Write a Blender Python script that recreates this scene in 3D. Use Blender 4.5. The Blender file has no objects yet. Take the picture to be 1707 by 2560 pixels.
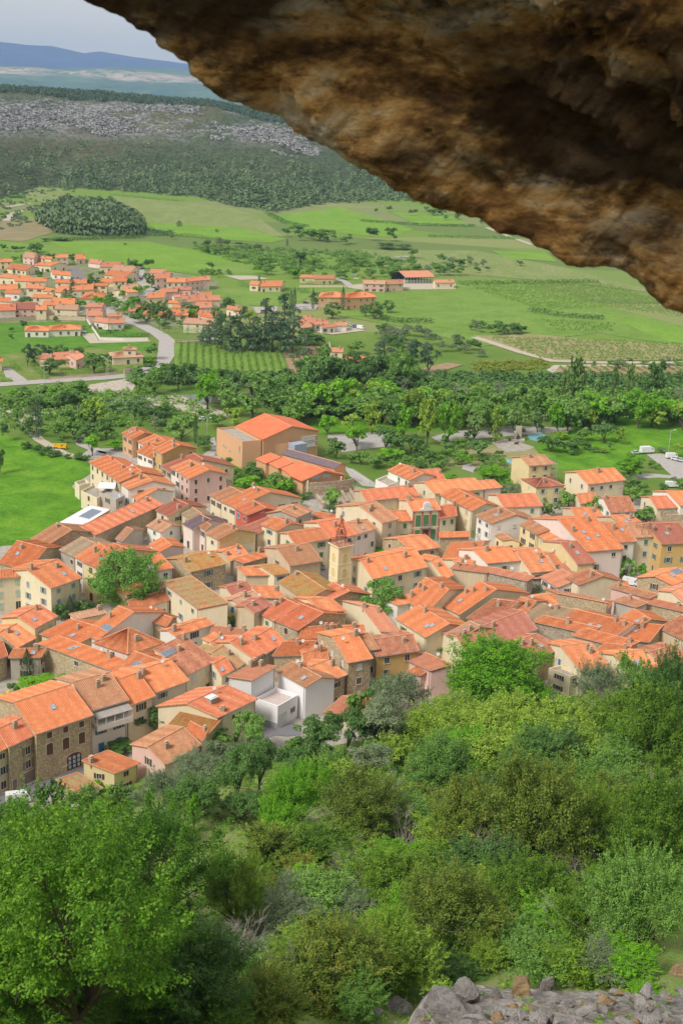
import bpy, math, random
import numpy as np
from mathutils import Vector, Matrix, noise as mnoise
PI = math.pi
random.seed(7)
HAZE = 6e-5
S = bpy.context.scene
COL = S.collection

# ------------------------------------------------------------------ camera, sky, sun
CAMZ = 112.0; FPX = 3200.0; PITCH = math.radians(18.0); ROLL = 0.045
cF = Vector((0, math.cos(PITCH), -math.sin(PITCH)))
r0 = Vector((1, 0, 0)); u0 = r0.cross(cF)
cR = r0 * math.cos(ROLL) + u0 * math.sin(ROLL)
cU = -r0 * math.sin(ROLL) + u0 * math.cos(ROLL)
CAM = Vector((0, 0, CAMZ))
camd = bpy.data.cameras.new('camera'); cam = bpy.data.objects.new('camera', camd); COL.objects.link(cam)
m = Matrix((cR, cU, -cF)).transposed().to_4x4(); m.translation = CAM
cam.matrix_world = m
camd.sensor_fit = 'VERTICAL'; camd.sensor_height = 36; camd.lens = 36 * FPX / 2560
camd.clip_start = 0.1; camd.clip_end = 60000
camd.dof.use_dof = True; camd.dof.focus_distance = 260; camd.dof.aperture_fstop = 7.0
S.camera = cam
S.view_settings.view_transform = 'Standard'; S.view_settings.look = 'None'
S.view_settings.exposure = 0.76; S.view_settings.gamma = 1
S.cycles.max_bounces = 5; S.cycles.diffuse_bounces = 3; S.cycles.glossy_bounces = 2
S.cycles.transmission_bounces = 3; S.cycles.transparent_max_bounces = 6; S.cycles.volume_bounces = 0
S.cycles.use_denoising = True; S.cycles.caustics_reflective = False; S.cycles.caustics_refractive = False

SUN_EL = math.radians(46); SUN_AZ = math.radians(-132)      # azimuth from +Y towards +X
W = bpy.data.worlds.new('World'); S.world = W; W.use_nodes = True
nt = W.node_tree; nt.nodes.clear()
wo = nt.nodes.new('ShaderNodeOutputWorld'); bg = nt.nodes.new('ShaderNodeBackground')
sky = nt.nodes.new('ShaderNodeTexSky'); sky.sky_type = 'NISHITA'; sky.sun_disc = False
sky.sun_elevation = SUN_EL; sky.sun_rotation = SUN_AZ; sky.altitude = 200; sky.dust_density = 2.5
tc = nt.nodes.new('ShaderNodeTexCoord'); mp = nt.nodes.new('ShaderNodeMapping'); mp.inputs['Scale'].default_value = (1, 1, 3.2)
nz = nt.nodes.new('ShaderNodeTexNoise'); nz.inputs['Scale'].default_value = 2.2; nz.inputs['Detail'].default_value = 6
cr = nt.nodes.new('ShaderNodeValToRGB'); cr.color_ramp.elements[0].position = 0.25; cr.color_ramp.elements[1].position = 0.8
cr.color_ramp.elements[0].color = (4.5, 4.4, 4.35, 1); cr.color_ramp.elements[1].color = (5.9, 5.8, 5.7, 1)
mx = nt.nodes.new('ShaderNodeMixRGB'); mx.inputs[0].default_value = 0.9
L = nt.links.new
L(tc.outputs['Generated'], mp.inputs[0]); L(mp.outputs[0], nz.inputs['Vector']); L(nz.outputs[0], cr.inputs[0])
L(sky.outputs[0], mx.inputs[1]); L(cr.outputs[0], mx.inputs[2]); L(mx.outputs[0], bg.inputs[0]); L(bg.outputs[0], wo.inputs[0])
bg.inputs[1].default_value = 0.09
sd = bpy.data.lights.new('sun', 'SUN'); sd.energy = 2.1; sd.angle = math.radians(18); sd.color = (1, 0.955, 0.89)
so = bpy.data.objects.new('sun', sd); COL.objects.link(so)
sdir = Vector((math.sin(SUN_AZ) * math.cos(SUN_EL), math.cos(SUN_AZ) * math.cos(SUN_EL), math.sin(SUN_EL)))
so.rotation_euler = sdir.to_track_quat('Z', 'Y').to_euler()

# ------------------------------------------------------------------ photograph pixel -> point in the place
def ray(px, py):
    return (cF + cR * ((px - 853.5) / FPX) - cU * ((py - 1280) / FPX))
def gp(px, py, z=0.0):
    d = ray(px, py); t = (z - CAMZ) / d.z
    return CAM + d * t
def proj(p):
    q = p - CAM; z = q.dot(cF)
    return (853.5 + FPX * q.dot(cR) / z, 1280 - FPX * q.dot(cU) / z)
def depth(p): return (p - CAM).dot(cF)
TILES = {'A': (0, 600, .3635), 'B': (500, 600, .4145), 'C': (0, 1000, .3827), 'D': (500, 1000, .3827), 'E': (1100, 1000, .3871),
         'F': (0, 1450, .3827), 'G': (500, 1350, .3827), 'H': (1100, 1300, .3871), 'I': (0, 1300, .3827), 'S': (0, 0, 1.0),
         'J': (0, 2000, .5421), 'K': (850, 2000, .5466), 'L': (850, 1600, .5466), 'M': (900, 500, .5147), 'N': (0, 440, .574), 'O': (0, 0, .6378)}
def tp(t, x, y):
    a = TILES[t]; return (a[0] + x * a[2], a[1] + y * a[2])

# ------------------------------------------------------------------ relief
def toe(x):
    a = np.clip((np.asarray(x, float) + 60) / 45.0, 0, 1); b = np.clip((np.asarray(x, float) - 5) / 60.0, 0, 1)
    return 176 + 24 * a * a * (3 - 2 * a) + 26 * b * b * (3 - 2 * b)
def relief_np(x, y):
    x = np.asarray(x, float); y = np.asarray(y, float)
    u = np.where(y > 60, 60 + (y - 60) * 140.0 / (toe(x) - 60), y)
    z = np.interp(u, [-5, 0, 4, 8, 14, 30, 60, 100, 150, 200], [110.4, 110.4, 106.8, 102.6, 96.5, 81, 59, 38.5, 17.5, 0])
    w = np.clip(z / 8.0, 0, 1) * np.clip((110.4 - z) / 25.0, 0.0, 1)
    z = z + w * (1.4 * np.sin(x * .09 + y * .05) + 1.0 * np.sin(x * .21 - y * .13 + 1) + .5 * np.sin(x * .55 + y * .47))
    k = np.clip((x - .0) / 1.6, 0, 1); k = k * k * (3 - 2 * k); led = np.interp(y, [-5, 0, 6, 10, 14.5, 17, 21], [110.4, 110.2, 106.3, 103.6, 100.7, 97, 86])
    z = np.maximum(z, z + (led - z) * k * np.clip((21 - y) / 3, 0, 1))
    return z
def relief(x, y): return float(relief_np(x, y))
def hit(px, py, h=0.0):
    """first point of the view ray that is h above the relief"""
    d = ray(px, py); t = 5.0 if h <= 0 else 24.0
    while t < 9000:
        p = CAM + d * t
        if p.z - relief(p.x, p.y) - h <= 0: break
        t *= 1.012
    lo, hi = t / 1.012, t
    for _ in range(14):
        mid = (lo + hi) / 2; p = CAM + d * mid
        if p.z - relief(p.x, p.y) - h <= 0: hi = mid
        else: lo = mid
    return CAM + d * hi

# ------------------------------------------------------------------ objects
USED = {}
def meta(o, label=None, cat=None, group=None, kind=None):
    if label: o['label'] = label
    if cat: o['category'] = cat
    if group: o['group'] = group
    if kind: o['kind'] = kind
    return o
def empty(name, loc=(0, 0, 0), rz=0.0):
    o = bpy.data.objects.new(name, None); COL.objects.link(o); o.location = loc; o.rotation_euler = (0, 0, rz); return o
class MB:
    """collects faces, each with a material slot, and links them as one mesh object"""
    def __init__(s): s.v = []; s.f = []; s.mi = []; s.uv = []
    def face(s, pts, m=0, uv=None):
        n = len(s.v); s.v += [tuple(p) for p in pts]; s.f.append(tuple(range(n, n + len(pts)))); s.mi.append(m)
        s.uv.append(uv or [(0, 0)] * len(pts))
    def wallface(s, pts, m=0):
        pts = [Vector(p) for p in pts]; o = pts[0]; h = Vector((pts[1].x - o.x, pts[1].y - o.y, 0))
        if h.length < 1e-4: h = Vector((pts[2].x - o.x, pts[2].y - o.y, 0))
        h = h.normalized() if h.length > 1e-6 else Vector((1, 0, 0))
        s.face(pts, m, [((p - o).dot(h), p.z) for p in pts])
    def box(s, c, ax, ay, az, m=0, bottom=True):
        """c centre, ax/ay/az half-extent vectors"""
        c = Vector(c); ax = Vector(ax); ay = Vector(ay); az = Vector(az)
        P = lambda i, j, k: c + ax * i + ay * j + az * k
        fs = [[P(-1,-1,-1),P(1,-1,-1),P(1,-1,1),P(-1,-1,1)], [P(1,1,-1),P(-1,1,-1),P(-1,1,1),P(1,1,1)],
              [P(-1,1,-1),P(-1,-1,-1),P(-1,-1,1),P(-1,1,1)], [P(1,-1,-1),P(1,1,-1),P(1,1,1),P(1,-1,1)],
              [P(-1,-1,1),P(1,-1,1),P(1,1,1),P(-1,1,1)]]
        if bottom: fs.append([P(-1,1,-1),P(1,1,-1),P(1,-1,-1),P(-1,-1,-1)])
        for f in fs: s.wallface(f, m)
    def zbox(s, x, y, z0, z1, hx, hy, rz=0, m=0):
        c, sn = math.cos(rz), math.sin(rz)
        s.box((x, y, (z0 + z1) / 2), (hx * c, hx * sn, 0), (-hy * sn, hy * c, 0), (0, 0, (z1 - z0) / 2), m)
    def tube(s, a, b, r1, r2=None, n=6, m=0, cap=True):
        a = Vector(a); b = Vector(b); r2 = r1 if r2 is None else r2
        d = (b - a).normalized() if (b - a).length > 1e-6 else Vector((0, 0, 1))
        e = d.cross(Vector((0, 0, 1)) if abs(d.z) < .9 else Vector((1, 0, 0))).normalized(); g = d.cross(e)
        ra = [a + (e * math.cos(2*PI*i/n) + g * math.sin(2*PI*i/n)) * r1 for i in range(n)]
        rb = [b + (e * math.cos(2*PI*i/n) + g * math.sin(2*PI*i/n)) * r2 for i in range(n)]
        for i in range(n):
            j = (i + 1) % n; s.face([ra[i], ra[j], rb[j], rb[i]], m)
        if cap: s.face(rb, m); s.face(ra[::-1], m)
    def mesh(s, name, mats, smooth=False):
        me = bpy.data.meshes.new(name); me.from_pydata(s.v, [], s.f)
        for mt in mats: me.materials.append(mt)
        me.polygons.foreach_set('material_index', s.mi)
        if smooth: me.polygons.foreach_set('use_smooth', [True] * len(s.f))
        ul = me.uv_layers.new(name='UVMap'); fl = []
        for u in s.uv:
            for q in u: fl += [q[0], q[1]]
        ul.data.foreach_set('uv', fl); me.update()
        return me
    def build(s, name, mats, parent=None, smooth=False, origin=None):
        if not isinstance(mats, (list, tuple)): mats = [mats]
        if origin is not None:
            o_ = Vector(origin); s.v = [(p[0]-o_.x, p[1]-o_.y, p[2]-o_.z) for p in s.v]
        o = bpy.data.objects.new(name, s.mesh(name, mats, smooth)); COL.objects.link(o)
        if origin is not None and parent is None: o.location = origin
        if parent is not None: o.parent = parent
        return o
def npmesh(name, V, F, mats, mi=None, smooth=False):
    me = bpy.data.meshes.new(name); V = np.asarray(V, np.float32); F = np.asarray(F, np.int32)
    me.vertices.add(len(V)); me.vertices.foreach_set('co', V.ravel())
    k = F.shape[1]; me.loops.add(F.size); me.loops.foreach_set('vertex_index', F.ravel())
    me.polygons.add(len(F)); me.polygons.foreach_set('loop_start', np.arange(0, F.size, k, dtype=np.int32))
    me.polygons.foreach_set('loop_total', np.full(len(F), k, np.int32))
    for mt in (mats if isinstance(mats, (list, tuple)) else [mats]): me.materials.append(mt)
    if mi is not None: me.polygons.foreach_set('material_index', np.asarray(mi, np.int32))
    if smooth: me.polygons.foreach_set('use_smooth', np.ones(len(F), bool))
    me.update(calc_edges=True); me.validate(); return me
def npobj(name, me, parent=None):
    o = bpy.data.objects.new(name, me); COL.objects.link(o)
    if parent is not None: o.parent = parent
    return o
def copy_tree(o, parent=None):
    c = o.copy(); COL.objects.link(c)
    if parent is not None: c.parent = parent
    for ch in o.children: copy_tree(ch, c)
    return c

# ------------------------------------------------------------------ materials
class NG:
    def __init__(s, name, rough=0.85, spec=0.25):
        s.m = bpy.data.materials.new(name); s.m.use_nodes = True; s.t = s.m.node_tree
        s.b = s.t.nodes['Principled BSDF']; s.b.inputs['Roughness'].default_value = rough
        s.b.inputs['Specular IOR Level'].default_value = spec; s._tc = None
    def n(s, t, **kw):
        x = s.t.nodes.new(t)
        for k, v in kw.items():
            if k.startswith('_'): setattr(x, k[1:], v)
            else: x.inputs[k.replace('__', ' ')].default_value = v
        return x
    def l(s, a, b): s.t.links.new(a, b); return b
    def co(s, which='Object', scale=(1, 1, 1)):
        if s._tc is None: s._tc = s.t.nodes.new('ShaderNodeTexCoord')
        mp = s.n('ShaderNodeMapping'); mp.inputs['Scale'].default_value = scale; s.l(s._tc.outputs[which], mp.inputs[0]); return mp.outputs[0]
    def noise(s, co, scale=1.0, detail=4, rough=.55, dist=0.0):
        x = s.n('ShaderNodeTexNoise'); x.inputs['Scale'].default_value = scale; x.inputs['Detail'].default_value = detail
        x.inputs['Roughness'].default_value = rough; x.inputs['Distortion'].default_value = dist
        s.l(co, x.inputs['Vector']); return x.outputs[0]
    def ramp(s, fac, stops, interp='LINEAR'):
        r = s.n('ShaderNodeValToRGB'); r.color_ramp.interpolation = interp; e = r.color_ramp.elements
        while len(e) < len(stops): e.new(0.5)
        for i, (p, c) in enumerate(stops):
            e[i].position = p; e[i].color = (c[0], c[1], c[2], 1) if not isinstance(c, (int, float)) else (c, c, c, 1)
        s.l(fac, r.inputs[0]); return r.outputs[0]
    def mix(s, f, a, b, mode='MIX'):
        x = s.n('ShaderNodeMixRGB', _blend_type=mode)
        for i, q in ((0, f), (1, a), (2, b)):
            if hasattr(q, 'node'): s.l(q, x.inputs[i])
            elif isinstance(q, (int, float)): x.inputs[i].default_value = q if i == 0 else (q, q, q, 1)
            else: x.inputs[i].default_value = (q[0], q[1], q[2], 1)
        return x.outputs[0]
    def math(s, op, a, b=0.0):
        x = s.n('ShaderNodeMath', _operation=op)
        for i, q in ((0, a), (1, b)):
            if hasattr(q, 'node'): s.l(q, x.inputs[i])
            else: x.inputs[i].default_value = q
        return x.outputs[0]
    def bump(s, h, strength=.4, dist=.1):
        x = s.n('ShaderNodeBump'); x.inputs['Strength'].default_value = strength; x.inputs['Distance'].default_value = dist
        s.l(h, x.inputs['Height']); s.l(x.outputs[0], s.b.inputs['Normal'])
    def col(s, c):
        if hasattr(c, 'node'): s.l(c, s.b.inputs['Base Color'])
        else: s.b.inputs['Base Color'].default_value = (c[0], c[1], c[2], 1)
        return s.m
_pm = {}
def plain(name, c, rough=.7, spec=.3, var=.12, scale=1.5, metal=0):
    if name in _pm: return _pm[name]
    g = NG(name, rough, spec); g.b.inputs['Metallic'].default_value = metal
    f = g.noise(g.co(), scale, 3)
    lo = tuple(max(0, q * (1 - var)) for q in c); hi = tuple(min(1, q * (1 + var)) for q in c)
    g.col(g.ramp(f, [(.3, lo), (.7, hi)])); _pm[name] = g.m; return g.m

def tile_mat(name, base, dark, light, lichen=0.0, patch=0.5, lic=(.32, .30, .10)):
    """canal-tile roof: a colour of its own for each tile, larger weathered patches, lichen"""
    g = NG(name, .9, .12)
    uv = g.co('UV', (1/.36, 1/.42, 1)); sn = g.n('ShaderNodeVectorMath', _operation='FLOOR'); g.l(uv, sn.inputs[0])
    wn = g.n('ShaderNodeTexWhiteNoise', _noise_dimensions='2D'); g.l(sn.outputs[0], wn.inputs['Vector'])
    big = g.noise(g.co('Object'), .35, 5, .65, .4); oi = g.n('ShaderNodeObjectInfo')
    fac = g.math('ADD', g.math('MULTIPLY', wn.outputs[0], .62), g.math('MULTIPLY', big, patch * 1.2))
    c = g.ramp(fac, [(.12, dark), (.45, base), (.72, base), (.98, light)])
    c = g.mix(.8, c, g.ramp(oi.outputs['Random'], [(0, (.72, .70, .72)), (.3, (1, .93, .88)), (.55, (1, 1.0, 1.0)), (.8, (1.0, 1.08, 1.15)), (1, (.92, .78, .72))]), 'MULTIPLY')
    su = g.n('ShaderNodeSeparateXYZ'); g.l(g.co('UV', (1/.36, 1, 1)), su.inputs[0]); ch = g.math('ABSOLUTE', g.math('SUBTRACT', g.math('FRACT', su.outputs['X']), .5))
    c = g.mix(g.ramp(ch, [(.0, .62), (.22, .45), (.34, 0)]), c, dark); c = g.mix(.55, c, g.mix(g.ramp(ch, [(.0, .6), (.25, 0)]), (1, 1, 1), (.45, .40, .38)), 'MULTIPLY')  # channels darkened in colour: shade between the ribs painted in, along with dirt
    sm = g.noise(g.co('Object'), 2.3, 6, .75, 1.0)
    c = g.mix(g.ramp(sm, [(.54, 0), (.68, .55)]), c, (.26, .13, .08))
    if lichen:
        f = g.noise(g.co('Object'), 1.3, 8, .8, .8); f2 = g.noise(g.co('Object'), .28, 3)
        fm = g.math('MULTIPLY', g.ramp(f, [(.42, 0), (.54, 1)]), g.ramp(f2, [(.34, .2 * lichen), (.52, lichen)]))
        c = g.mix(fm, c, g.ramp(g.noise(g.co('Object'), 5.0, 3), [(.4, lic), (.6, (.36, .30, .20))]))
    g.bump(wn.outputs[0], .35, .04)
    return g.col(c)
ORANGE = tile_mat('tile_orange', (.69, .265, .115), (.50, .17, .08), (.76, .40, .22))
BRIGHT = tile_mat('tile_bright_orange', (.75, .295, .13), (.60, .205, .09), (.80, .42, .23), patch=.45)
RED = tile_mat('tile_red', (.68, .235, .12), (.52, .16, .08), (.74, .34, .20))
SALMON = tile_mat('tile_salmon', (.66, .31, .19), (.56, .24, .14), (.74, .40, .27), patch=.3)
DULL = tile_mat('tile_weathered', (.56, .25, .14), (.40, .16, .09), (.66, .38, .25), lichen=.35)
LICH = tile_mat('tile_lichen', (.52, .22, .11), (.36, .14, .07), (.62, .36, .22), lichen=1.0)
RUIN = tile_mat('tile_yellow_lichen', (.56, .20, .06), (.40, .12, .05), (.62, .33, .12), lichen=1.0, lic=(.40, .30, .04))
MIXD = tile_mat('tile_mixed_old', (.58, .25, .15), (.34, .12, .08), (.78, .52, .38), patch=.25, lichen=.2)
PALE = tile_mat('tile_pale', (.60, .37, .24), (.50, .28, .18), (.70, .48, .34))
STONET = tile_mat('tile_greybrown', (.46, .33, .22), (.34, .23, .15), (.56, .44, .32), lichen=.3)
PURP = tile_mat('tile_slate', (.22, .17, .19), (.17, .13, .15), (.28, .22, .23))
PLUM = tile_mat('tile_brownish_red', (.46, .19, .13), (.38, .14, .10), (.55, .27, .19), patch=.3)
ROOFS = {'o': (ORANGE, 'orange'), 'b': (BRIGHT, 'bright orange'), 'r': (RED, 'red-orange'), 's': (SALMON, 'salmon'), 'd': (DULL, 'weathered'),
         'l': (LICH, 'lichened'), 'u': (RUIN, 'yellow-lichened'), 'x': (MIXD, 'mottled old'), 'p': (PALE, 'pale'), 'g': (STONET, 'grey-brown'),
         'v': (PURP, 'slate-grey'), 'w': (PLUM, 'brownish-red')}

def stucco(name, c, dirt=.35):
    g = NG(name, .92, .1)
    f = g.noise(g.co('Object', (1, 1, .35)), .8, 6, .65); f2 = g.noise(g.co('Object', (2.2, 2.2, .25)), 1.6, 4, .6)
    k = g.mix(g.ramp(f, [(.35, 0), (.75, dirt)]), c, tuple(q * r for q, r in zip(c, (.70, .64, .56))))
    k = g.mix(g.ramp(f2, [(.55, 0), (.75, dirt * .8)]), k, tuple(q * r for q, r in zip(c, (.62, .57, .50))))
    oi = g.n('ShaderNodeObjectInfo'); k = g.mix(.35, k, g.ramp(oi.outputs['Random'], [(0, (.90, .88, .84)), (1, (1, 1, 1))]), 'MULTIPLY')
    g.bump(g.noise(g.co(), 9, 3), .12, .03)
    return g.col(k)
def stonewall(name, mort, a, b, sc=3.0):
    g = NG(name, .95, .1)
    co = g.co('Object', (1, 1, 1.5)); v = g.n('ShaderNodeTexVoronoi'); v.inputs['Scale'].default_value = sc; g.l(co, v.inputs['Vector'])
    ve = g.n('ShaderNodeTexVoronoi', _feature='DISTANCE_TO_EDGE'); ve.inputs['Scale'].default_value = sc; g.l(co, ve.inputs['Vector'])
    st = g.ramp(g.math('FRACT', g.math('MULTIPLY', v.outputs['Color'], 3.7)), [(0, a), (.6, mort), (1, b)])
    k = g.mix(g.ramp(ve.outputs['Distance'], [(.0, 0), (.10, 1)]), mort, st)
    f = g.noise(g.co(), .5, 5, .6); k = g.mix(g.ramp(f, [(.4, 0), (.72, .45)]), k, tuple(q * .66 for q in mort))
    g.bump(ve.outputs['Distance'], .5, .08)
    return g.col(k)
WALLS = {
 'c': (stucco('stucco_cream', (.80, .70, .50)), 'cream'), 'w': (stucco('stucco_white', (.84, .80, .73), .25), 'white'), 'y': (stucco('stucco_yellow', (.80, .66, .38)), 'yellow'),
 'o': (stucco('stucco_ochre', (.66, .44, .18)), 'ochre'), 'p': (stucco('stucco_pinkish_white', (.80, .68, .61), .3), 'pinkish white'), 'P': (stucco('stucco_pink', (.76, .52, .46)), 'pink'),
 'r': (stucco('stucco_red', (.60, .15, .11)), 'red'), 'b': (stucco('stucco_beige', (.66, .54, .38), .5), 'beige'), 'g': (stucco('stucco_grey', (.52, .47, .41), .6), 'grey'),
 's': (stonewall('stone_tan', (.50, .39, .25), (.34, .26, .16), (.66, .55, .38)), 'rough stone'),
 'S': (stonewall('stone_grey', (.44, .37, .28), (.28, .22, .17), (.56, .48, .37), 2.4), 'grey stone'),
 't': (stucco('stucco_peach', (.70, .42, .24), .2), 'peach'), 'W': (stucco('stucco_lilac_white', (.84, .82, .83), .10), 'bright white')}
CAP = plain('ridge_tile', (.66, .34, .20), .9, .1, .25, 3)
DARK = plain('dark_pane', (.035, .035, .04), .25, .5, .3, 2)
FRAMEM = plain('window_surround', (.62, .57, .48), .8)
GUTTER = plain('zinc_gutter', (.32, .29, .27), .5, .4)
SHUT = {'g': plain('green_shutter', (.10, .22, .09)), 'b': plain('blue_shutter', (.05, .20, .42)), 'n': plain('brown_shutter', (.12, .06, .035)), 'a': plain('grey_blue_shutter', (.25, .33, .38)),
        'w': plain('white_shutter', (.62, .62, .60)), 'l': plain('pale_green_shutter', (.42, .56, .46)), 't': plain('teal_shutter', (.10, .24, .24)), 'y': plain('buff_shutter', (.55, .42, .22)), 'm': plain('mauve_shutter', (.27, .20, .18))}
CHIM = stucco('chimney_render', (.50, .40, .30), .7)
WHITE = plain('white_paint', (.74, .74, .73), .5, .3, .04)
GLASSY = plain('skylight_glass', (.34, .37, .42), .12, .6, .2)
# ------------------------------------------------------------------ roofs, windows, houses
def slope(mb, P0, P1, Q1, Q0, m=0, under=1, per=.36, amp=.075, th=.10):
    """corrugated tile slope; P eave, Q top. The ribs run from eave to top"""
    P0, P1, Q1, Q0 = map(Vector, (P0, P1, Q1, Q0))
    n = (P1 - P0).cross(Q0 - P0)
    if n.length < 1e-6: n = (P1 - P0).cross(Q1 - P0)
    n.normalize()
    if n.z < 0: n = -n
    Ltot = (P1 - P0).length; cols = max(2, int(round(Ltot / per))); sub = 4 if per < .5 else 2; N = cols * sub
    v0 = len(mb.v); H0 = (Q0 - P0).length; H1 = (Q1 - P1).length
    for i in range(N + 1):
        t = i / N; a = amp * math.cos(2 * PI * t * cols); o = n * (a + amp)
        p = P0.lerp(P1, t) + o; q = Q0.lerp(Q1, t) + o
        mb.v += [tuple(p - n * (amp + th)), tuple(p), tuple(q)]
    for i in range(N):
        a = v0 + 3 * i; b = a + 3; u0_ = Ltot * i / N; u1_ = Ltot * (i + 1) / N; h = H0 + (H1 - H0) * i / N
        mb.f.append((a + 1, b + 1, b + 2, a + 2)); mb.mi.append(m); mb.uv.append([(u0_, 0), (u1_, 0), (u1_, h), (u0_, h)])
        mb.f.append((a, b, b + 1, a + 1)); mb.mi.append(m); mb.uv.append([(u0_, -.1), (u1_, -.1), (u1_, 0), (u0_, 0)])
    d = n * th
    mb.face([P0 - d, Q0 - d, Q1 - d, P1 - d], under)
    mb.face([P0 - d, P0 + n * amp, Q0 + n * amp, Q0 - d], under); mb.face([P1 - d, Q1 - d, Q1 + n * amp, P1 + n * amp], under)

_win = {}
def window_mesh(w, h, sh, style):
    """origin at the opening's centre on the wall plane, x along the wall, y out of it (negative = outwards)"""
    key = (w, h, sh, style)
    if key in _win: return _win[key]
    f = MB(); t = .10
    O = -.03
    f.box((0, O, h/2 + t/2), (w/2 + t, 0, 0), (0, .035, 0), (0, 0, t/2), 0)
    f.box((0, O - .03, -h/2 - t/2), (w/2 + t * 1.4, 0, 0), (0, .07, 0), (0, 0, t/2), 0)
    for sx in (-1, 1): f.box((sx * (w/2 + t/2), O, 0), (t/2, 0, 0), (0, .035, 0), (0, 0, h/2), 0)
    f.box((0, -.018, 0), (.035, 0, 0), (0, .012, 0), (0, 0, h/2), 0)
    p = MB(); p.box((0, -.003, 0), (w/2, 0, 0), (0, .006, 0), (0, 0, h/2), 0)
    s = []
    if sh:
        for sx in (-1, 1):
            q = MB()
            if style == 'open': q.box((sx * (w/2 + t + w/4), -.05, 0), (w/4, 0, 0), (0, .03, 0), (0, 0, h/2 + .03), 0)
            else:
                q.box((sx * w/4, -.05, 0), (w/4 - .012, 0, 0), (0, .022, 0), (0, 0, h/2), 0)
                for k in range(4): q.box((sx * w/4, -.077, -h/2 + (k + .5) * h/4), (w/4 - .05, 0, 0), (0, .006, 0), (0, 0, .04), 0)
            s.append(q.mesh('shutter', [SHUT[sh]]))
    r = (f.mesh('window', [FRAMEM]), p.mesh('pane', [DARK]), s)
    _win[key] = r; return r
def add_window(parent, pos, outward, w=1.0, h=1.4, sh=None, style='open', sub=True, door=False):
    fm, pm, sm = window_mesh(w, h, sh, style)
    rz = math.atan2(outward.y, outward.x) + PI / 2
    o = bpy.data.objects.new('door' if door else 'window', fm); COL.objects.link(o); o.parent = parent
    o.location = pos; o.rotation_euler = (0, 0, rz)
    c = bpy.data.objects.new('pane', pm); COL.objects.link(c); c.parent = o
    for q in sm:
        c = bpy.data.objects.new('shutter', q); COL.objects.link(c); c.parent = o
    return o
def facade(parent, a, b, z0, z1, out, sh, rnd, dens=1.0, small=False, doors=True):
    """windows in storeys on the wall from a to b (2-D), out = outward unit vector"""
    Lw = (b - a).length; H = z1 - z0
    nf = max(1, int(round(H / 2.9))); fh = H / nf; nc = int(Lw / 3.1 * dens)
    if Lw < 2.2: return
    nc = max(1, nc); st = rnd.choice(['open', 'closed', 'open'])
    w = 1.0 if not small else .8
    for r in range(nf):
        hh = 1.35 if r < nf - 1 or nf == 1 else rnd.choice([1.3, 1.0])
        if fh < 2.4: hh = .9
        for c in range(nc):
            if rnd.random() < .14: continue
            x = (c + .5) / nc; p = a.lerp(b, x)
            z = z0 + r * fh + fh * .52
            dr = r == 0 and doors and rnd.random() < .35
            if dr: z = z0 + 1.05
            s = sh if rnd.random() < .85 else None
            sty = st if rnd.random() < .8 else 'closed'
            if s and sty == 'open' and Lw / nc < 2.2: sty = 'closed'
            add_window(parent, (p.x, p.y, z), out, (1.1 if dr else w), (2.0 if dr else hh), s, ('closed' if dr else sty), door=dr)

def chimney(par, p, rz, rnd, tall=None):
    mb = MB(); h = tall or rnd.uniform(.7, 1.3); w = rnd.uniform(.28, .42); d = rnd.uniform(.25, .38)
    mb.zbox(0, 0, -.9, h, w, d, rz, 0); mb.zbox(0, 0, h, h + .09, w + .07, d + .07, rz, 0)
    c, s = math.cos(rz), math.sin(rz)
    for k in (-1, 1): mb.tube((k * w * .5 * c, k * w * .5 * s, h + .09), (k * w * .5 * c, k * w * .5 * s, h + .32), .10, .08, 6, 1)
    mb.zbox(0, 0, h + .32, h + .37, w * .95, d * .8, rz, 1)
    o = mb.build('chimney', [CHIM, CAP], par); o.location = p; return o
_sk = None
def skylight(par, p, ex, up, w=.8, l=1.1):
    mb = MB(); n = ex.cross(up).normalized(); n = n if n.z > 0 else -n
    mb.box(n * .14, ex * (w/2 + .08), up * (l/2 + .08), n * .07, 0); mb.box(n * .215, ex * (w/2), up * (l/2), n * .012, 1)
    o = mb.build('skylight', [GUTTER, GLASSY], par); o.location = p; return o
_dish = None
def dish(par, p):
    global _dish
    if _dish is None:
        mb = MB(); mb.tube((0, 0, -.9), (0, 0, .5), .03, .03, 5, 1)
        c = Vector((0, -.12, .55)); n = Vector((-.25, -.85, .45)).normalized(); e = n.cross(Vector((0, 0, 1))).normalized(); g = n.cross(e)
        R = [(0, -.06), (.17, -.04), (.31, .02), (.36, .05)]; prev = None
        for r, h in R:
            ring = [c + n * h + (e * math.cos(k * PI / 6) + g * math.sin(k * PI / 6)) * r for k in range(12)]
            if prev:
                for k in range(12): j = (k + 1) % 12; mb.face([prev[k], prev[j], ring[j], ring[k]], 0)
            prev = ring
        mb.tube(c, c + n * .42, .012, .012, 4, 1); mb.box(c + n * .44, e * .04, g * .04, n * .05, 1)
        _dish = mb.mesh('satellite_dish', [plain('dish_grey', (.60, .60, .59), .6), GUTTER])
    o = bpy.data.objects.new('satellite_dish', _dish); COL.objects.link(o); o.parent = par; o.location = p; return o

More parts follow.
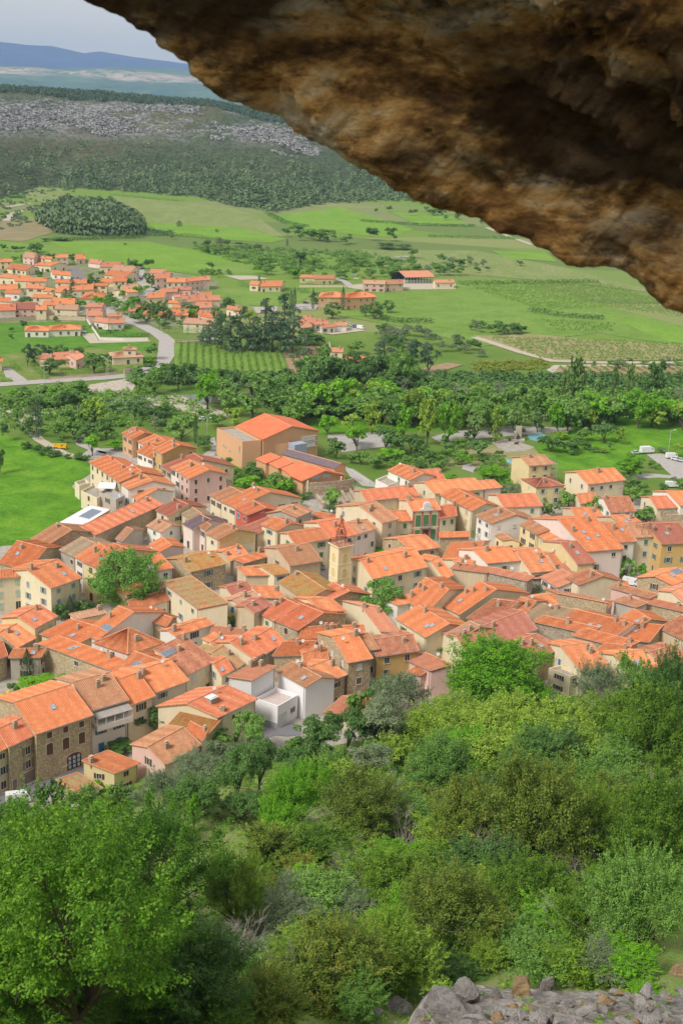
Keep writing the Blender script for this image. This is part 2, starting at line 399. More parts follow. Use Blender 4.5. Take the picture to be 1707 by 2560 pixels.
RESID = []
def fit(A, B, R, he, pitch, wmin, wmax, flip=None):
    """eave corners A,B (pixels) at height he, R pixel of the slope's top over A -> world eave corners, inward unit normal, run"""
    a = gp(*A, he); b = gp(*B, he); e = (b - a); e.z = 0; e.normalize(); best = None; sh_ = .62
    for sg in (1, -1):
        n = Vector((-e.y, e.x, 0)) * sg
        for i in range(140):
            w = wmin + (wmax - wmin) * i / 139
            d = gp(R[0], R[1], he + w * pitch) - a; par = max(-sh_ * w, min(sh_ * w, d.dot(e)))
            q = proj(a + n * w + e * par + Vector((0, 0, w * pitch))); r = math.hypot(q[0] - R[0], q[1] - R[1]) + abs(par) * .15
            if best is None or r < best[0]: best = (r, sg, w, par)
    n = Vector((-e.y, e.x, 0)) * best[1]
    return a, b, n + e * (best[3] / best[2]), best[2], best[0]

HOUSES = []
def house(tile, A, B, R, he, wall, roof, label, kind='g', sh='n', pitch=.30, wmin=1.8, wmax=11.0, ov=.3, cat='house', chim=1, sky_=0, dsh=0,
          win=True, name='house', group=None, dens=1.0, per=.32, back=None, shutters=None, seed=None, gwin=True, base=0.0, rest=None):
    A = tp(tile, *A); B = tp(tile, *B); R = tp(tile, *R)
    rnd = random.Random(seed if seed is not None else int(A[0] * 7 + A[1] * 13))
    if kind in ('h', 'f'):
        a = gp(*A, he); b = gp(*B, he); r = gp(*R, he); e = (b - a); e.z = 0; Lh = e.length; e.normalize()
        n = Vector((-e.y, e.x, 0)); dd = (r - a).dot(n)
        if abs(dd) < 3: dd = 3 * (1 if dd >= 0 else -1) 
        n = n * (1 if dd > 0 else -1); wd = abs(dd); pr = (r - a).dot(e) / wd; res = abs(pr) * 10; n = n + e * max(-.5, min(.5, pr))
    else:
        a, b, n, w, res = fit(A, B, R, he, pitch, wmin, wmax); e = (b - a); e.z = 0; Lh = e.length; e.normalize()
        wd = w if kind == 'm' else 2 * w if back is None else w + back
    RESID.append((round(res, 1), round(wd, 1), round(Lh, 1), label))
    base_pt = Vector((a.x, a.y, 0)) + e * (Lh / 2) + n * (wd / 2); base_pt.z = base
    root = empty(name, base_pt); meta(root, label, cat, group)
    T = lambda p: Vector(p) - base_pt
    a = T((a.x, a.y, he)); b = T((b.x, b.y, he)); a2 = a + n * wd; b2 = b + n * wd
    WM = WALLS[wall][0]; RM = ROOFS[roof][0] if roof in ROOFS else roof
    Z = Vector((0, 0, 1)); mw = MB(); fl = -1.0 - base * 0
    down = lambda p: Vector((p.x, p.y, fl))
    centre = (a + b2) / 2; roofo = None
    def quad(p, q, pt=None, mt=0):
        pts = [down(p), down(q), q] + ([pt] if pt is not None else []) + [p]
        nn = (Vector((q.x - p.x, q.y - p.y, 0))).cross(Z)
        if nn.dot(((p + q) / 2 - centre) * 1) < 0: pts = pts[::-1]
        mw.wallface(pts, mt)
    vis = []
    if kind == 'f':
        par = .7
        for p, q in ((a, b), (b, b2), (b2, a2), (a2, a)): quad(p, q)
        wallo = None
        k = Z * .02
        mw.face([a - Z*par, b - Z*par, b2 - Z*par, a2 - Z*par], 1)
        i_ = .18; ia, ib, ib2, ia2 = [x + (centre - x).normalized() * .28 for x in (a, b, b2, a2)]
        ring = [(a, b, ib, ia), (b, b2, ib2, ib), (b2, a2, ia2, ib2), (a2, a, ia, ia2)]
        for q in ring: mw.face([x.copy() for x in q], 0)
        for p, q in ((ia, ib), (ib, ib2), (ib2, ia2), (ia2, ia)): mw.face([p, q, q - Z*par, p - Z*par], 0)
        wo_ = mw.build('wall', [WM, rest or PAVE], root)
        H = he
    elif kind == 'h':
        H = he
        for p, q in ((a, b), (b, b2), (b2, a2), (a2, a)): quad(p, q)
        mw.build('wall', [WM], root)
        rb = MB(); o = ov
        ea, eb, eb2, ea2 = a - e*o - n*o, b + e*o - n*o, b2 + e*o + n*o, a2 - e*o + n*o
        dz = Z * (-o * pitch); ea, eb, eb2, ea2 = ea+dz, eb+dz, eb2+dz, ea2+dz
        hw = wd / 2 + o; hl = Lh / 2 + o
        if hl >= hw: r1 = (ea + ea2) / 2 + e * hw; r2 = (eb + eb2) / 2 - e * hw; top = hw
        else: r1 = (ea + eb) / 2 + n * hl; r2 = (ea2 + eb2) / 2 - n * hl; top = hl
        r1 = r1 + Z * top * pitch; r2 = r2 + Z * top * pitch
        if hl >= hw:
            slope(rb, ea, eb, r2, r1, per=per); slope(rb, eb2, ea2, r1, r2, per=per)
            slope(rb, ea2, ea, r1, r1, per=per); slope(rb, eb, eb2, r2, r2, per=per)
            rd = [(ea, r1), (eb, r2), (ea2, r1), (eb2, r2), (r1, r2)]
        else:
            slope(rb, ea, eb, r1, r1, per=per); slope(rb, eb2, ea2, r2, r2, per=per)
            slope(rb, ea2, ea, r1, r2, per=per); slope(rb, eb, eb2, r2, r1, per=per)
            rd = [(ea, r1), (eb, r1), (ea2, r2), (eb2, r2), (r1, r2)]
        for p, q in rd:
            if (p - q).length > .3: rb.tube(p + Z*.1, q + Z*.1, .11, .11, 6, 1)
        roofo = rb.build('roof', [RM, CAP], root)
    else:
        bk = w if back is None else back; H = he
        if kind == 'm':
            top = w * pitch; ta, tb = a + n*w + Z*top, b + n*w + Z*top
            quad(a, b); quad(b, Vector((b2.x, b2.y, he)), tb if False else None)
            mw.v.clear(); mw.f.clear(); mw.mi.clear(); mw.uv.clear()
            quad(a, b); quad(tb, ta)
            for p, q in ((a, ta), (b, tb)): quad(p, q)
            mw.build('wall', [WM], root)
            rb = MB(); o = ov
            ea, eb = a - e*o - n*o - Z*o*pitch, b + e*o - n*o - Z*o*pitch; qa, qb = ta - e*o + n*.1 + Z*.03, tb + e*o + n*.1 + Z*.03
            slope(rb, ea, eb, qb, qa, per=per); rb.tube(qa + Z*.1, qb + Z*.1, .1, .1, 6, 1)
            for p, q in ((ea, qa), (eb, qb)): rb.tube(p + Z*.08, q + Z*.08, .075, .075, 5, 1)
            roofo = rb.build('roof', [RM, CAP], root)
        else:
            top = w * pitch; ra, rb_ = a + n*w + Z*top, b + n*w + Z*top
            bh = top - bk * pitch            # back eave above/below front eave
            a2 = a + n*(w+bk) + Z*bh; b2 = b + n*(w+bk) + Z*bh
            quad(a, b); quad(b2, a2)
            for p, t_, q in ((a, ra, a2), (b, rb_, b2)): quad(p, q, t_)
            mw.build('wall', [WM], root)
            rb = MB(); o = ov
            ea, eb = a - e*o - n*o - Z*o*pitch, b + e*o - n*o - Z*o*pitch
            fa, fb = a2 - e*o + n*o - Z*o*pitch, b2 + e*o + n*o - Z*o*pitch; qa, qb = ra - e*o, rb_ + e*o
            slope(rb, ea, eb, qb, qa, per=per); slope(rb, fb, fa, qa, qb, per=per)
            rb.tube(qa + Z*.12, qb + Z*.12, .12, .12, 6, 1)
            if per < .5:
                for p, q in ((ea, qa), (eb, qb), (fa, qa), (fb, qb)): rb.tube(p + Z*.08, q + Z*.08, .075, .075, 5, 1)
            roofo = rb.build('roof', [RM, CAP], root)
    # windows on the two walls that face the viewer
    if win:
        view = (CAM - base_pt); view.z = 0; view.normalize()
        sides = [(a, b, -n), (b2, a2, n), (a2, a, -e), (b, b2, e)]
        for k_, (p, q, out) in enumerate(sides):
            out = Vector((q.y - p.y, p.x - q.x, 0)).normalized()
            if out.dot((p + q) / 2 - centre) < 0: out = -out
            if out.dot(view) < .12: continue
            if kind == 'm' and k_ == 1: continue
            iseave = k_ < 2
            if not iseave and not gwin: continue
            P, Q = Vector((p.x, p.y, 0)), Vector((q.x, q.y, 0))
            facade(root, P, Q, 0, he, out, sh, rnd, dens * (1.0 if iseave else .7), small=not iseave)
    if roofo is not None:
        rng = e * Lh
        for k in range(chim):
            t = rnd.choice([.08, .92, .5, .3, .75]); q = rnd.uniform(.55, .95)
            if kind == 'h': q = .4; t = rnd.uniform(.35, .65)
            p = a + rng * t + n * (wd * .5 if kind != 'm' else wd) * q; ph = he + (wd * .5 if kind != 'm' else wd) * q * pitch
            if kind == 'g': p = a + rng * t + n * w * q; ph = he + w * q * pitch
            chimney(roofo, (p.x, p.y, ph), math.atan2(e.y, e.x), rnd)
        hw = (wd / 2 if kind == 'h' else w)
        for k in range(sky_):
            t = rnd.uniform(.25, .8); q = rnd.uniform(.3, .6)
            if kind == 'h': t = .5
            p = a + rng * t + n * hw * q; skylight(roofo, (p.x, p.y, he + hw * q * pitch), e, (n + Z * pitch).normalized())
        for k in range(dsh):
            t = rnd.uniform(.15, .85); q = rnd.uniform(.6, .95); p = a + rng * t + n * hw * q
            dish(roofo, (p.x, p.y, he + hw * q * pitch + .8))
        if per < .5 and rnd.random() < .45:
            t = rnd.uniform(.1, .9); q = rnd.uniform(.6, .95); p = a + rng * t + n * hw * q; am = MB(); hm_ = rnd.uniform(1.8, 2.8); am.tube((0, 0, -.3), (0, 0, hm_), .022, n=4); az_ = rnd.uniform(0, 3.1)
            dx, dy = math.cos(az_), math.sin(az_); am.tube((-dx * .7, -dy * .7, hm_ - .1), (dx * .7, dy * .7, hm_ - .1), .016, n=3)
            for k_ in range(6): c_ = -.6 + k_ * .24; am.tube((dx * c_ - dy * .28, dy * c_ + dx * .28, hm_ - .1), (dx * c_ + dy * .28, dy * c_ - dx * .28, hm_ - .1), .012, n=3)
            ao = am.build('antenna', [GUTTER], roofo); ao.location = (p.x, p.y, he + hw * q * pitch)
        if per < .5 and kind in 'gm':   # gutter and downpipe along the visible eave
            g = MB(); o = ov; g.tube(a - e*.2 - n*(o + .07) - Z*(o*pitch + .02), b + e*.2 - n*(o + .07) - Z*(o*pitch + .02), .06, .06, 5)
            g.tube(b - e*.3 - n*.09 - Z*.2, Vector((b.x, b.y, 0)) - e*.3 - n*.09, .045, .045, 5)
            g.build('gutter', [GUTTER], root)
    rec = dict(root=root, a=a, b=b, n=n, e=e, L=Lh, w=wd, he=he, roof=roofo, base=base_pt, hw=(wd/2 if kind in 'hf' else w), pitch=pitch)
    HOUSES.append(rec); return rec
g = NG('paving', .9, .15); g.col(g.ramp(g.noise(g.co(), .6, 6), [(.3, (.30, .27, .23)), (.7, (.46, .41, .34))])); PAVE = g.m
def awin(h, side, u, z, w=1.0, ht=1.4, sh=None, style='open', door=False):
    """one window placed by hand; side 'f' the front eave wall, 'l'/'r' the gable at a / at b; u = metres from a (or from the eave)"""
    n_, e_ = h['n'], h['e']
    if side == 'f': p = h['a'] + e_ * u; out = -(n_ - e_ * n_.dot(e_))
    elif side == 'l': p = h['a'] + n_ * u; out = -(e_ - n_ * (n_.dot(e_) / n_.dot(n_))).normalized()
    else: p = h['b'] + n_ * u; out = (e_ - n_ * (n_.dot(e_) / n_.dot(n_))).normalized()
    return add_window(h['root'], (p.x, p.y, z), out, w, ht, sh, style, door=door)
# ------------------------------------------------------------------ the old village, house by house
VG = 'houses of the old village'
RV = random.Random(99)
def H(*a, **k):
    if a[6] == 'b': a = a[:6] + (RV.choice('bbbbbboooooddw'),) + a[7:]
    k.setdefault('group', VG); k.setdefault('name', 'village_house'); return house(*a, **k)
# --- north end by the meadow
H('C',(803,215),(868,252),(872,178),6.5,'t','b','orange roofed end house with a skylight behind the street trees',sky_=1,sh='n',chim=1)
H('C',(905,270),(975,312),(1010,225),5.5,'w','b','bright roof house joined to the end house, pale front',sh='n')
H('C',(900,335),(1000,378),(968,285),6.5,'w','o','white fronted terrace house beside the parked dark car',sh='n',dens=1.2)
H('C',(1002,318),(1062,350),(1112,263),9,'o','o','tall ochre house with red brick window surrounds and bare gable',sh='y',chim=2,dens=1.4)
H('C',(1060,430),(1120,468),(1265,350),6,'b','w','long brownish roof between the ochre house and the white and pink pair',sh='n')
H('C',(1120,440),(1178,472),(1240,392),8,'w','o','white half of the pair with a stone gable',sh='n',dens=1.3,chim=2)
H('C',(1178,475),(1240,513),(1300,420),8,'P','b','pink half of the pair ending in a big stone gable',sh='n',dens=1.3,dsh=1,chim=0)
H('C',(592,405),(720,490),(705,362),8,'c','b','long cream house overlooking the meadow, topmost of its row',sh='n',chim=2,gwin=False)
H('C',(720,490),(782,535),(865,425),8,'c','o','cream row house above the washing terrace, second from the meadow end',sh='n',dsh=2)
H('C',(782,535),(845,582),(930,480),7.5,'w','o','white row house with small green shutters next to the washing terrace',sh='t')
H('C',(490,535),(520,560),(545,505),4.2,'c','o','low cream annexe on the meadow edge with a flat front',kind='f',win=False)
H('C',(530,592),(635,640),(590,540),5.0,'c','o','cream walled flat annexe below the long row by the meadow',kind='f',sh='n',dens=.5)
H('C',(650,600),(760,650),(680,560),6.0,'g','o','grey concrete block with open terrace facing the meadow',kind='f',sh='n',dens=.5)
H('C',(925,520),(965,545),(955,505),6.5,'c','o','small cream flat topped stair tower among the row roofs',kind='f',win=False)
H('C',(863,622),(905,650),(985,555),5.5,'w','b','orange gabled house whose rubble gable faces the lane, below the row',chim=0,gwin=False)
H('C',(625,878),(1062,680),(530,826),6,'s','r','very long red roofed stone barn running up from the meadow',kind='m',wmax=14,win=False,chim=1,sky_=1,gwin=False)
H('C',(212,905),(305,952),(375,805),6,'s','d','stone barn at the meadow corner with a rusty roof',chim=1,win=False)
H('C',(315,1000),(352,1030),(478,908),3.2,'s','r','low lean-to with red tiles in front of the corner barn',kind='m',win=False,chim=0)
H('C',(398,978),(495,1025),(535,898),7,'g','g','narrow house with a grey-brown roof beside the white fronted one',sh='n',chim=0)
H('C',(495,1022),(550,1055),(645,935),8,'w','b','white fronted house between the grey-brown roof and the yellow house',sh='n',chim=1)
H('C',(550,1055),(640,1092),(745,938),9,'y','r','yellow house with a solar skylight behind the big plane tree',sh='n',sky_=1,dens=1.2,chim=0)
H('C',(762,905),(800,920),(830,832),4,'g','p','small grey shed with pale tiles below the long barn',win=False,chim=0)
H('C',(985,940),(1045,990),(1062,900),7,'p','b','pinkish house with a wide blank gable above the plane tree',chim=0,gwin=False)
H('C',(905,1013),(1038,987),(868,975),5,'w','b','low white house tucked behind the plane tree crown',kind='m',chim=1)
H('C',(1040,1112),(1125,1095),(955,1018),7,'w','o','white house with a brown shuttered window right of the plane tree',sh='n',chim=0)
H('C',(1250,1118),(1475,1068),(1165,1035),6,'s','u','tan stone house with a mossy orange roof and downpipe',sh='t',dens=.6,dsh=1,gwin=False)
H('C',(0,1062),(185,1110),(120,922),6,'s','o','broad plain roof at the edge of the meadow above the cream house',chim=1,sky_=1,wmax=14,win=False)
H('I',(335,443),(527,376),(182,322),8,'c','o','large cream house with grey-blue shutters by the clipped round trees',sh='a',chim=2,dens=1.0,sky_=1)
H('C',(-60,1168),(175,1145),(-60,1120),8,'c','o','cream wing with teal shutters left of the large cream house',kind='m',sh='l',chim=1)
H('I',(830,483),(1065,414),(752,472),5.5,'y','o','pale yellow flat gabled house in front of the plane tree',kind='m',win=False,chim=0,wmax=14)
H('I',(870,590),(1105,520),(840,530),4,'w','o','low roof leaning on the pale yellow house',kind='m',sh='n',chim=1)
H('C',(1200,808),(1265,842),(1310,748),6,'p','v','pale house with a dark slate-grey roof on its street side',sh='n',chim=0)
H('C',(1268,795),(1345,850),(1290,755),6.5,'p','d','pinkish house with brown door below the slate roof',sh='n',kind='m')
H('C',(1165,722),(1240,775),(1240,690),6,'y','g','yellowish house with a grey-brown roof and orange roof terrace',sh='l',chim=0)
H('C',(1025,720),(1102,755),(1150,648),6,'c','w','house with old brown tiles at the end of the long barn',sh='n',chim=2)
H('C',(965,822),(1058,862),(1025,780),4.5,'w','p','low pale roofed house with a glazed patio opening',sh='g',chim=1)
# --- centre, behind the bell tower
H('D',(70,622),(145,662),(200,568),7,'c','b','cream three bay house at the near end of the shuttered street row',sh='n',dens=1.2,chim=0)
H('D',(145,662),(235,702),(362,562),7,'c','b','cream house in the shuttered street row, next to the red one',sh='n',dens=1.2,chim=2,dsh=1,sky_=1)
H('D',(235,703),(312,750),(350,658),7,'r','r','red painted house with blue shutters and a cream side gable',sh='b',dens=1.2,chim=1)
H('D',(450,650),(640,682),(458,622),5,'r','b','orange roof over a red painted rear wall',kind='m',win=False,chim=1)
H('D',(630,765),(727,722),(530,722),7,'g','b','grey house with a row of brown windows under the eave, near the fir',sh='n',chim=1)
H('D',(735,756),(930,783),(752,738),5,'s','b','low stone house with a thin roof strip behind the tower street',kind='m',win=False,chim=0,dsh=1)
H('D',(300,822),(375,870),(450,762),6,'b','w','brown roofed house beside the mural house',sh='t',chim=0)
H('D',(405,812),(505,852),(488,765),8,'c','b','cream house with a deep green planted balcony',sh='t',chim=2)
H('D',(625,940),(850,903),(575,870),8,'c','b','long cream house with green shutters left of the bell tower',sh='g',sky_=0,chim=0,dens=.8)
H('D',(860,905),(1015,878),(770,800),8,'c','r','dull red roof directly behind the iron bell cage',sh='w',chim=2)
H('D',(1015,876),(1150,838),(950,818),8,'p','b','pinkish house with iron balconies facing the square behind the tower',sh='w',sky_=1,dens=1.3,chim=1)
H('D',(1190,800),(1292,775),(1040,685),8.5,'c','d','big beige house with a blank wall and weathered roof over the square',sh='a',chim=2)
H('D',(1290,792),(1388,785),(1245,728),6,'c','b','small cream shop house with green shutters beside the town hall',sh='g',chim=0)
H('D',(1090,657),(1425,622),(1050,592),5.5,'b','r','long school-like building with green shutters behind the town hall',sh='g',dens=.6)
H('D',(1300,645),(1350,690),(1345,600),5.2,'c','b','small roof squeezed between the long building and the town hall',sh='g',chim=1,win=False)
H('D',(1230,458),(1372,522),(1312,417),6,'w','b','white house with brown chimney beside the community hall steps',sh='g',chim=1,dsh=1)
H('D',(1145,520),(1225,560),(1160,460),4.2,'w','b','white flat roofed annexe with a planted terrace by the steps',kind='f',sh='n')
H('D',(1490,528),(1600,522),(1450,455),5,'w','r','house with a blank wall behind the white flat annexe',chim=1,win=False)
H('S',(1087.4,1233.4),(1210,1222),(1062,1206),6,'c','b','long low roofed cream house with arched green door',sh='g',dens=.6,kind='g',chim=0)
H('E',(290,572),(393,562),(240,525),6,'p','b','pinkish box-like wing at the end of the arched door house',win=False,chim=0)
H('E',(5,612),(207,713),(90,568),8,'c','o','tall cream house with small brick trimmed windows and a long diagonal roof',sh='y',chim=1,dens=.8)
H('E',(237,745),(328,795),(390,690),7.5,'w','b','white house with a blank lilac side wall and satellite dish',sh='w',sky_=2,chim=1)
H('E',(415,690),(655,682),(365,612),6,'c','r','cream school building with a red ridge roof and arched windows',sh='t',dens=.6,chim=0)
H('E',(575,423),(720,412),(522,366),8,'y','d','yellow house wrapped in scaffolding on one side',sh='y',chim=1,gwin=False)
H('E',(620,563),(797,550),(527,508),6,'y','w','square pale yellow villa with a hipped brown-red roof',kind='h',sh='l',chim=1)
H('E',(955,542),(1190,515),(885,465),7,'c','b','wide cream double house with terrace at the upper edge of town',sh='w',chim=1,dens=1.0)
H('E',(1100,725),(1258,715),(1052,632),5,'w','x','house with a rough mottled roof and teal window',sh='t',chim=1)
H('E',(905,668),(1010,656),(885,612),4,'c','o','low orange roof between the round trees',win=False,chim=0)
H('E',(890,768),(1055,765),(845,698),7,'b','b','house with a broad bare rendered gable and skylight',win=False,sky_=1,chim=2)
H('E',(1400,698),(1532,692),(1352,625),6,'c','r','cream cottage with buff shutters at the eastern edge',sh='y',chim=0)
H('E',(1550,680),(1640,675),(1465,590),7,'w','b','white gabled house behind the eastern cream cottage',sh='n',sky_=1)
H('E',(445,872),(512,915),(430,835),4,'y','b','small yellow house with a low spreading roof',sh='n',kind='g',sky_=1,chim=0)
H('E',(517,802),(625,865),(680,742),8,'y','b','bright roofed yellow house with brown shutters near the tall cream one',sh='n',sky_=1,chim=1)
H('E',(627,870),(770,960),(742,828),7.5,'y','b','yellow house with pale green shutters, lower neighbour of the bright one',sh='l',sky_=1,dsh=1)
H('E',(950,975),(1178,958),(765,770),9,'p','o','very large orange roof over a pinkish front with half-round windows',sh='t',sky_=3,chim=2,wmax=16,dens=.9)
H('E',(885,1057),(995,1048),(778,920),7.5,'y','b','narrow yellow house with one big skylight below the large roof',sky_=1,win=False,chim=1)
H('E',(1140,918),(1258,910),(1052,800),9,'w','b','white house with a wooden balcony panel under the eave',sh='n',sky_=1,chim=1)
H('E',(1265,885),(1395,878),(1205,808),9.5,'c','d','cream house with a roof terrace pergola full of plants',sh='t',chim=1)
H('E',(1430,928),(1640,920),(1325,800),9,'o','b','ochre stone house with iron balconies and purple climber',sh='t',sky_=1,chim=2)
H('E',(1190,812),(1310,802),(1105,752),8,'b','o','rear roof with a large skylight behind the pergola house',sky_=2,win=False,chim=1)
H('E',(1440,745),(1600,742),(1440,722),5,'s','o','plain rubble stone box building near the flowering tree',kind='f',win=False)
H('D',(1385,985),(1560,960),(1290,905),5,'s','b','low stone house beside the cypress below the town hall',sh='n',chim=0)
H('E',(0,885),(183,880),(0,858),5.5,'s','b','bare stone wall building with a thin tiled coping near the hedge',kind='m',win=False,chim=0)
# --- centre, around the bell tower
H('D',(43,870),(122,908),(165,808),7,'c','d','house whose gable carries a faded painted mural',sh='n',chim=1,gwin=False)
H('D',(200,1048),(310,1005),(150,990),4,'b','b','low orange roof with a white roof window below the mural',chim=2,sky_=1,win=False)
H('D',(285,1064),(497,1002),(220,1042),5,'S','b','long grey stone wall house with a thin orange roof edge',kind='m',win=False,chim=1)
H('D',(590,1080),(790,1048),(508,968),7,'b','d','square beige house with old tiles left of the tower base',dens=.5,sh='n',chim=1)
H('D',(485,1140),(580,1128),(400,1085),5,'c','u','small house with yellow lichen all over its roof',sh='b',chim=0)
H('D',(300,1143),(480,1140),(245,1093),4.5,'b','b','low plain roof beside the yellow lichen one',kind='m',win=False,chim=0)
H('G',(520,272),(690,390),(645,207),6.5,'b','u','house with a broken mossy roof just below the bell tower',sh='n',win=False,chim=1)
H('G',(730,348),(830,402),(872,280),6,'s','r','freshly roofed red house with a dark rubble gable at the tower foot',win=False,dsh=1,chim=0)
H('D',(1130,1165),(1480,1088),(1052,1046),8.5,'c','b','long parish house right of the bell tower with a twin chimney',sh='a',dens=.7,chim=2,sky_=1)
H('I',(1072,405),(1300,577),(1250,370),7,'c','l','big house with a heavily lichened roof and tall shuttered street front',kind='m',sh='a',wmax=16,chim=0,gwin=False,dens=.7)
H('G',(215,365),(345,330),(172,308),5.5,'c','b','orange roof beside the heavily lichened one',chim=1,win=False)
H('G',(290,435),(415,385),(215,388),6,'c','p','cream house with blue shuttered doors in the narrow courtyard',sh='b',chim=1)
H('G',(400,372),(550,377),(325,310),6,'c','o','flat pitched roof joining the courtyard houses',kind='m',win=False,chim=1)
H('G',(355,475),(462,420),(295,430),7,'b','w','small brown roof over the courtyard tree',win=False,dsh=1,chim=1)
H('G',(395,480),(485,525),(555,385),6,'c','r','red-orange roof with green shuttered court front',sh='g',chim=2)
H('G',(488,522),(640,585),(648,415),6,'s','r','stone house with a white garage door and a terrace cut into its roof',sh='n',chim=0,sky_=1,dens=.5)
H('G',(800,462),(940,458),(690,403),7,'y','b','yellow walled house with a single blue window',sh='b',chim=0,dens=.6)
H('G',(1180,592),(1290,600),(1000,468),5.5,'c','s','salmon roofed house sloping behind the stone tower house',win=False,chim=2)
H('G',(650,645),(860,628),(675,572),5,'s','o','orange roof with three small chimneys, left of the tall stone house',win=False,chim=3,dsh=1)
H('G',(950,602),(1070,597),(945,568),6,'c','b','short roof with a white verge behind the tall stone house',win=False,chim=1)
H('G',(970,797),(1117,770),(870,630),9,'s','b','tall three storey stone house with white shutters at the green slope',sh='w',chim=1,dsh=1,dens=.9)
H('G',(1080,718),(1160,708),(1015,620),9,'g','b','narrow grey house with balconies between the stone and ochre houses',sh='w',chim=1,dsh=1)
H('G',(1155,757),(1420,720),(1120,652),8,'o','x','ochre house with broad brown roller shutters near the slope',sh='n',dens=1.0,chim=1)
H('G',(828,922),(948,877),(714,830),6.5,'s','b','front stone cottage with one bright blue door',sh='n',chim=1,dens=.7)
H('G',(515,858),(690,955),(610,800),7,'W','d','white side wall house with skylight next to the white roof terrace',win=False,sky_=1,chim=1,dsh=1)
H('G',(337,915),(490,828),(190,912),8.6,'W','s','salmon roof of the white house behind the roof terrace',kind='m',win=False,chim=3,wmax=10,pitch=.12)
H('G',(485,752),(690,748),(560,672),6,'s','o','stone fronted house with broad orange roof above the white one',win=False,dsh=1,chim=1)
H('G',(690,822),(835,775),(712,735),6.5,'c','o','orange roof with white ridge marks behind the blue door cottage',win=False,dsh=1,chim=1)
H('G',(430,737),(552,662),(340,648),6,'g','r','grey walled house with two small windows above the white one',sh='n',sky_=1,chim=1)
H('G',(345,767),(430,727),(200,665),6,'c','r','cream house with dark green shutter next to the grey walled house',sh='g',dsh=1,chim=1)
H('G',(212,852),(282,805),(80,738),5,'c','l','lichen speckled roof with small chimney above the lane',sh='n',chim=1)
H('G',(130,760),(200,720),(110,645),5.5,'c','b','bright roof between the speckled roof and the stone wall house',win=False,chim=1,dsh=1)
H('F',(1222,617),(1402,525),(1015,455),6.5,'c','x','faded old tile roof with a large grey rooflight',kind='m',wmax=14,sh='w',chim=2,sky_=0,gwin=False)
H('F',(1450,622),(1520,585),(1400,545),6,'c','r','small red roof with one skylight beside the ivy wall',sh='a',sky_=1,chim=0)
H('G',(75,610),(290,640),(90,562),4,'s','s','long low stone wall house with paired chimney pots',kind='m',win=False,chim=2)
# --- the front row, left
H('F',(1420,893),(1668,776),(1225,805),7,'c','r','big front house with a rooftop ventilation box and bare plaster wall',sh='n',wmax=14,chim=0,dens=.6,dsh=1)
H('F',(1060,1002),(1335,1028),(1215,832),5,'s','u','ruinous roof with missing tiles in front of the big front house',kind='m',win=False,chim=1)
H('F',(1080,1200),(1302,1072),(972,1090),6,'P','b','pinkish gabled front house above the grey-green shrubs',sh='n',chim=1,dens=.5)
H('F',(1225,985),(1325,1040),(1215,945),6.3,'P','b','upper wing of the pinkish front house',kind='m',win=False,chim=1)
H('F',(748,1258),(900,1195),(546,1188),4.5,'y','b','small yellow front house with one square window',kind='m',sh='n',chim=1,dens=.5)
H('F',(530,1397),(655,1357),(380,1305),2.6,'s','l','very low mossy roof beside the street bend',kind='m',win=False,chim=0,wmax=13)
F43 = H('F',(240,1000),(597,880),(105,800),9.4,'s','b','three storey stone house with an arched grid window on the street',win=False,chim=0,sky_=1,per=.30)
F44 = H('F',(62,1083),(238,1000),(-10,975),8.6,'s','r','stone house with mauve shutters next to the arched window house',win=False,chim=1,wmax=7)
H('F',(-120,1165),(60,1085),(-200,1030),8,'b','b','house with royal blue shutters and garage at the frame edge',sh='b',chim=0,dens=1.3)
H('F',(600,847),(832,780),(482,668),9,'w','d','white house with blue windows and a grey corrugated awning roof',sh='b',dens=.9,chim=2,gwin=False)
H('F',(840,817),(1005,755),(735,665),8,'c','b','cream house half hidden by the dark green front tree',sh='n',chim=1)
H('F',(1010,732),(1225,655),(895,595),7.5,'c','b','cream house with light blue shutters on its eave side',sh='a',chim=2,dsh=1,gwin=False)
H('F',(705,640),(880,705),(900,465),6.5,'c','b','orange roof with four long solar panels',win=False,chim=0,wmax=8)
H('F',(550,347),(640,387),(780,173),6.5,'w','b','roof with two solar panels and an open loggia',chim=1,win=False)
H('F',(835,477),(1065,405),(620,405),6,'p','b','pinkish house with a tall pyramid roof',kind='h',pitch=.72,sh='n',chim=1,sky_=1,dens=.7)
H('F',(275,352),(500,418),(470,258),5.5,'y','b','yellow walled house with a plain wide roof beside the pyramid roof',sh='n',chim=1,sky_=1,dens=.5)
H('F',(265,414),(745,592),(400,402),6,'s','b','long tan stone front with pale yellow shutters',kind='m',sh='y',dens=.2,sky_=2,dsh=1,chim=1)
H('F',(70,503),(265,500),(100,452),5,'g','b','grey rendered house behind the slim cypress',kind='m',sh='n',dens=.4,sky_=1)
H('F',(230,310),(368,237),(120,238),7,'y','r','yellow house with green shutters and a stone side gable',sh='l',sky_=1,chim=1,gwin=False)
H('F',(115,438),(228,377),(0,345),5,'s','b','square stone barn with a white dish',win=False,sky_=1,chim=1)
H('F',(-90,540),(45,492),(-120,450),5,'s','r','stone corner of a house at the frame edge beside the grey one',win=False,chim=0)
H('F',(500,255),(690,215),(472,232),4,'c','p','flat pale terrace roof by the clipped trees',kind='m',win=False,chim=1,per=.6)
H('F',(900,240),(1088,298),(935,190),5.5,'s','b','dark stone house with a wide gable next to the lichened roof',win=False,sky_=0,chim=1,dsh=1)
H('F',(1150,362),(1390,287),(1098,325),5,'w','b','low white house leaning on the dark stone one',kind='g',sh='n',dens=.4,chim=2)
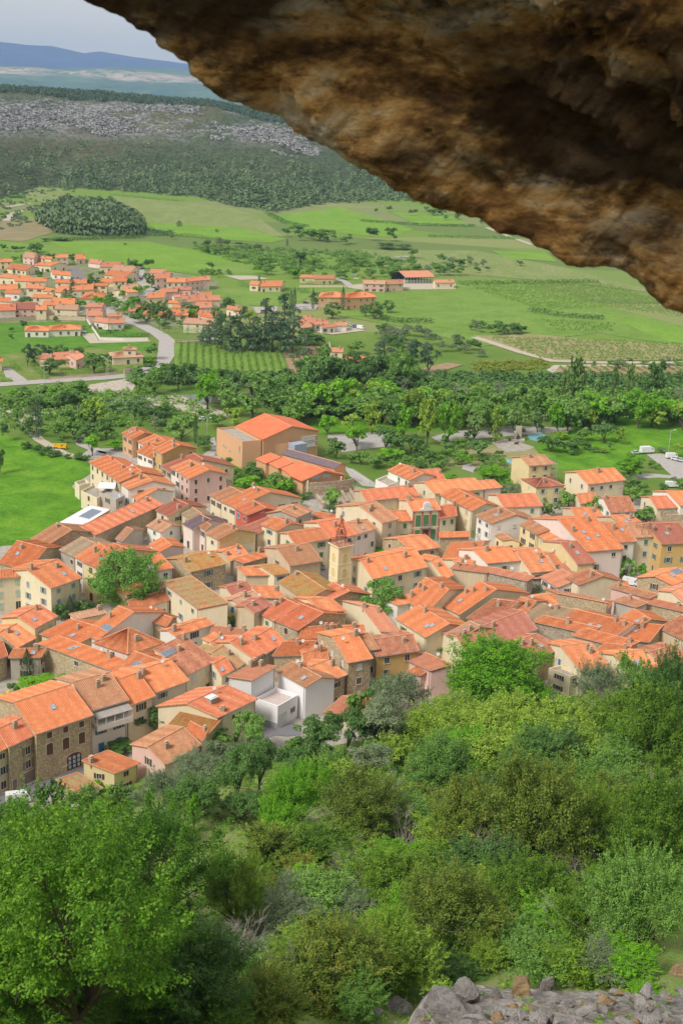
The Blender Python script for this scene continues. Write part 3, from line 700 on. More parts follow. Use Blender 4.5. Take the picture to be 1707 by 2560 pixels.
# --- the eastern half
H('H',(305,277),(530,257),(216,192),7,'w','b','white house with buff shutters and a broad ribbed roof',sh='y',chim=1,dens=.6,gwin=False)
H('H',(590,337),(742,322),(487,198),6,'c','b','roof with antennas beside the broad ribbed one',sh='n',sky_=1,dsh=1)
H('H',(745,287),(862,277),(692,216),5,'w','b','small white house with a roof window, below the narrow yellow one',sh='n',chim=1,dsh=1)
H('H',(20,245),(225,240),(100,162),5,'c','b','orange roof just below the long hedge',win=False,chim=1)
H('H',(150,312),(257,302),(82,255),5,'c','b','small roof with an orange clay flue below the hedge',win=False,chim=2)
H('H',(30,378),(78,352),(-55,262),6,'c','b','plain roof beside the second plane tree',win=False,chim=1)
H('H',(300,332),(560,390),(325,318),6,'S','s','long crumbling stone wall house with a thin tile edge',kind='m',win=False,dsh=1,chim=0)
H('H',(78,310),(300,337),(105,292),6,'b','s','rendered wall house continuing the crumbling stone one',kind='m',win=False,chim=2,dsh=1)
H('H',(560,374),(652,374),(535,352),4.5,'S','s','small stone house beside the salmon roof',win=False,chim=0)
H('H',(652,368),(758,432),(785,318),5,'w','s','smooth salmon-red roof with a brown window on its gable',sh='n',chim=0)
H('H',(818,370),(898,415),(962,316),6.5,'c','x','cream house with a large blank gable and old tiles',win=False,chim=1)
H('H',(775,302),(900,332),(800,282),5,'S','s','thin roofed stone house behind the cream blank gable',kind='m',win=False,chim=1)
H('H',(1120,427),(1215,437),(1108,390),3,'w','b','little orange roof beside the parked white van',kind='m',win=False,chim=0)
H('H',(1105,435),(1350,502),(1130,426),6,'P','b','pink-white house with a tile coped stepped wall',kind='m',win=False,chim=1)
H('H',(1495,417),(1640,362),(1387,363),6,'s','b','stone house with solar panels near the parked cars',sh='n',sky_=1,dens=.5,chim=0)
H('H',(1568,528),(1690,480),(1492,462),5.5,'c','s','yellowish stained gable house at the eastern frame edge',win=False,chim=0)
H('H',(1268,522),(1580,590),(1320,512),5,'s','s','long curving stone wall house at the eastern edge',kind='m',win=False,chim=1)
H('H',(1125,522),(1265,560),(1200,513),5,'g','b','grey walled house with a white chimney behind the stone curve',kind='m',win=False,chim=1)
H('H',(935,584),(1060,590),(1000,528),4,'g','b','small bright lean-to roof beside a grey wall',kind='m',win=False,dsh=1,chim=0)
H('H',(720,548),(868,528),(612,515),5,'s','b','low stone house with a wide smooth orange roof',win=False,chim=0)
H('H',(680,442),(975,497),(800,438),5,'s','x','rubble house with a cream end wall and drip tile edge',kind='m',win=False,chim=0)
H('H',(745,662),(1115,757),(870,577),6,'w','b','wide ribbed roof with a white framed gable window',win=False,sky_=2,chim=2,wmax=9)
H('H',(1130,652),(1230,715),(1253,578),6,'c','b','strong orange roof with one skylight, east of the wide ribbed roof',win=False,sky_=1,chim=1)
H('H',(530,625),(735,665),(665,543),6,'c','g','pale grey-brown roof, the only dusty one among the orange',kind='m',win=False,dsh=1,chim=1)
H('H',(612,654),(952,730),(690,645),6,'S','b','long low stone wall below the dusty roof',kind='m',win=False,chim=1)
H('H',(862,742),(1190,826),(960,735),5.5,'s','b','stone house with smooth roof in front of the wide ribbed one',kind='m',win=False,chim=2)
H('H',(1122,768),(1345,784),(1240,690),5,'s','b','stone house with a smooth roof beside the buff shuttered corner',kind='m',win=False,chim=2,sky_=1)
H('H',(1418,697),(1568,770),(1560,618),6,'b','x','house with dark red and white tile pattern and buff shutters',sh='y',chim=0)
H('G',(1335,390),(1480,470),(1475,248),7,'c','b','large ribbed roof with several antennas near the second plane tree',win=False,chim=3,wmax=12)
H('H',(25,557),(125,607),(258,400),6,'c','b','great ribbed roof in the middle with a small inner courtyard',win=False,chim=3,sky_=1,wmax=12)
H('G',(1290,424),(1470,386),(1200,416),7,'w','b','white gable with a long blank side beside the second plane tree',kind='m',win=False,chim=1,wmax=16)
H('G',(1285,512),(1475,632),(1430,430),7,'c','b','cream house with a ribbed roof and two skylights below the white gable',sh='g',sky_=2,chim=1,dens=.6)
H('G',(1240,640),(1475,682),(1290,592),4.5,'c','b','low orange roof sweeping below the cream ribbed house',kind='m',win=False,chim=0)
H('H',(182,632),(330,652),(350,510),6,'c','x','dark variegated roof in the middle of the eastern quarter',win=False,chim=1)
H('H',(440,602),(530,627),(525,500),6,'c','b','narrow orange roof beside the dusty pale one',win=False,chim=1,dsh=1)
H('H',(190,872),(618,702),(105,750),7,'c','b','widest front roof behind the bright green tree',sh='n',chim=3,sky_=1,wmax=9,dens=.5)
H('H',(42,738),(105,772),(195,655),7.5,'c','p','cream house with a pale roof and green shutters',sh='g',chim=1)
H('H',(640,882),(777,826),(480,790),6,'s','x','striped old roof over a stone side wall behind the bright green tree',win=False,sky_=1,chim=2)
H('H',(905,968),(1090,950),(780,812),6,'c','b','ribbed front roof with a metal flue above the slope',sh='b',dens=.5,chim=2)
H('H',(995,862),(1150,882),(1090,822),5,'s','o','smooth roof edge behind the ribbed front roof',kind='m',win=False,chim=1)
H('H',(1270,990),(1435,962),(1120,868),5,'c','b','front roof with a skylight above the dark bushes',win=False,sky_=2,chim=0)
H('H',(1440,950),(1600,905),(1350,852),5,'c','x','dark red patterned roof at the eastern front edge',win=False,chim=0)
H('H',(700,955),(840,1010),(760,945),4.6,'c','b','peach terrace block with a grey railing behind the bright green tree',kind='f',sh='n',dens=.4)
H('G',(1345,778),(1510,850),(1480,762),6,'P','s','pink walled house beside the dark bush',kind='m',win=False,chim=0,dsh=1)
H('G',(1360,862),(1440,880),(1430,845),4.8,'P','b','little pink porch with its own orange roof',kind='m',win=False,chim=0)
H('G',(820,1125),(1090,1150),(960,1048),3,'c','s','low roof glimpsed between the trees at the foot of the slope',win=False,chim=1)

# ---- hand-made facades of the two big stone houses on the street
def arch_window(h, u, z, w, ht, grid=False):
    p = h['a'] + h['e'] * u; out = -(h['n'] - h['e'] * h['n'].dot(h['e'])); rz = math.atan2(out.y, out.x) + PI / 2
    N = 10; rise = w * (.28 if grid else .14)
    def prof(wd, hh, rs): return [(-wd/2, 0), (wd/2, 0)] + [(wd/2 * math.cos(PI * k / N), hh - rs + rs * math.sin(PI * k / N)) for k in range(N + 1)]
    f = MB(); oi = prof(w, ht, rise); oo = [(x * (1 + .26 / w), y + (.12 if y > 0 else 0)) for x, y in oi]
    for k in range(1, len(oi)):
        j = (k + 1) % len(oi); 
        f.face([(oi[k][0], -.05, oi[k][1]), (oi[j][0], -.05, oi[j][1]), (oo[j][0], -.05, oo[j][1]), (oo[k][0], -.05, oo[k][1])], 0)
        f.face([(oo[k][0], -.05, oo[k][1]), (oo[j][0], -.05, oo[j][1]), (oo[j][0], 0, oo[j][1]), (oo[k][0], 0, oo[k][1])], 0)
    fo = f.build('window', [FRAMEM if not grid else CAP], h['root']); fo.location = (p.x, p.y, z); fo.rotation_euler = (0, 0, rz)
    g_ = MB(); g_.face([(x, -.02, y) for x, y in oi], 0)
    if grid:
        for i in range(3):
            for j in range(3):
                cx = (-.30 + .30 * i) * w; cz = ht * (.17 + .27 * j); g_.box((cx, -.035, cz), (w * .085, 0, 0), (0, .012, 0), (0, 0, ht * .10), 1)
    g_.build('pane' if grid else 'shutters', [SHUT['n'] if not grid else DARK, plain('frosted_pane', (.42, .44, .46), .3)], fo)
k = F43['L'] / 13.2
for u, zz in ((3.0, 0), (6.9, 0), (10.8, 0)):
    arch_window(F43, u * k, 4.6, 1.25, 2.1); awin(F43, 'f', u * k, 8.25, .95, 1.1, 'n', 'closed')
arch_window(F43, 8.8 * k, .35, 2.9, 3.0, True)
k = F44['L'] / 7.5
for z, s_ in ((6.2, 'm'), (3.6, 'm')): awin(F44, 'f', 5.0 * k, z, 1.0, 1.4, s_, 'open')
awin(F44, 'f', 5.2 * k, 1.15, 2.3, 2.2, 'm', 'closed', True); awin(F44, 'f', 1.1 * k, 1.05, .95, 2.0, 'm', 'closed', True)
# ------------------------------------------------------------------ roof furniture placed by hand
def by_label(s):
    for r in HOUSES:
        if s in r['root']['label']: return r
    raise KeyError(s)
def on_roof(r, u, q):
    p = r['a'] + r['e'] * r['L'] * u + r['n'] * r['hw'] * q; return Vector((p.x, p.y, r['he'] + r['hw'] * q * r['pitch']))
SOLAR = plain('solar_glass', (.18, .22, .27), .15, .6, .2, 4)
def solar(lab, u, q, w, l, n=2):
    r = by_label(lab); up = (r['n'] + Vector((0, 0, r['pitch']))).normalized(); e = r['e']; nn = e.cross(up).normalized(); nn = nn if nn.z > 0 else -nn
    mb = MB()
    for i in range(n):
        c = e * ((i - (n - 1) / 2) * w / n) + nn * .22
        mb.box(c, e * (w / n / 2 - .04), up * (l / 2), nn * .03, 0); mb.box(c - nn * .04, e * (w / n / 2), up * (l / 2 + .05), nn * .03, 1)
    for s in (-1, 1): mb.box(nn * .1, e * w * .45, up * .05, nn * .1, 1)
    o = mb.build('solar_panel', [SOLAR, WHITE], r['roof']); o.location = on_roof(r, u, q)
solar('four long solar panels', .55, .62, 3.6, 1.9, 4)
solar('two solar panels and an open loggia', .75, .35, 2.6, 1.6, 2)
solar('yellow house with a solar skylight', .8, .65, 1.6, 1.6, 1)
solar('stone house with solar panels', .75, .75, 3.4, 1.8, 2)
solar('large grey rooflight', .18, .75, 3.4, 1.5, 1)
solar('orange roofed end house', .25, .5, 1.4, 1.2, 1)
# ventilation box
r = by_label('rooftop ventilation box'); mb = MB(); az = math.atan2(r['e'].y, r['e'].x)
mb.zbox(0, 0, -.8, .9, .75, .65, az, 0); mb.zbox(0, 0, .9, 1.05, .95, .85, az, 1); mb.zbox(0, 0, 1.05, 1.2, .7, .6, az, 1)
o = mb.build('chimney', [CHIM, WHITE], r['roof']); o.location = on_roof(r, .35, .65)
# corrugated awning strip under the eave of the blue window house
r = by_label('white house with blue windows'); mb = MB(); out = -(r['n'] - r['e'] * r['n'].dot(r['e'])); Zv = Vector((0, 0, 1))
P = r['a'] + Vector((0, 0, -.55)); Q = r['b'] + Vector((0, 0, -.55))
slope(mb, P + out * 2.0 - Zv * .55, Q + out * 2.0 - Zv * .55, Q, P, 0, 1, per=.2, amp=.03)
o = mb.build('awning', [plain('fibre_cement', (.36, .32, .29), .9), GUTTER], r['root'])
mb = MB()
for k in range(5):
    p = P.lerp(Q, (k + .02) / 4.04) + out * 1.85; mb.tube((p.x, p.y, p.z - 1.9), (p.x, p.y, p.z - .5), .09, .09, 6)
mb.box((P + Q) / 2 + out * 1.0 - Zv * 2.4, (Q - P) / 2, out * 1.0, Zv * .5, 0)
mb.build('balcony', [WALLS['w'][0]], r['root'])
# garage door and roof terrace notch
r = by_label('white garage door'); awin(r, 'f', r['L'] * .3, 1.2, 2.8, 2.3, 'w', 'closed', True); awin(r, 'l', r['w'] * .2, 1.1, 1, 2.1, 'n', 'closed', True)
r = by_label('one bright blue door'); awin(r, 'f' if r['n'].x < 0 else 'l', 1.6, 1.1, .95, 2.1, 'b', 'closed', True)
# mural on the gable
g = NG('faded_mural', .95, .1); uvn = g.noise(g.co('Object', (1, 1, 1)), .55, 5, .6, .6)
g.col(g.mix(g.ramp(g.noise(g.co(), 3, 5), [(.4, 0), (.7, .5)]), g.ramp(uvn, [(.36, (.66, .56, .44)), (.47, (.72, .50, .14)), (.55, (.74, .55, .20)), (.62, (.70, .60, .48))]), (.68, .60, .50)))
r = by_label('faded painted mural'); n_, e_ = r['n'], r['e']; out = (e_ - n_ * (n_.dot(e_) / n_.dot(n_))).normalized()
mb = MB(); b_ = r['b'] + out * .012; w_ = r['w'] / 2; h_ = r['he']
pp = lambda u, z: (b_ + n_ * u).to_3d() * 1 + Vector((0, 0, z - b_.z))
mb.face([pp(.5, h_ * .62), pp(2 * w_ - .5, h_ * .62), pp(2 * w_ - .5, h_ - .1), pp(w_ * 1.0, h_ + w_ * r['pitch'] - .3), pp(.5, h_ - .1)])
mb.build('mural', [g.m], r['root'])
mb = MB(); mb.face([pp(1.2, h_*.28), pp(2*w_-1, h_*.28), pp(2*w_-1, h_*.36), pp(1.2, h_*.36)]); mb.build('painted_band', [plain('faded_blue_letters', (.50, .50, .50), .95)], r['root'])

# ------------------------------------------------------------------ bell tower
TW = stucco('tower_plaster', (.84, .72, .46), .2); TY = plain('tower_louvre', (.62, .47, .12), .9); IRON = plain('rusty_iron', (.22, .075, .055), .8, .2)
def bell_tower():
    Hc = 14.2; f_ = gp(846, 1369.5, Hc); r_ = gp(882.2, 1362.7, Hc); l_ = gp(819.6, 1354.6, Hc)
    e = (r_ - f_); side = (e.length + (l_ - f_).length) / 2; e.normalize(); n = Vector((-e.y, e.x, 0)); n = n if n.dot(l_ - f_) > 0 else -n
    c = f_ + e * side / 2 + n * side / 2; base = Vector((c.x, c.y, 0)); root = empty('bell_tower', base)
    meta(root, 'tall cream bell tower with string courses and a red iron bell cage', 'tower')
    hs = side / 2 - .35; Zv = Vector((0, 0, 1)); az = math.atan2(e.y, e.x)
    mb = MB(); mb.zbox(0, 0, -1, Hc - .5, hs, hs, az, 0); mb.build('shaft', [TW], root)
    mb = MB()
    for z, x, t in ((Hc - .5, .12, .14), (Hc - .36, .25, .14), (Hc - .22, .38, .22)): mb.zbox(0, 0, z, z + t, hs + x, hs + x, az, 0)
    mb.build('cornice', [TW], root)
    for z in (Hc - 4.55, Hc - 8.1): mb = MB(); mb.zbox(0, 0, z, z + .16, hs + .07, hs + .07, az, 0); mb.build('string_course', [TW], root)
    mb = MB(); mb.zbox(0, 0, Hc, Hc + .03, hs + .2, hs + .2, az, 0); mb.build('platform', [plain('terracotta_deck', (.60, .30, .19), .9)], root)
    for out, al in ((-n, e), (e, n), (-e, -n)):
        for z in (Hc - 4.1, Hc - 7.65):
            mb = MB(); w, ht = .50, 1.5
            prof = [(-w, 0), (w, 0)] + [(w * math.cos(PI * k / 8), ht + w * math.sin(PI * k / 8)) for k in range(9)]
            P2 = lambda x, y, o: out * (hs + o) + al * x + Zv * (z + y)
            mb.face([P2(x, y, .015) for x, y in prof], 0); so_ = [(x * 1.32, y * 1.0 + (.14 if y > 0 else -.08)) for x, y in prof]
            for k in range(len(prof)):
                j = (k + 1) % len(prof); mb.face([P2(*prof[k], .05), P2(*prof[j], .05), P2(*so_[j], .05), P2(*so_[k], .05)], 1)
                mb.face([P2(*so_[k], .05), P2(*so_[j], .05), P2(*so_[j], 0), P2(*so_[k], 0)], 1)
            for k in range(6): mb.box(out * (hs + .03) + Zv * (z + .15 + k * .27), al * (w - .05), out * .02, Zv * .05, 1)
            mb.build('louvre_window', [TY, TW], root)
    mb = MB(); R = hs + .1; cs = [(-1, -1), (1, -1), (1, 1), (-1, 1)]
    for i in range(4):
        a = e * cs[i][0] * R + n * cs[i][1] * R; b = e * cs[(i+1) % 4][0] * R + n * cs[(i+1) % 4][1] * R
        mb.tube(a + Zv * (Hc + 1.0), b + Zv * (Hc + 1.0), .05, n=5); mb.tube(a + Zv * (Hc + .1), b + Zv * (Hc + .1), .03, n=4)
        for k in range(9): p = a.lerp(b, k / 9); mb.tube(p + Zv * Hc, p + Zv * (Hc + 1.0), .03 if k else .06, n=4)
    mb.build('railing', [IRON], root)
    mb = MB(); rr = 1.2; N = 8; ring = lambda r, z: [(r * math.cos(2*PI*k/N), r * math.sin(2*PI*k/N), z) for k in range(N)]
    lv = [(rr, Hc), (rr, Hc + 1.9), (rr * 1.06, Hc + 2.0), (rr, Hc + 2.5), (rr * .86, Hc + 3.1), (rr * .62, Hc + 3.7), (rr * .40, Hc + 4.2), (rr * .36, Hc + 4.9), (rr * .16, Hc + 5.3), (.03, Hc + 5.8)]
    for i in range(len(lv) - 1):
        a, b = ring(*lv[i]), ring(*lv[i + 1])
        for k in range(N): mb.tube(a[k], b[k], .045, .04, 4)
        if i: 
            for k in range(N): mb.tube(a[k], a[(k+1) % N], .04, n=4)
    for k in range(N):
        a = ring(rr, Hc + 1.0)[k]; b = ring(rr, Hc + 1.9)[(k+1) % N]; mb.tube(a, b, .025, n=4); b = ring(rr, Hc + 1.9)[(k-1) % N]; mb.tube(a, b, .025, n=4)
        for z in (2.5, 3.1): a = ring(rr * 1.05, Hc + z)[k]; mb.tube(a, (a[0] * 1.12, a[1] * 1.12, a[2] + .35), .03, .01, 4)
    mb.tube((0, 0, Hc + 5.7), (0, 0, Hc + 8.6), .035, .02, 5); mb.tube((-.35, 0, Hc + 7.2), (.35, 0, Hc + 7.2), .025, n=4)
    for k in range(7):
        t = k / 6; mb.tube((-.35 + .7 * t, 0, Hc + 8.5 + .16 * math.sin(t * 6)), (-.24 + .7 * t, 0, Hc + 8.5 + .16 * math.sin(t * 6 + 1)), .045, n=4)
    mb.build('bell_cage', [IRON], root)
    mb = MB(); prev = None
    for r2, z in ((.06, 3.4), (.28, 3.3), (.36, 3.0), (.42, 2.7), (.55, 2.45)):
        q = [(r2 * math.cos(2*PI*k/12), r2 * math.sin(2*PI*k/12), Hc + z) for k in range(12)]
        if prev:
            for k in range(12): mb.face([prev[k], prev[(k+1) % 12], q[(k+1) % 12], q[k]])
        prev = q
    mb.build('bell', [plain('bronze', (.16, .12, .08), .5, .5, metal=.6)], root)
bell_tower()

# ------------------------------------------------------------------ sports hall and community hall
def absorb(main, other):
    """children of a second block become parts of the first"""
    off = other['root'].location - main['root'].location
    for ch in list(other['root'].children): ch.parent = main['root']; ch.location = ch.location + off
    HOUSES.remove(other); bpy.data.objects.remove(other['root'])
K = .1913
def T3(x, y): return ('S', 530 + x * K, 1020 + y * K)
def HB(pts, he, wall, roof, label, **k):
    q = [(530 + x * K, 1020 + y * K) for x, y in pts]
    return house('S', q[0], q[1], q[2], he, wall, roof, label, **k)
SMOOTH = NG('membrane_roof', .8, .2); SMOOTH = SMOOTH.col(SMOOTH.ramp(SMOOTH.noise(SMOOTH.co(), .4, 6, .7), [(.35, (.64, .17, .075)), (.65, (.70, .22, .11))]))
gym = HB([(330, 237), (670, 408), (685, 77)], 9.3, 't', SMOOTH, 'large peach sports hall with a broad smooth orange roof', name='sports_hall', cat='hall', win=False, chim=0, ov=.4, per=.8, wmax=30, pitch=.26)
blk = HB([(400, 437), (645, 418), (65, 258)], 9.0, 't', 'o', 'x', kind='f', win=False, rest=PAVE)
b = blk
for u, z in ((.28, 4.4), (.36, 4.1), (.53, 3.6)): awin(b, 'l', b['w'] * (1 - u), z, .5, .9)
awin(b, 'l', b['w'] * .1, 6.0, .5, 2.2)
absorb(gym, blk)
absorb(gym, HB([(605, 478), (1035, 458), (530, 455)], 7.2, 't', 'o', 'x', kind='f', win=False, rest=PAVE))
mb = MB(); rg = gym; p = gp(530 + 1120 * K, 1020 + 500 * K, 6.5)
c = p - gym['root'].location; az = math.atan2(gym['n'].y, gym['n'].x)
mb.zbox(c.x, c.y, 1.2, 7.6, 2.4, 1.6, az, 0); mb.build('stair_glazing', [plain('blue_grey_cladding', (.36, .42, .52), .5)], gym['root'])
mb = MB(); n_, e_ = gym['n'], gym['e']; out = (e_ - n_ * (n_.dot(e_) / n_.dot(n_))).normalized(); nn = n_.normalized()
W2 = gym['w'] * n_.length
p0 = gym['b'] + nn * (W2 * .70) + out * .15; 
for k in range(12):
    q = p0 + nn * (k * W2 * .26 / 12)
    for z in (5.2, 7.1): mb.box((q.x, q.y, z), nn * (W2 * .009), out * .1, Vector((0, 0, .55)), 0)
for z in (4.5, 6.15, 7.85): q = p0 + nn * W2 * .13; mb.box((q.x, q.y, z), nn * W2 * .14, out * .14, Vector((0, 0, .12)), 1)
q = p0 + nn * W2 * .13 - out * .08; mb.box((q.x, q.y, 6.2), nn * W2 * .135, out * .03, Vector((0, 0, 1.7)), 2)
mb.build('window_band', [WHITE, WHITE, plain('brick_blind', (.45, .22, .14), .9)], gym['root'])
dish_p = gym['b'] + nn * 2.0; 
com = H('D', (540, 352), (880, 447), (578, 322), 6.2, 't', 'v', 'community hall with slate strip roof, stepped orange roofs and a stone front', name='community_hall', cat='hall', group=None, win=False, chim=0, per=.6, wmax=16)
for A_, B_, R_ in (((370, 385), (430, 412), (460, 348)), ((450, 411), (510, 445), (548, 373)), ((535, 447), (590, 485), (655, 402))):
    absorb(com, house('D', A_, B_, R_, 4.6, 't', SMOOTH, 'x', kind='m', win=False, chim=0, per=.8, wmax=14))
hl = house('D', (608, 490), (672, 520), (742, 430), 4.8, 't', SMOOTH, 'x', kind='g', win=False, chim=0, per=.8, wmax=14, ov=.9)
STF = stonewall('hall_stone', (.44, .34, .24), (.30, .22, .15), (.60, .50, .38), 1.8)
n_, e_ = hl['n'], hl['e']; out = (e_ - n_ * (n_.dot(e_) / n_.dot(n_))).normalized(); nn = n_.normalized(); W2 = hl['w'] * n_.length
mb = MB(); N = 14
for k in range(N):
    t0, t1 = k / N, (k + 1) / N; f = lambda t: hl['b'] + nn * (W2 * (.02 + 1.15 * t)) + out * (.9 + 2.2 * math.sin(t * PI * .75))
    p, q = f(t0), f(t1); mb.wallface([(p.x, p.y, -1), (q.x, q.y, -1), (q.x, q.y, 4.0), (p.x, p.y, 4.0)], 0)
    pi, qi = p - out * .4, q - out * .4; mb.face([(p.x, p.y, 4.0), (q.x, q.y, 4.0), (qi.x, qi.y, 4.0), (pi.x, pi.y, 4.0)], 0)
mb.build('stone_front', [STF], hl['root'])
mb = MB()
for t in (.08, .55): p = hl['b'] + nn * W2 * t + out * 1.0 if t < .3 else hl['b'] + nn * W2 * .9 + out * 1.1; mb.tube((p.x, p.y, 0), (p.x, p.y, 4.6), .28, n=10)
mb.build('pillar', [TW], hl['root'])
mb = MB()
for t in (.30, .58): p = hl['b'] + nn * W2 * t + out * .03; mb.box((p.x, p.y, 5.0), nn * W2 * .1, out * .03, Vector((0, 0, .6)), 0)
mb.build('gable_glazing', [plain('pale_glazing', (.55, .56, .58), .2, .5)], hl['root'])
absorb(com, hl)
# paved forecourt walls with steps in front of the hall
mb = MB()
for k in range(5):
    p = gp(*tp('D', 760 + k * 52, 640 - k * 14), 0); q = gp(*tp('D', 810 + k * 52, 700 - k * 6), 0); mb.box(((p.x + q.x) / 2, (p.y + q.y) / 2, .35), (q - p) / 2, Vector((-(q - p).y, (q - p).x, 0)).normalized() * .35, (0, 0, .8), 0)
meta(mb.build('retaining_wall', [STF], origin=gp(*tp('D', 860, 640), 0)), 'low stone retaining walls in front of the community hall', 'wall')
# railing down the ramp
mb = MB(); P = [gp(*tp('D', x, y), 1.2) for x, y in ((945, 432), (1000, 468), (1060, 502), (1103, 530))]; o_ = P[0].copy(); o_.z = 0
for a, b in zip(P, P[1:]):
    a = a - o_; b = b - o_; mb.tube(a, b, .05, n=4); mb.tube(a - Vector((0, 0, .9)), b - Vector((0, 0, .9)), .04, n=4)
    for k in range(12): q = a.lerp(b, k / 12); mb.tube(q - Vector((0, 0, 1.2)), q, .03, n=4)
o = mb.build('railing', [WHITE]); o.location = o_; meta(o, 'white metal railing along the ramp beside the community hall', 'railing')

# ------------------------------------------------------------------ town hall
BR = plain('red_brick_trim', (.50, .20, .13), .9, .1, .2, 4)
th = H('D', (1393, 724), (1565, 715), (1352, 655), 8.8, 'c', 'b', 'town hall with tall green shutters, red brick trim and a small clock gable', name='town_hall', cat='town hall', win=False, chim=1)
Lh = th['L']; outv = -(th['n'] - th['e'] * th['n'].dot(th['e'])); e = th['e']; Zv = Vector((0, 0, 1))
for u in (.2, .5, .8):
    awin(th, 'f', Lh * u, 5.9, 1.5, 3.2, 'g', 'closed'); awin(th, 'f', Lh * u, 1.9, 1.5 if u != .5 else 1.8, 3.0, 'g' if u != .5 else 'n', 'closed', True)
mb = MB()
for u in (.02, .35, .65, .98): p = th['a'] + e * Lh * u + outv * .03; mb.box((p.x, p.y, 4.4), e * .28, outv * .06, Zv * 4.3, 0)
for z in (4.0, 8.6): p = th['a'] + e * Lh * .5 + outv * .03; mb.box((p.x, p.y, z), e * Lh * .5, outv * .1, Zv * .14, 1)
mb.build('trim', [BR, TW], th['root'])
mb = MB(); p = th['a'] + e * Lh * .5
mb.box((p.x, p.y, 9.6), e * 1.0, outv * .35, Zv * 1.0, 0); mb.box((p.x, p.y, 10.75), e * .7, outv * .3, Zv * .25, 0); mb.tube((p.x, p.y, 11.0), (p.x, p.y, 11.9), .12, .02, 6)
for s in (-1, 1): mb.box(Vector((p.x, p.y, 8.95)) + e * s * 1.35, e * .35, outv * .3, Zv * .3, 0)
mb.build('clock_gable', [WHITE], th['root'])
mb = MB(); c = Vector((p.x, p.y, 9.8)) + outv * .36; ring = [c + e * .6 * math.cos(2*PI*k/16) + Zv * .6 * math.sin(2*PI*k/16) for k in range(16)]; mb.face(ring, 0)
for d, l_ in ((Zv, .45), (e, .32)): mb.box(c + outv * .015 + d * l_ / 2, d * l_ / 2, (Zv if d == e else e) * .035, outv * .008, 1)
mb.build('clock_face', [plain('clock_white', (.82, .80, .76), .5), DARK], th['root'])
mb = MB(); p = th['a'] + e * Lh * .5 + outv * .55; mb.box((p.x, p.y, 4.15), e * Lh * .2, outv * .5, Zv * .07, 0)
for k in range(13): q = p + e * Lh * .2 * (k / 6 - 1) + outv * .45; mb.tube((q.x, q.y, 4.2), (q.x, q.y, 5.1), .025, n=4)
q = p + outv * .45; mb.box((q.x, q.y, 5.1), e * Lh * .2, outv * .03, Zv * .03, 0); mb.build('balcony', [GUTTER], th['root'])
H('E', (0, 762), (103, 745), (0, 692), 6.5, 'c', 'r', 'cream wing beside the town hall with two green shutters over a sign band', sh='g', chim=1, dens=1.3)

# ------------------------------------------------------------------ white house with the roof terrace
wt = H('S', (694.6, 1765.5), (745, 1737), (639, 1746), 4.7, 'W', 'o', 'bright white garage block with a big roof terrace and grey plinth', kind='f', win=False, rest=plain('terrace_tiles', (.55, .45, .41), .85))
awin(wt, 'f', wt['L'] * .24, 1.35, 2.4, 2.5, 'w', 'closed', True); awin(wt, 'f', wt['L'] * .75, 2.2, 1.3, 1.0)
mb = MB(); a = wt['a']; l2 = wt['a'] + wt['n'] * wt['w']; d = (l2 - a); d.z = 0; o_ = Vector((d.y, -d.x, 0)).normalized()
if o_.dot(a - wt['b']) < 0: o_ = -o_
m_ = (a + l2) / 2 + o_ * .04; mb.box((m_.x, m_.y, .55), d / 2, o_ * .05, Vector((0, 0, .6)), 0); mb.build('plinth', [plain('grey_plinth', (.36, .36, .40), .8)], wt['root'])
mb = MB(); p = a + d * .93 + o_ * .05; mb.tube((p.x, p.y, 3.2), (p.x + o_.x * .7, p.y + o_.y * .7, 3.3), .03, n=5); q = p + o_ * .7
mb.tube((q.x, q.y, 3.25), (q.x, q.y, 3.0), .05, .22, 8); mb.tube((q.x, q.y, 3.0), (q.x, q.y, 2.6), .15, .1, 8, 1); mb.build('wall_lantern', [GUTTER, FRAMEM], wt['root'])

# ------------------------------------------------------------------ scaffold round the yellow house
r = by_label('wrapped in scaffolding'); mb = MB(); o_ = r['b'].copy() + r['root'].location; o_.z = 0; e = r['e']; n_ = r['n']
for j in range(3):
    base = e * (.9 + 1.2 * (j % 2)) ; 
for i in range(5):
    for j in range(2):
        p = e * (.8 + 1.1 * j) + n_ * (i * 2.2 - .5); mb.tube((p.x, p.y, 0), (p.x, p.y, 8.6), .04, n=4)
        for z in (2, 4, 6, 8):
            if i < 4: q = p + n_ * 2.2; mb.tube((p.x, p.y, z), (q.x, q.y, z), .03, n=4); mb.tube((p.x, p.y, z + 1), (q.x, q.y, z + 1), .025, n=4)
for z in (2, 4, 6, 8): c = e * 1.35 + n_ * 3.9; mb.box((c.x, c.y, z), e * .5, n_ * 4.4, (0, 0, .03), 1)
for i in range(4):
    p = e * (-4 + i * 1.8) - n_ * 1.1; mb.tube((p.x, p.y, 0), (p.x, p.y, 8), .04, n=4)
for z in (2, 4, 6, 8): mb.tube(e * -4 - n_ * 1.1 + Vector((0, 0, z)), e * 1.8 - n_ * 1.1 + Vector((0, 0, z)), .03, n=4)
o = mb.build('scaffolding', [plain('galvanised', (.55, .55, .55), .4, metal=.5), BR]); o.location = o_; meta(o, 'metal scaffolding with plank decks around the yellow house', 'scaffolding')
# ------------------------------------------------------------------ white metal shed with solar roof
WM_ = plain('white_sheet_metal', (.72, .73, .75), .4, .4, .05)
sh_ = H('C', (400, 800), (525, 830), (595, 690), 3.2, 'g', WM_, 'white sheet metal shed roof with solar sheets on the meadow edge', kind='m', name='metal_shed', cat='shed', group=None, win=False, chim=0, per=.9, wmax=18, pitch=.12, ov=.2)
solar('white sheet metal shed', .55, .62, 3.2, 5.5, 3)
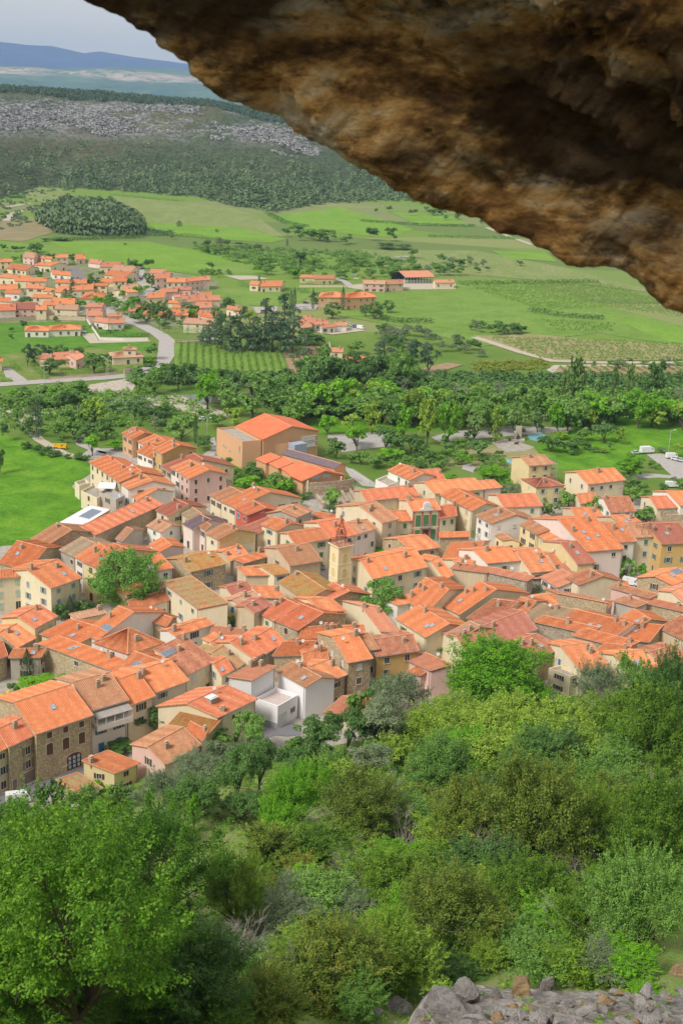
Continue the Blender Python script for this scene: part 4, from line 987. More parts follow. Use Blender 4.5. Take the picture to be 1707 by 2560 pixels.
# ------------------------------------------------------------------ the newer estate across the river, and the farms
EST = []
def U(t, A, B, R, he, wall='c', roof='b', kind='g', note=None, **k):
    EST.append((t, A, B, R, he, wall, roof, kind, note, k))
for row in [
 ('A',(160,115),(235,125),(185,80),4.5,'P','p'), ('A',(385,122),(467,120),(388,100),5.5), ('A',(527,133),(588,130),(518,100),3), ('A',(0,150),(85,150),(0,130),4.5,'y'),
 ('A',(240,120),(300,128),(245,108),3), ('A',(285,125),(355,130),(290,112),5.5), ('A',(240,170),(350,178),(300,148),4), ('A',(50,195),(180,210),(95,165),3,'c','o'),
 ('A',(365,235),(490,245),(345,212),3,'w','b'), ('A',(0,255),(110,262),(20,235),4), ('A',(105,280),(215,285),(110,235),4,'c','b'), ('A',(205,285),(315,285),(215,258),5),
 ('A',(383,292),(490,295),(390,268),5,'c','o'), ('A',(500,300),(595,298),(505,270),4,'c','o'), ('A',(610,155),(690,165),(625,130),3,'p','s'), ('A',(690,185),(810,185),(700,140),4,'c','s'),
 ('A',(765,205),(905,215),(800,170),5,'c','p'), ('A',(720,240),(870,250),(760,210),4,'c','b'), ('A',(780,285),(870,285),(780,245),5,'c','o'), ('A',(673,290),(780,292),(690,265),3),
 ('A',(633,312),(735,315),(640,298),5,'y','b'), ('A',(0,340),(120,335),(0,308),4), ('A',(185,330),(300,335),(190,305),5), ('A',(35,365),(135,370),(50,340),4,'w','b'),
 ('A',(300,350),(420,360),(320,328),4), ('A',(400,345),(560,345),(410,318),4), ('A',(555,345),(640,340),(560,308),4), ('A',(555,402),(700,402),(590,365),4,'c','b','h'),
 ('A',(230,395),(360,398),(240,372),5), ('A',(0,420),(75,425),(0,392),4,'c','r'), ('A',(95,475),(250,475),(100,422),5,'P','w'), ('A',(0,485),(108,482),(0,442),5,'p','r'),
 ('A',(250,480),(320,480),(250,450),5), ('A',(300,445),(400,448),(310,418),6), ('A',(380,475),(530,480),(390,442),5,'c','p'), ('A',(360,435),(510,440),(370,398),4),
 ('A',(592,460),(697,460),(610,435),6.5,'P','s'), ('A',(610,520),(700,520),(620,485),4,'P','s'), ('A',(650,558),(745,572),(665,528),3.5,'p','s'), ('A',(748,572),(850,570),(752,540),3.5,'p','s'),
 ('A',(742,525),(828,522),(750,505),6,'p','s'),
 ('A',(1035,225),(1145,235),(1040,198),5,'P','s'), ('A',(1065,265),(1160,262),(1065,222),6,'P','s'), ('A',(1148,290),(1275,290),(1150,262),6,'c','b'), ('A',(1275,288),(1440,270),(1285,252),6,'P','b'),
 ('A',(1010,400),(1125,395),(1040,370),3.5), ('A',(775,350),(850,345),(820,315),4), ('A',(845,342),(955,332),(848,308),4,'c','p'),
 ('A',(1100,360),(1215,355),(1110,335),4,'P','s'), ('A',(1215,340),(1310,345),(1225,320),4,'P','s'), ('A',(1200,395),(1290,385),(1215,368),4,'w','s'), ('A',(1250,408),(1345,402),(1260,382),4,'c','s'),
 ('A',(1290,425),(1400,418),(1300,396),4,'c','s'), ('A',(1340,392),(1450,387),(1350,365),4,'c','s'), ('A',(1400,418),(1510,412),(1410,388),4,'c','b'), ('A',(1345,452),(1445,447),(1355,428),3,'c','s'),
 ('A',(935,475),(1005,470),(945,455),2.6,'o','o'), ('A',(1160,432),(1225,435),(1165,415),2.6,'c','b'), ('A',(1190,462),(1240,464),(1195,446),2.6,'c','b'), ('A',(1188,495),(1240,490),(1195,475),2.6,'c','b'),
 ('A',(1265,495),(1340,500),(1275,480),2.6,'o','o'), ('A',(1365,510),(1480,520),(1375,485),3,'c','r'), ('A',(885,490),(930,487),(890,475),2.6,'c','s'),
 ]: U(*row)
names = {'c': 'cream', 'w': 'white', 'y': 'yellow', 'P': 'pink', 'p': 'pinkish white', 'o': 'ochre'}
for i, (x0, x1, y) in enumerate(((988, 1075, 510), (1092, 1188, 515), (1208, 1292, 518))):
    U('A', (x0, y), (x1, y - 2), (x0 + 8, y - 20), 2.7, 'c', 'b', 'h', ('westernmost', 'middle', 'easternmost')[i] + ' of the three small hipped bungalows by the road bend')
U('A', (173, 622), (335, 624), (185, 594), 3.2, 'w', 'b', 'h', 'white bungalow with dark windows, west wing on the lawn')
U('A', (337, 620), (553, 615), (347, 591), 3.2, 'w', 'b', 'h', 'white bungalow with a pillared porch, east wing on the lawn')
U('A', (272, 812), (345, 825), (300, 780), 3.5, 'P', 's', 'g', 'pinkish garage wing of the villa beside dark pines')
U('A', (357, 822), (525, 818), (375, 775), 3.5, 'y', 's', 'g', 'yellow walled villa under a wide salmon roof beside dark pines')
U('A', (525, 825), (585, 800), (485, 765), 4, 'P', 's', 'g', 'pink end wing of the salmon roofed villa')
U('A', (780, 812), (985, 800), (755, 775), 3.2, 'c', 'p', 'h', 'pale tiled hipped villa with a white veranda', pitch=.28)
U('A', (850, 752), (935, 752), (856, 738), 6.2, 'c', 'p', 'h', 'small raised pavilion above the pale tiled villa')
U('A', (1262, 572), (1455, 580), (1285, 537), 4.5, 'c', 'p', 'g', 'large beige roofed house in front of the cedar grove')
U('A', (-60, 840), (15, 835), (-60, 815), 4, 'c', 'b', 'g', 'cream house corner at the frame edge above the long driveway')
U('B', (300, 267), (350, 270), (310, 247), 4, 'c', 'b', 'g', 'small orange roofed annexe beside the lone cypress')
U('B', (365, 280), (485, 278), (375, 245), 3.5, 'c', 'b', 'g', 'orange roofed house with solar panels behind a long hedge')
U('B', (603, 225), (690, 226), (612, 210), 3.4, 'y', 'b', 'g', 'cream villa with solar panels in the upper fields')
U('B', (690, 233), (803, 233), (700, 212), 3.4, 'y', 's', 'g', 'side wing of the cream villa in the upper fields')
U('B', (716, 346), (880, 346), (730, 320), 6.4, 't', 'b', 'h', 'peach two storey residence west wing behind the umbrella pines')
U('B', (880, 352), (1060, 342), (885, 325), 6.4, 't', 'b', 'h', 'peach two storey residence east wing behind the umbrella pines')
U('B', (985, 263), (1115, 266), (985, 242), 5, 'P', 'p', 'g', 'pinkish farm house at the left of the open hangar')
U('B', (1115, 267), (1225, 263), (1118, 243), 4.5, 'P', 'd', 'g', 'dull roofed farm wing between the farm house and hangar')
U('B', (1418, 258), (1532, 256), (1412, 240), 3.8, 'c', 's', 'g', 'closed cream end of the long hangar', per=.8)
U('B', (883, 738), (1030, 740), (880, 698), 4.2, 'w', 'b', 'g', 'orange roofed house with skylights among the riverside trees')
U('B', (783, 673), (858, 676), (786, 650), 3, 'c', 's', 'g', 'small salmon roofed carport beside the young vineyard')
for i, (A_, B_, R_) in enumerate((((590, 530), (670, 525), (600, 500)), ((735, 530), (815, 522), (745, 508)), ((810, 516), (882, 516), (815, 495)), ((600, 508), (690, 505), (610, 482)), ((650, 494), (755, 500), (660, 474)), ((590, 478), (660, 477), (600, 457)), ((690, 510), (770, 506), (700, 492)))):
    U('B', A_, B_, R_, 3.0, 'w', 's', 'g')
U('B', (0, 365), (120, 362), (0, 340), 4.5, 'c', 's'); U('B', (0, 410), (70, 405), (0, 385), 4.5, 'c', 's'); U('B', (160, 415), (245, 430), (160, 390), 3.5, 'c', 's')
U('B', (0, 242), (58, 240), (0, 219), 6, 'P', 's'); U('B', (0, 455), (70, 470), (0, 430), 3, 'c', 'r')
rows = {}
plainE = [u for u in EST if not u[8]]
plainE.sort(key=lambda u: tp(u[0], *u[1])[1])
band = [plainE[i:i + 9] for i in range(0, len(plainE), 9)]
ordn = ['first', 'second', 'third', 'fourth', 'fifth', 'sixth', 'seventh', 'eighth', 'ninth']
for bi, bd in enumerate(band):
    bd.sort(key=lambda u: tp(u[0], *u[1])[0])
    for i, u in enumerate(bd):
        rows[id(u)] = '%s %s house, %s roof, %s from west in %s estate row' % ('low' if u[4] < 4.2 else 'two storey' if u[4] > 5.6 else 'small', names[u[5]], ROOFS[u[6]][1], ordn[i], ordn[bi])
for u in EST:
    t, A, B, R, he, wall, roof, kind, note, k = u
    kk = dict(per=.6, ov=.35, chim=1 if len(str(A)) % 3 else 0, dens=.9, name='estate_house', group='houses of the new estate', pitch=.27, wmin=2.4, wmax=7.5, sh=random.choice(['n', 'w', None, 'l']))
    kk.update(k); house(t, A, B, R, he, wall, roof, note or rows[id(u)], kind=kind, **kk)
# open hangar
a, b = gp(*tp('B', 1232, 262), 0), gp(*tp('B', 1412, 259), 0); base = (a + b) / 2; root = empty('hangar', base); meta(root, 'open fronted farm hangar with a row of dark bays and posts', 'hangar', 'houses of the new estate')
e = (b - a).normalized(); n = Vector((-e.y, e.x, 0)); n = n if n.y > 0 else -n; L2 = (b - a).length; D2 = 20
mb = MB(); slope(mb, -e * L2/2 - n * .6 + Vector((0, 0, 3.9)), e * L2/2 - n * .6 + Vector((0, 0, 3.9)), e * L2/2 + n * D2/2 + Vector((0, 0, 6.6)), -e * L2/2 + n * D2/2 + Vector((0, 0, 6.6)), per=1)
slope(mb, e * L2/2 + n * D2 + Vector((0, 0, 3.9)), -e * L2/2 + n * D2 + Vector((0, 0, 3.9)), -e * L2/2 + n * D2/2 + Vector((0, 0, 6.6)), e * L2/2 + n * D2/2 + Vector((0, 0, 6.6)), per=1); mb.build('roof', [SALMON, GUTTER], root)
mb = MB(); mb.box(n * D2 + Vector((0, 0, 1.9)), e * L2/2, n * .1, (0, 0, 1.95)); mb.box(n * .3 + Vector((0, 0, 3.6)), e * L2/2, n * .08, (0, 0, .22), 1); mb.build('wall', [plain('shed_dark', (.10, .10, .11)), GUTTER], root)
mb = MB()
for k in range(11): p = -e * L2/2 + e * L2 * k / 10; mb.box((p.x, p.y, 1.8), e * .14, n * .14, (0, 0, 1.8))
for k in range(10): p = -e * L2/2 + e * L2 * (k + .5) / 10 + n * 2; mb.box((p.x, p.y, .9), e * L2 * .03, n * 1, (0, 0, .9))
mb.build('posts', [plain('shed_post', (.60, .58, .54))], root)
# veranda of the pale tiled villa
mb = MB(); p = gp(*tp('A', 862, 838), 0)
for i in range(5):
    for j in range(2): mb.zbox(-4 + 2 * i, -1.5 + 3 * j, 0, 2.6, .16, .16)
mb.zbox(0, 0, 2.6, 2.85, 4.6, 2.2); o = mb.build('veranda', [WHITE]); o.location = p; meta(o, 'white flat roofed veranda on pillars in front of the pale tiled villa', 'veranda')
# ------------------------------------------------------------------ ground
xs = np.concatenate([-np.geomspace(24000, 134, 46), np.arange(-130, 131, 2.0), np.geomspace(134, 24000, 46)])
ys = np.concatenate([[-400, -150, -60, -30, -15, -8, -4], np.arange(0, 262, 1.6), np.geomspace(264, 2600, 110), np.geomspace(2800, 30000, 14)])
X, Y = np.meshgrid(xs, ys); Z = relief_np(X, Y)
rn = np.random.RandomState(3)
Z = Z + np.clip(Z / 8, 0, 1) * rn.uniform(-.18, .18, Z.shape) * (np.abs(X) < 131)
nx, ny = len(xs), len(ys); V = np.stack([X.ravel(), Y.ravel(), Z.ravel()], 1)
I = np.arange(nx * ny).reshape(ny, nx); F = np.stack([I[:-1, :-1], I[:-1, 1:], I[1:, 1:], I[1:, :-1]], -1).reshape(-1, 4)
g = NG('ground', .95, .1); geo = g.n('ShaderNodeNewGeometry'); pos = geo.outputs['Position']
sx = g.n('ShaderNodeSeparateXYZ'); g.l(pos, sx.inputs[0])
mp_ = g.n('ShaderNodeMapping'); mp_.inputs['Scale'].default_value = (.0042, .0105, 0); mp_.inputs['Rotation'].default_value = (0, 0, .25); g.l(pos, mp_.inputs[0])
vo = g.n('ShaderNodeTexVoronoi'); vo.inputs['Scale'].default_value = 1.0; vo.inputs['Randomness'].default_value = .85; g.l(mp_.outputs[0], vo.inputs['Vector'])
cell = g.ramp(g.math('FRACT', g.math('MULTIPLY', vo.outputs['Color'], 5.3)), [(0, (.15, .21, .06)), (.3, (.19, .26, .065)), (.5, (.25, .28, .10)), (.7, (.17, .27, .045)), (.85, (.22, .25, .10)), (1, (.28, .26, .15))], 'CONSTANT')
n1 = g.noise(pos, .03, 6, .6); n2 = g.noise(pos, .5, 6, .7); n3 = g.noise(pos, 4.0, 4, .7)
near = g.mix(g.ramp(n1, [(.35, 0), (.65, 1)]), (.10, .20, .025), (.18, .24, .06))
field = g.mix(g.ramp(g.math('MULTIPLY', sx.outputs['Y'], .001), [(.60, 0), (.64, 1)]), near, cell)
field = g.mix(g.ramp(n2, [(.3, 0), (.7, .6)]), field, g.mix(.5, field, (.08, .14, .025)))
clear_ = (.15, .23, .035)
slope_c = g.mix(g.ramp(n2, [(.42, 0), (.62, 1)]), g.mix(g.ramp(n3, [(.4, 0), (.6, 1)]), (.12, .22, .035), (.20, .29, .06)), (.25, .26, .11))
soil = g.ramp(n3, [(.3, (.14, .12, .09)), (.7, (.33, .30, .27))])
hgt = g.ramp(g.math('MULTIPLY', sx.outputs['Z'], .01), [(.02, 0), (.06, 1)])
k = g.mix(hgt, field, slope_c); k = g.mix(g.ramp(g.math('MULTIPLY', sx.outputs['Z'], .01), [(.90, 0), (.95, .8)]), k, soil)
g.bump(n3, .5, .25); g.col(k)
go = npobj('ground', npmesh('ground', V, F, g.m, smooth=True)); meta(go, kind='structure')

LAYER = [0.02]
def sheet(name, pts, mat, z=None, kind='structure', dz=.0035, pxs=True):
    LAYER[0] += dz; z = LAYER[0] if z is None else z
    P = [gp(*p, z) if pxs else Vector((p[0], p[1], z)) for p in pts]; mb = MB(); mb.face(P, 0)
    import bmesh
    o = mb.build(name, [mat]); bm = bmesh.new(); bm.from_mesh(o.data); bmesh.ops.triangulate(bm, faces=bm.faces)
    for f in bm.faces:
        if f.normal.z < 0: f.normal_flip()
    bm.to_mesh(o.data); bm.free(); meta(o, kind=kind); return o
def grassm(name, a, b, c=None, sc=.25, stretch=(1, 1, 1)):
    g = NG(name, .95, .1); geo = g.n('ShaderNodeNewGeometry'); mp_ = g.n('ShaderNodeMapping'); mp_.inputs['Scale'].default_value = stretch; g.l(geo.outputs['Position'], mp_.inputs[0])
    p = mp_.outputs[0]; n = g.noise(p, sc, 6, .7, .5); n2 = g.noise(p, sc * 9, 4, .7)
    k = g.ramp(n, [(.32, a), (.52, b), (.70, c or b)]); k = g.mix(g.ramp(n2, [(.35, .45), (.65, 0)]), k, tuple(q * .55 for q in a)); g.bump(n2, .6, .3); return g.col(k)
MEAD = grassm('meadow_grass', (.07, .18, .015), (.13, .31, .02), (.23, .38, .04), .12)
GRN = grassm('field_grass', (.14, .24, .04), (.19, .31, .055), (.25, .33, .085), .05)
GRN2 = grassm('field_pale', (.18, .25, .07), (.24, .29, .095), (.30, .31, .14), .05, (1, .35, 1))
BRI = grassm('field_bright', (.15, .29, .035), (.19, .34, .04), (.24, .36, .07), .04)
LAWN = grassm('lawn', (.08, .20, .025), (.12, .27, .03), (.17, .29, .05), .12)
DRY = grassm('dry_grass', (.26, .27, .10), (.33, .30, .14), (.42, .36, .20), .1)
SOIL = grassm('soil', (.32, .21, .13), (.40, .27, .17), (.46, .33, .22), .3)
def roadm(name, c, v=.12):
    g = NG(name, .9, .2); f = g.noise(g.co(), .5, 6, .7); g.col(g.ramp(f, [(.3, tuple(q * (1 - v) for q in c)), (.7, tuple(q * (1 + v) for q in c))])); return g.m
ASPH = roadm('asphalt', (.20, .19, .20)); ROADP = roadm('pale_road', (.40, .37, .34)); PATHM = roadm('dirt_track', (.46, .40, .31)); GRAV = roadm('gravel', (.46, .40, .33), .3)
def gpz(t, pts): return [tp(t, *p) for p in pts]

# village floor and meadow
sheet('village_ground', [(-80, 1290), (230, 1130), (560, 1140), (800, 1190), (960, 1235), (1180, 1250), (1330, 1240), (1640, 1240), (1800, 1260), (1800, 1690), (1300, 1760), (720, 1890), (380, 1960), (180, 2015), (-120, 2080)], PAVE)
sheet('meadow', [(-200, 1085), (0, 1082), (120, 1120), (228, 1150), (235, 1180), (180, 1215), (230, 1270), (150, 1310), (80, 1360), (-60, 1370), (-300, 1300)], MEAD)
sheet('meadow_east', gpz('E', [(560, 330), (800, 200), (830, 105), (1700, 95), (1800, 390), (1340, 350), (1180, 440), (820, 450), (620, 420)]), MEAD)
sheet('lawn', [(1080, 1160), (1180, 1110), (1330, 1115), (1380, 1170), (1180, 1170)], DRY)
sheet('car_park', gpz('E', [(1330, 350), (1420, 345), (1700, 400), (1700, 500), (1500, 495), (1420, 420)]), ROADP)
sheet('road_east', gpz('E', [(1180, 500), (1330, 470), (1568, 495), (1700, 500), (1700, 515), (1400, 500), (1200, 515)]), ROADP)
sheet('park_road', gpz('E', [(-60, 240), (60, 205), (450, 165), (840, 180), (870, 195), (640, 215), (300, 245), (0, 275)]), ROADP)
sheet('park_road_west', gpz('D', [(830, 225), (1180, 210), (1320, 250), (1240, 300), (1010, 330), (930, 340), (840, 260)]), ROADP)
sheet('park_lawn', gpz('D', [(500, 60), (1300, 60), (1568, 120), (1568, 200), (1120, 205), (780, 220), (640, 150)]), MEAD)
sheet('sports_court', gpz('E', [(560, 225), (650, 212), (690, 232), (640, 270), (575, 255)]), plain('court_teal', (.16, .36, .36)))
sheet('memorial_plaza', gpz('E', [(330, 275), (420, 250), (520, 275), (610, 305), (540, 330), (420, 335)]), PAVE)
sheet('pool_water', gpz('E', [(412, 388), (455, 383), (480, 400), (462, 415)]), plain('pool_blue', (.18, .48, .52), .1, .5))
sheet('ramp_road', gpz('D', [(940, 440), (1000, 450), (1140, 540), (1145, 570), (1060, 560), (980, 500)]), ROADP)
sheet('yard', gpz('E', [(150, 395), (230, 430), (215, 470), (140, 445)]), ROADP)
sheet('road_by_hall', gpz('C', [(1330, 250), (1405, 245), (1420, 330), (1400, 370), (1320, 360), (1380, 320), (1385, 280)]), ROADP)
sheet('garden', gpz('D', [(140, 350), (450, 430), (700, 640), (640, 700), (300, 620), (130, 520)]), LAWN)
# street in front of the stone houses, with its kerbed pavement
def strip(name, pts, wid, mat, z=None, t='S', h=0.0):
    LAYER[0] += .0035; z = LAYER[0] if z is None else z; P = [gp(*tp(t, *p), z) for p in pts]; mb = MB(); Ls = []; Rs = []
    for i, p in enumerate(P):
        d = (P[min(i + 1, len(P) - 1)] - P[max(i - 1, 0)]); d.z = 0; d.normalize(); nn = Vector((-d.y, d.x, 0)); Ls.append(p + nn * wid / 2); Rs.append(p - nn * wid / 2)
    for i in range(len(P) - 1):
        mb.face([Rs[i], Rs[i+1], Ls[i+1], Ls[i]])
        if h:
            dz = Vector((0, 0, h)); mb.face([Ls[i], Ls[i+1], Ls[i+1] - dz, Ls[i] - dz]); mb.face([Rs[i], Rs[i+1], Rs[i+1] - dz, Rs[i] - dz])
    return meta(mb.build(name, [mat]), kind='structure')
strip('street', [(-120, 1500), (0, 1420), (120, 1385), (330, 1290), (560, 1200), (640, 1150)], 6.5, ASPH, t='F')
strip('pavement', [(-120, 1440), (0, 1385), (150, 1335), (330, 1262), (545, 1180)], 1.4, plain('paving_slab', (.42, .37, .31)), z=.17, t='F', h=.15)
strip('lane', [(380, 1260), (470, 1235), (560, 1240), (640, 1230)], 5, ASPH, t='G')
strip('lane_square', [(790, 1120), (800, 1200), (830, 1240)], 5, ROADP, t='D')
strip('square_road', [(1000, 1050), (1150, 1020), (1280, 1000)], 7, ROADP, t='D')
sheet('east_square', gpz('H', [(1180, 360), (1330, 350), (1330, 460), (1240, 450), (1200, 430)]), ROADP)
strip('track', [(40, 55), (100, 95), (260, 260), (340, 305), (420, 350), (590, 390), (850, 380)], 3.5, PATHM, t='C')
strip('street_north', [(590, 370), (650, 330), (700, 330), (850, 365), (900, 400)], 7, ROADP, t='C')
strip('street_top', [(520, 230), (540, 290), (640, 330)], 4, ROADP, t='C')
# the estate's roads, drives and gardens
sheet('estate_ground', gpz('A', [(-60, 90), (150, 60), (560, 95), (900, 150), (1080, 200), (1500, 280), (1500, 460), (1480, 600), (1200, 610), (1000, 590), (600, 560), (-60, 570)]), grassm('estate_garden', (.12, .20, .06), (.28, .27, .16), (.38, .34, .25), .12))
strip('estate_road', [(950, 195), (960, 270), (1060, 345), (940, 390), (800, 440), (735, 488)], 8, ROADP, t='A')
strip('estate_road', [(735, 488), (850, 535), (1000, 598), (1100, 650), (1150, 690), (1145, 790), (1090, 870)], 7.5, ROADP, t='A')
strip('estate_road', [(1150, 690), (1240, 695), (1400, 685), (1500, 675)], 5, ROADP, t='A')
strip('estate_road', [(500, 190), (540, 230), (550, 270)], 7, ASPH, t='A')
sheet('lawn_west', gpz('A', [(-60, 570), (590, 560), (660, 640), (600, 690), (1040, 700), (1080, 770), (980, 800), (740, 770), (640, 730), (0, 790), (-60, 760)]), LAWN)
sheet('drive', gpz('A', [(560, 645), (650, 640), (680, 690), (1020, 685), (1040, 697), (620, 710)]), PATHM)
sheet('garden_plot', gpz('A', [(600, 560), (860, 590), (1030, 660), (690, 672)]), LAWN)
sheet('villa_lawn', gpz('A', [(-60, 790), (640, 740), (1080, 780), (1080, 870), (960, 920), (0, 975), (-60, 975)]), grassm('villa_grass', (.12, .22, .04), (.20, .26, .06), (.30, .30, .12), .15))
strip('river_road', [(-200, 1010), (0, 992), (400, 965), (700, 948), (950, 925), (1000, 900), (1085, 860)], 7, ROADP, t='A')
sheet('drive_west', gpz('A', [(20, 880), (70, 876), (200, 970), (120, 985), (40, 940)]), ROADP)
WATER = NG('river_water', .12, .5); WATER = WATER.col((.10, .11, .07))
sheet('river', [(-300, 1065), (0, 1022), (200, 1010), (330, 990), (520, 985), (760, 980), (1100, 985), (1500, 1005), (1900, 1030), (1900, 1045), (1500, 1020), (1100, 1000), (700, 1000), (480, 1012), (200, 1030), (0, 1045), (-300, 1090)], WATER)
sheet('gravel_bank', gpz('A', [(1000, 1085), (1230, 1065), (1400, 1130), (1568, 1190), (1600, 1215), (1440, 1210), (1260, 1180), (1100, 1165)]), GRAV)
sheet('riverside_path', gpz('A', [(-60, 1130), (60, 1165), (230, 1215), (330, 1180), (370, 1210), (250, 1240), (60, 1190)]), GRAV)
sheet('rubble_bank', gpz('A', [(590, 1000), (930, 945), (940, 990), (900, 1050), (620, 1055)]), GRAV)
# fields of the valley
sheet('field', gpz('B', [(0, 290), (320, 298), (660, 300), (700, 320), (560, 400), (260, 392), (130, 350)]), GRN)
sheet('field', gpz('B', [(700, 300), (1900, 250), (2910, 520), (2910, 640), (2400, 560), (1700, 640), (1200, 520), (740, 440)]), GRN)
sheet('field', [(-300, 640), (110, 600), (560, 640), (900, 668), (660, 690), (480, 685), (200, 650), (-300, 690)], GRN)
sheet('field', [(230, 615), (420, 640), (560, 672), (400, 680), (200, 640)], BRI)
sheet('field', gpz('N', [(490, 85), (800, 115), (1010, 140), (1110, 170), (1240, 265), (1000, 250), (760, 255), (620, 210)]), GRN2)
sheet('field', gpz('N', [(630, 200), (1040, 225), (1250, 275), (1180, 290), (900, 270), (650, 250)]), BRI)
sheet('field', gpz('N', [(1170, 175), (1480, 135), (1800, 230), (1700, 270), (1300, 230)]), BRI)
sheet('field', gpz('N', [(100, 50), (290, 55), (300, 90), (200, 120), (110, 95)]), GRN2)
sheet('field', gpz('N', [(-100, 200), (150, 195), (250, 240), (100, 285), (-100, 270)]), grassm('field_brown', (.24, .22, .11), (.30, .25, .13), (.34, .28, .16), .05))
sheet('field', gpz('N', [(200, 285), (640, 285), (1100, 375), (700, 385), (420, 350)]), BRI)
sheet('field', gpz('M', [(140, 60), (420, 70), (540, 125), (300, 125)]), BRI)
sheet('field', gpz('M', [(0, 240), (560, 245), (1000, 330), (1500, 460), (1000, 400), (500, 360), (200, 380)]), GRN2)
sheet('field', gpz('M', [(640, 245), (900, 255), (960, 300), (700, 280)]), BRI)
sheet('field', gpz('M', [(330, 495), (700, 500), (1200, 640), (560, 655), (300, 600)]), GRN)
sheet('field', gpz('M', [(1180, 560), (1700, 640), (1700, 700), (1500, 690)]), BRI)
sheet('vineyard_soil', [(1180, 838), (1330, 835), (1500, 850), (1760, 865), (1760, 900), (1360, 902), (1280, 870)], DRY)
sheet('vineyard_soil', [(1375, 915), (1560, 912), (1760, 918), (1760, 962), (1420, 950)], SOIL)
sheet('vineyard_soil', gpz('B', [(500, 672), (770, 618), (785, 660), (700, 740), (640, 802), (570, 806), (540, 780)]), SOIL)
sheet('vineyard_soil', [(435, 857), (698, 873), (722, 934), (600, 930), (437, 912)], GRN)
strip('dirt_track', [(1185, 842), (1300, 880), (1380, 902), (1500, 906), (1760, 906)], 5, PATHM)
strip('dirt_track', [(1420, 950), (1376, 925), (1390, 915), (1560, 912), (1700, 918)], 4, PATHM)
strip('dirt_track', [(1215, 568), (1270, 590), (1330, 612)], 5, PATHM)
strip('dirt_track', gpz('N', [(30, 195), (50, 165), (100, 150)]), 6, PATHM); strip('dirt_track', gpz('N', [(30, 135), (130, 118)]), 6, PATHM)
strip('farm_road', gpz('B', [(820, 228), (880, 255), (920, 290)]), 5, ROADP)
sheet('farm_yard', gpz('B', [(920, 270), (990, 262), (1540, 262), (1540, 296), (1000, 300), (920, 292)]), PATHM)
sheet('parking', gpz('B', [(320, 405), (470, 400), (460, 440), (340, 440)]), ROADP); sheet('parking', gpz('B', [(570, 385), (720, 385), (700, 420), (570, 420), (545, 400)]), ROADP)
sheet('parking', gpz('B', [(690, 555), (860, 520), (1010, 545), (800, 570)]), PATHM)
sheet('bare_plot', gpz('B', [(140, 212), (330, 215), (420, 235), (240, 240)]), PATHM)
sheet('bare_plot', gpz('M', [(290, 820), (420, 790), (500, 800), (330, 850)]), SOIL)
sheet('front_grass', [(800, 1905), (900, 1895), (890, 1990), (820, 1960)], MEAD, z=.3)

# ------------------------------------------------------------------ hills and mountains, built at their distance
def interp(pts, x):
    a = sorted(pts); return float(np.interp(x, [p[0] for p in a], [p[1] for p in a]))
def hillform(name, crest, dist, foot, fz, back, mat, nxx, nyy, amp, freq, x0=-900, x1=2700, prof=1.0):
    V = np.zeros((nyy, nxx, 3))
    for i in range(nxx):
        px = x0 + (x1 - x0) * i / (nxx - 1)
        d = ray(px, interp(crest, px)); hz = math.hypot(d.x, d.y); c = CAM + d * (dist / hz)
        f = gp(px, interp(foot, px), fz) if not isinstance(foot, float) else CAM + Vector((d.x, d.y, 0)) * (foot / hz)
        f = Vector((f.x, f.y, -3))
        u = Vector((d.x, d.y, 0)).normalized()
        for j in range(nyy):
            t = j / (nyy - 1) * 1.35
            if t <= 1: p = f.lerp(c, t); h = -3 + (c.z + 3) * (t ** prof)
            else: p = c + u * (t - 1) * back; h = c.z * (1 - .9 * ((t - 1) / .35) ** 2)
            q = Vector((p.x * freq, p.y * freq, 3.1)); n = mnoise.fractal(q, 1.0, 2.1, 6) 
            n2 = abs(mnoise.noise(Vector((p.x * freq * 3, p.y * freq * 1.6, 8)))) ; w = min(1, t * 4) * (1 if t < .9 else max(0.12, 1 - (t - .9) * 8))
            V[j, i] = (p.x, p.y, h + amp * w * (n - n2 * .8))
    I = np.arange(nxx * nyy).reshape(nyy, nxx); F = np.stack([I[:-1, :-1], I[:-1, 1:], I[1:, 1:], I[1:, :-1]], -1).reshape(-1, 4)
    o = npobj(name, npmesh(name, V.reshape(-1, 3), F, mat, smooth=True)); meta(o, kind='structure'); return V
crest1 = [(-900, 195), (0, 222), (110, 228), (250, 236), (400, 250), (520, 258), (650, 284), (1000, 330), (1700, 420), (2700, 520)]
foot1 = [(-900, 500), (0, 505), (100, 470), (300, 480), (500, 495), (600, 520), (690, 532), (800, 512), (1010, 502), (1200, 540), (1700, 600), (2700, 650)]
g = NG('garrigue', .95, .1); geo = g.n('ShaderNodeNewGeometry'); pos = geo.outputs['Position']; sx = g.n('ShaderNodeSeparateXYZ'); g.l(pos, sx.inputs[0])
mp_ = g.n('ShaderNodeMapping'); mp_.inputs['Scale'].default_value = (1, .45, 1.5); g.l(pos, mp_.inputs[0]); P_ = mp_.outputs[0]
base = g.ramp(g.noise(P_, .018, 6, .7), [(.3, (.085, .12, .055)), (.6, (.14, .17, .08)), (.8, (.22, .20, .12))])
base = g.mix(g.ramp(g.noise(P_, .12, 4, .7), [(.4, 0), (.6, .7)]), base, (.035, .06, .022))
rockc = g.ramp(g.noise(P_, .16, 6, .75, .6), [(.35, (.10, .10, .095)), (.50, (.29, .28, .27)), (.64, (.52, .50, .48))])
zone = g.ramp(g.math('MULTIPLY', sx.outputs['Z'], .01), [(.36, 0), (.52, 1), (.80, 1), (.93, 0)])
rm = g.math('MULTIPLY', zone, g.ramp(g.math('ADD', g.math('MULTIPLY', g.noise(P_, .0045, 3, .6), .55), g.math('MULTIPLY', g.noise(P_, .035, 8, .85, .5), .75)), [(.605, 0), (.66, 1)]))
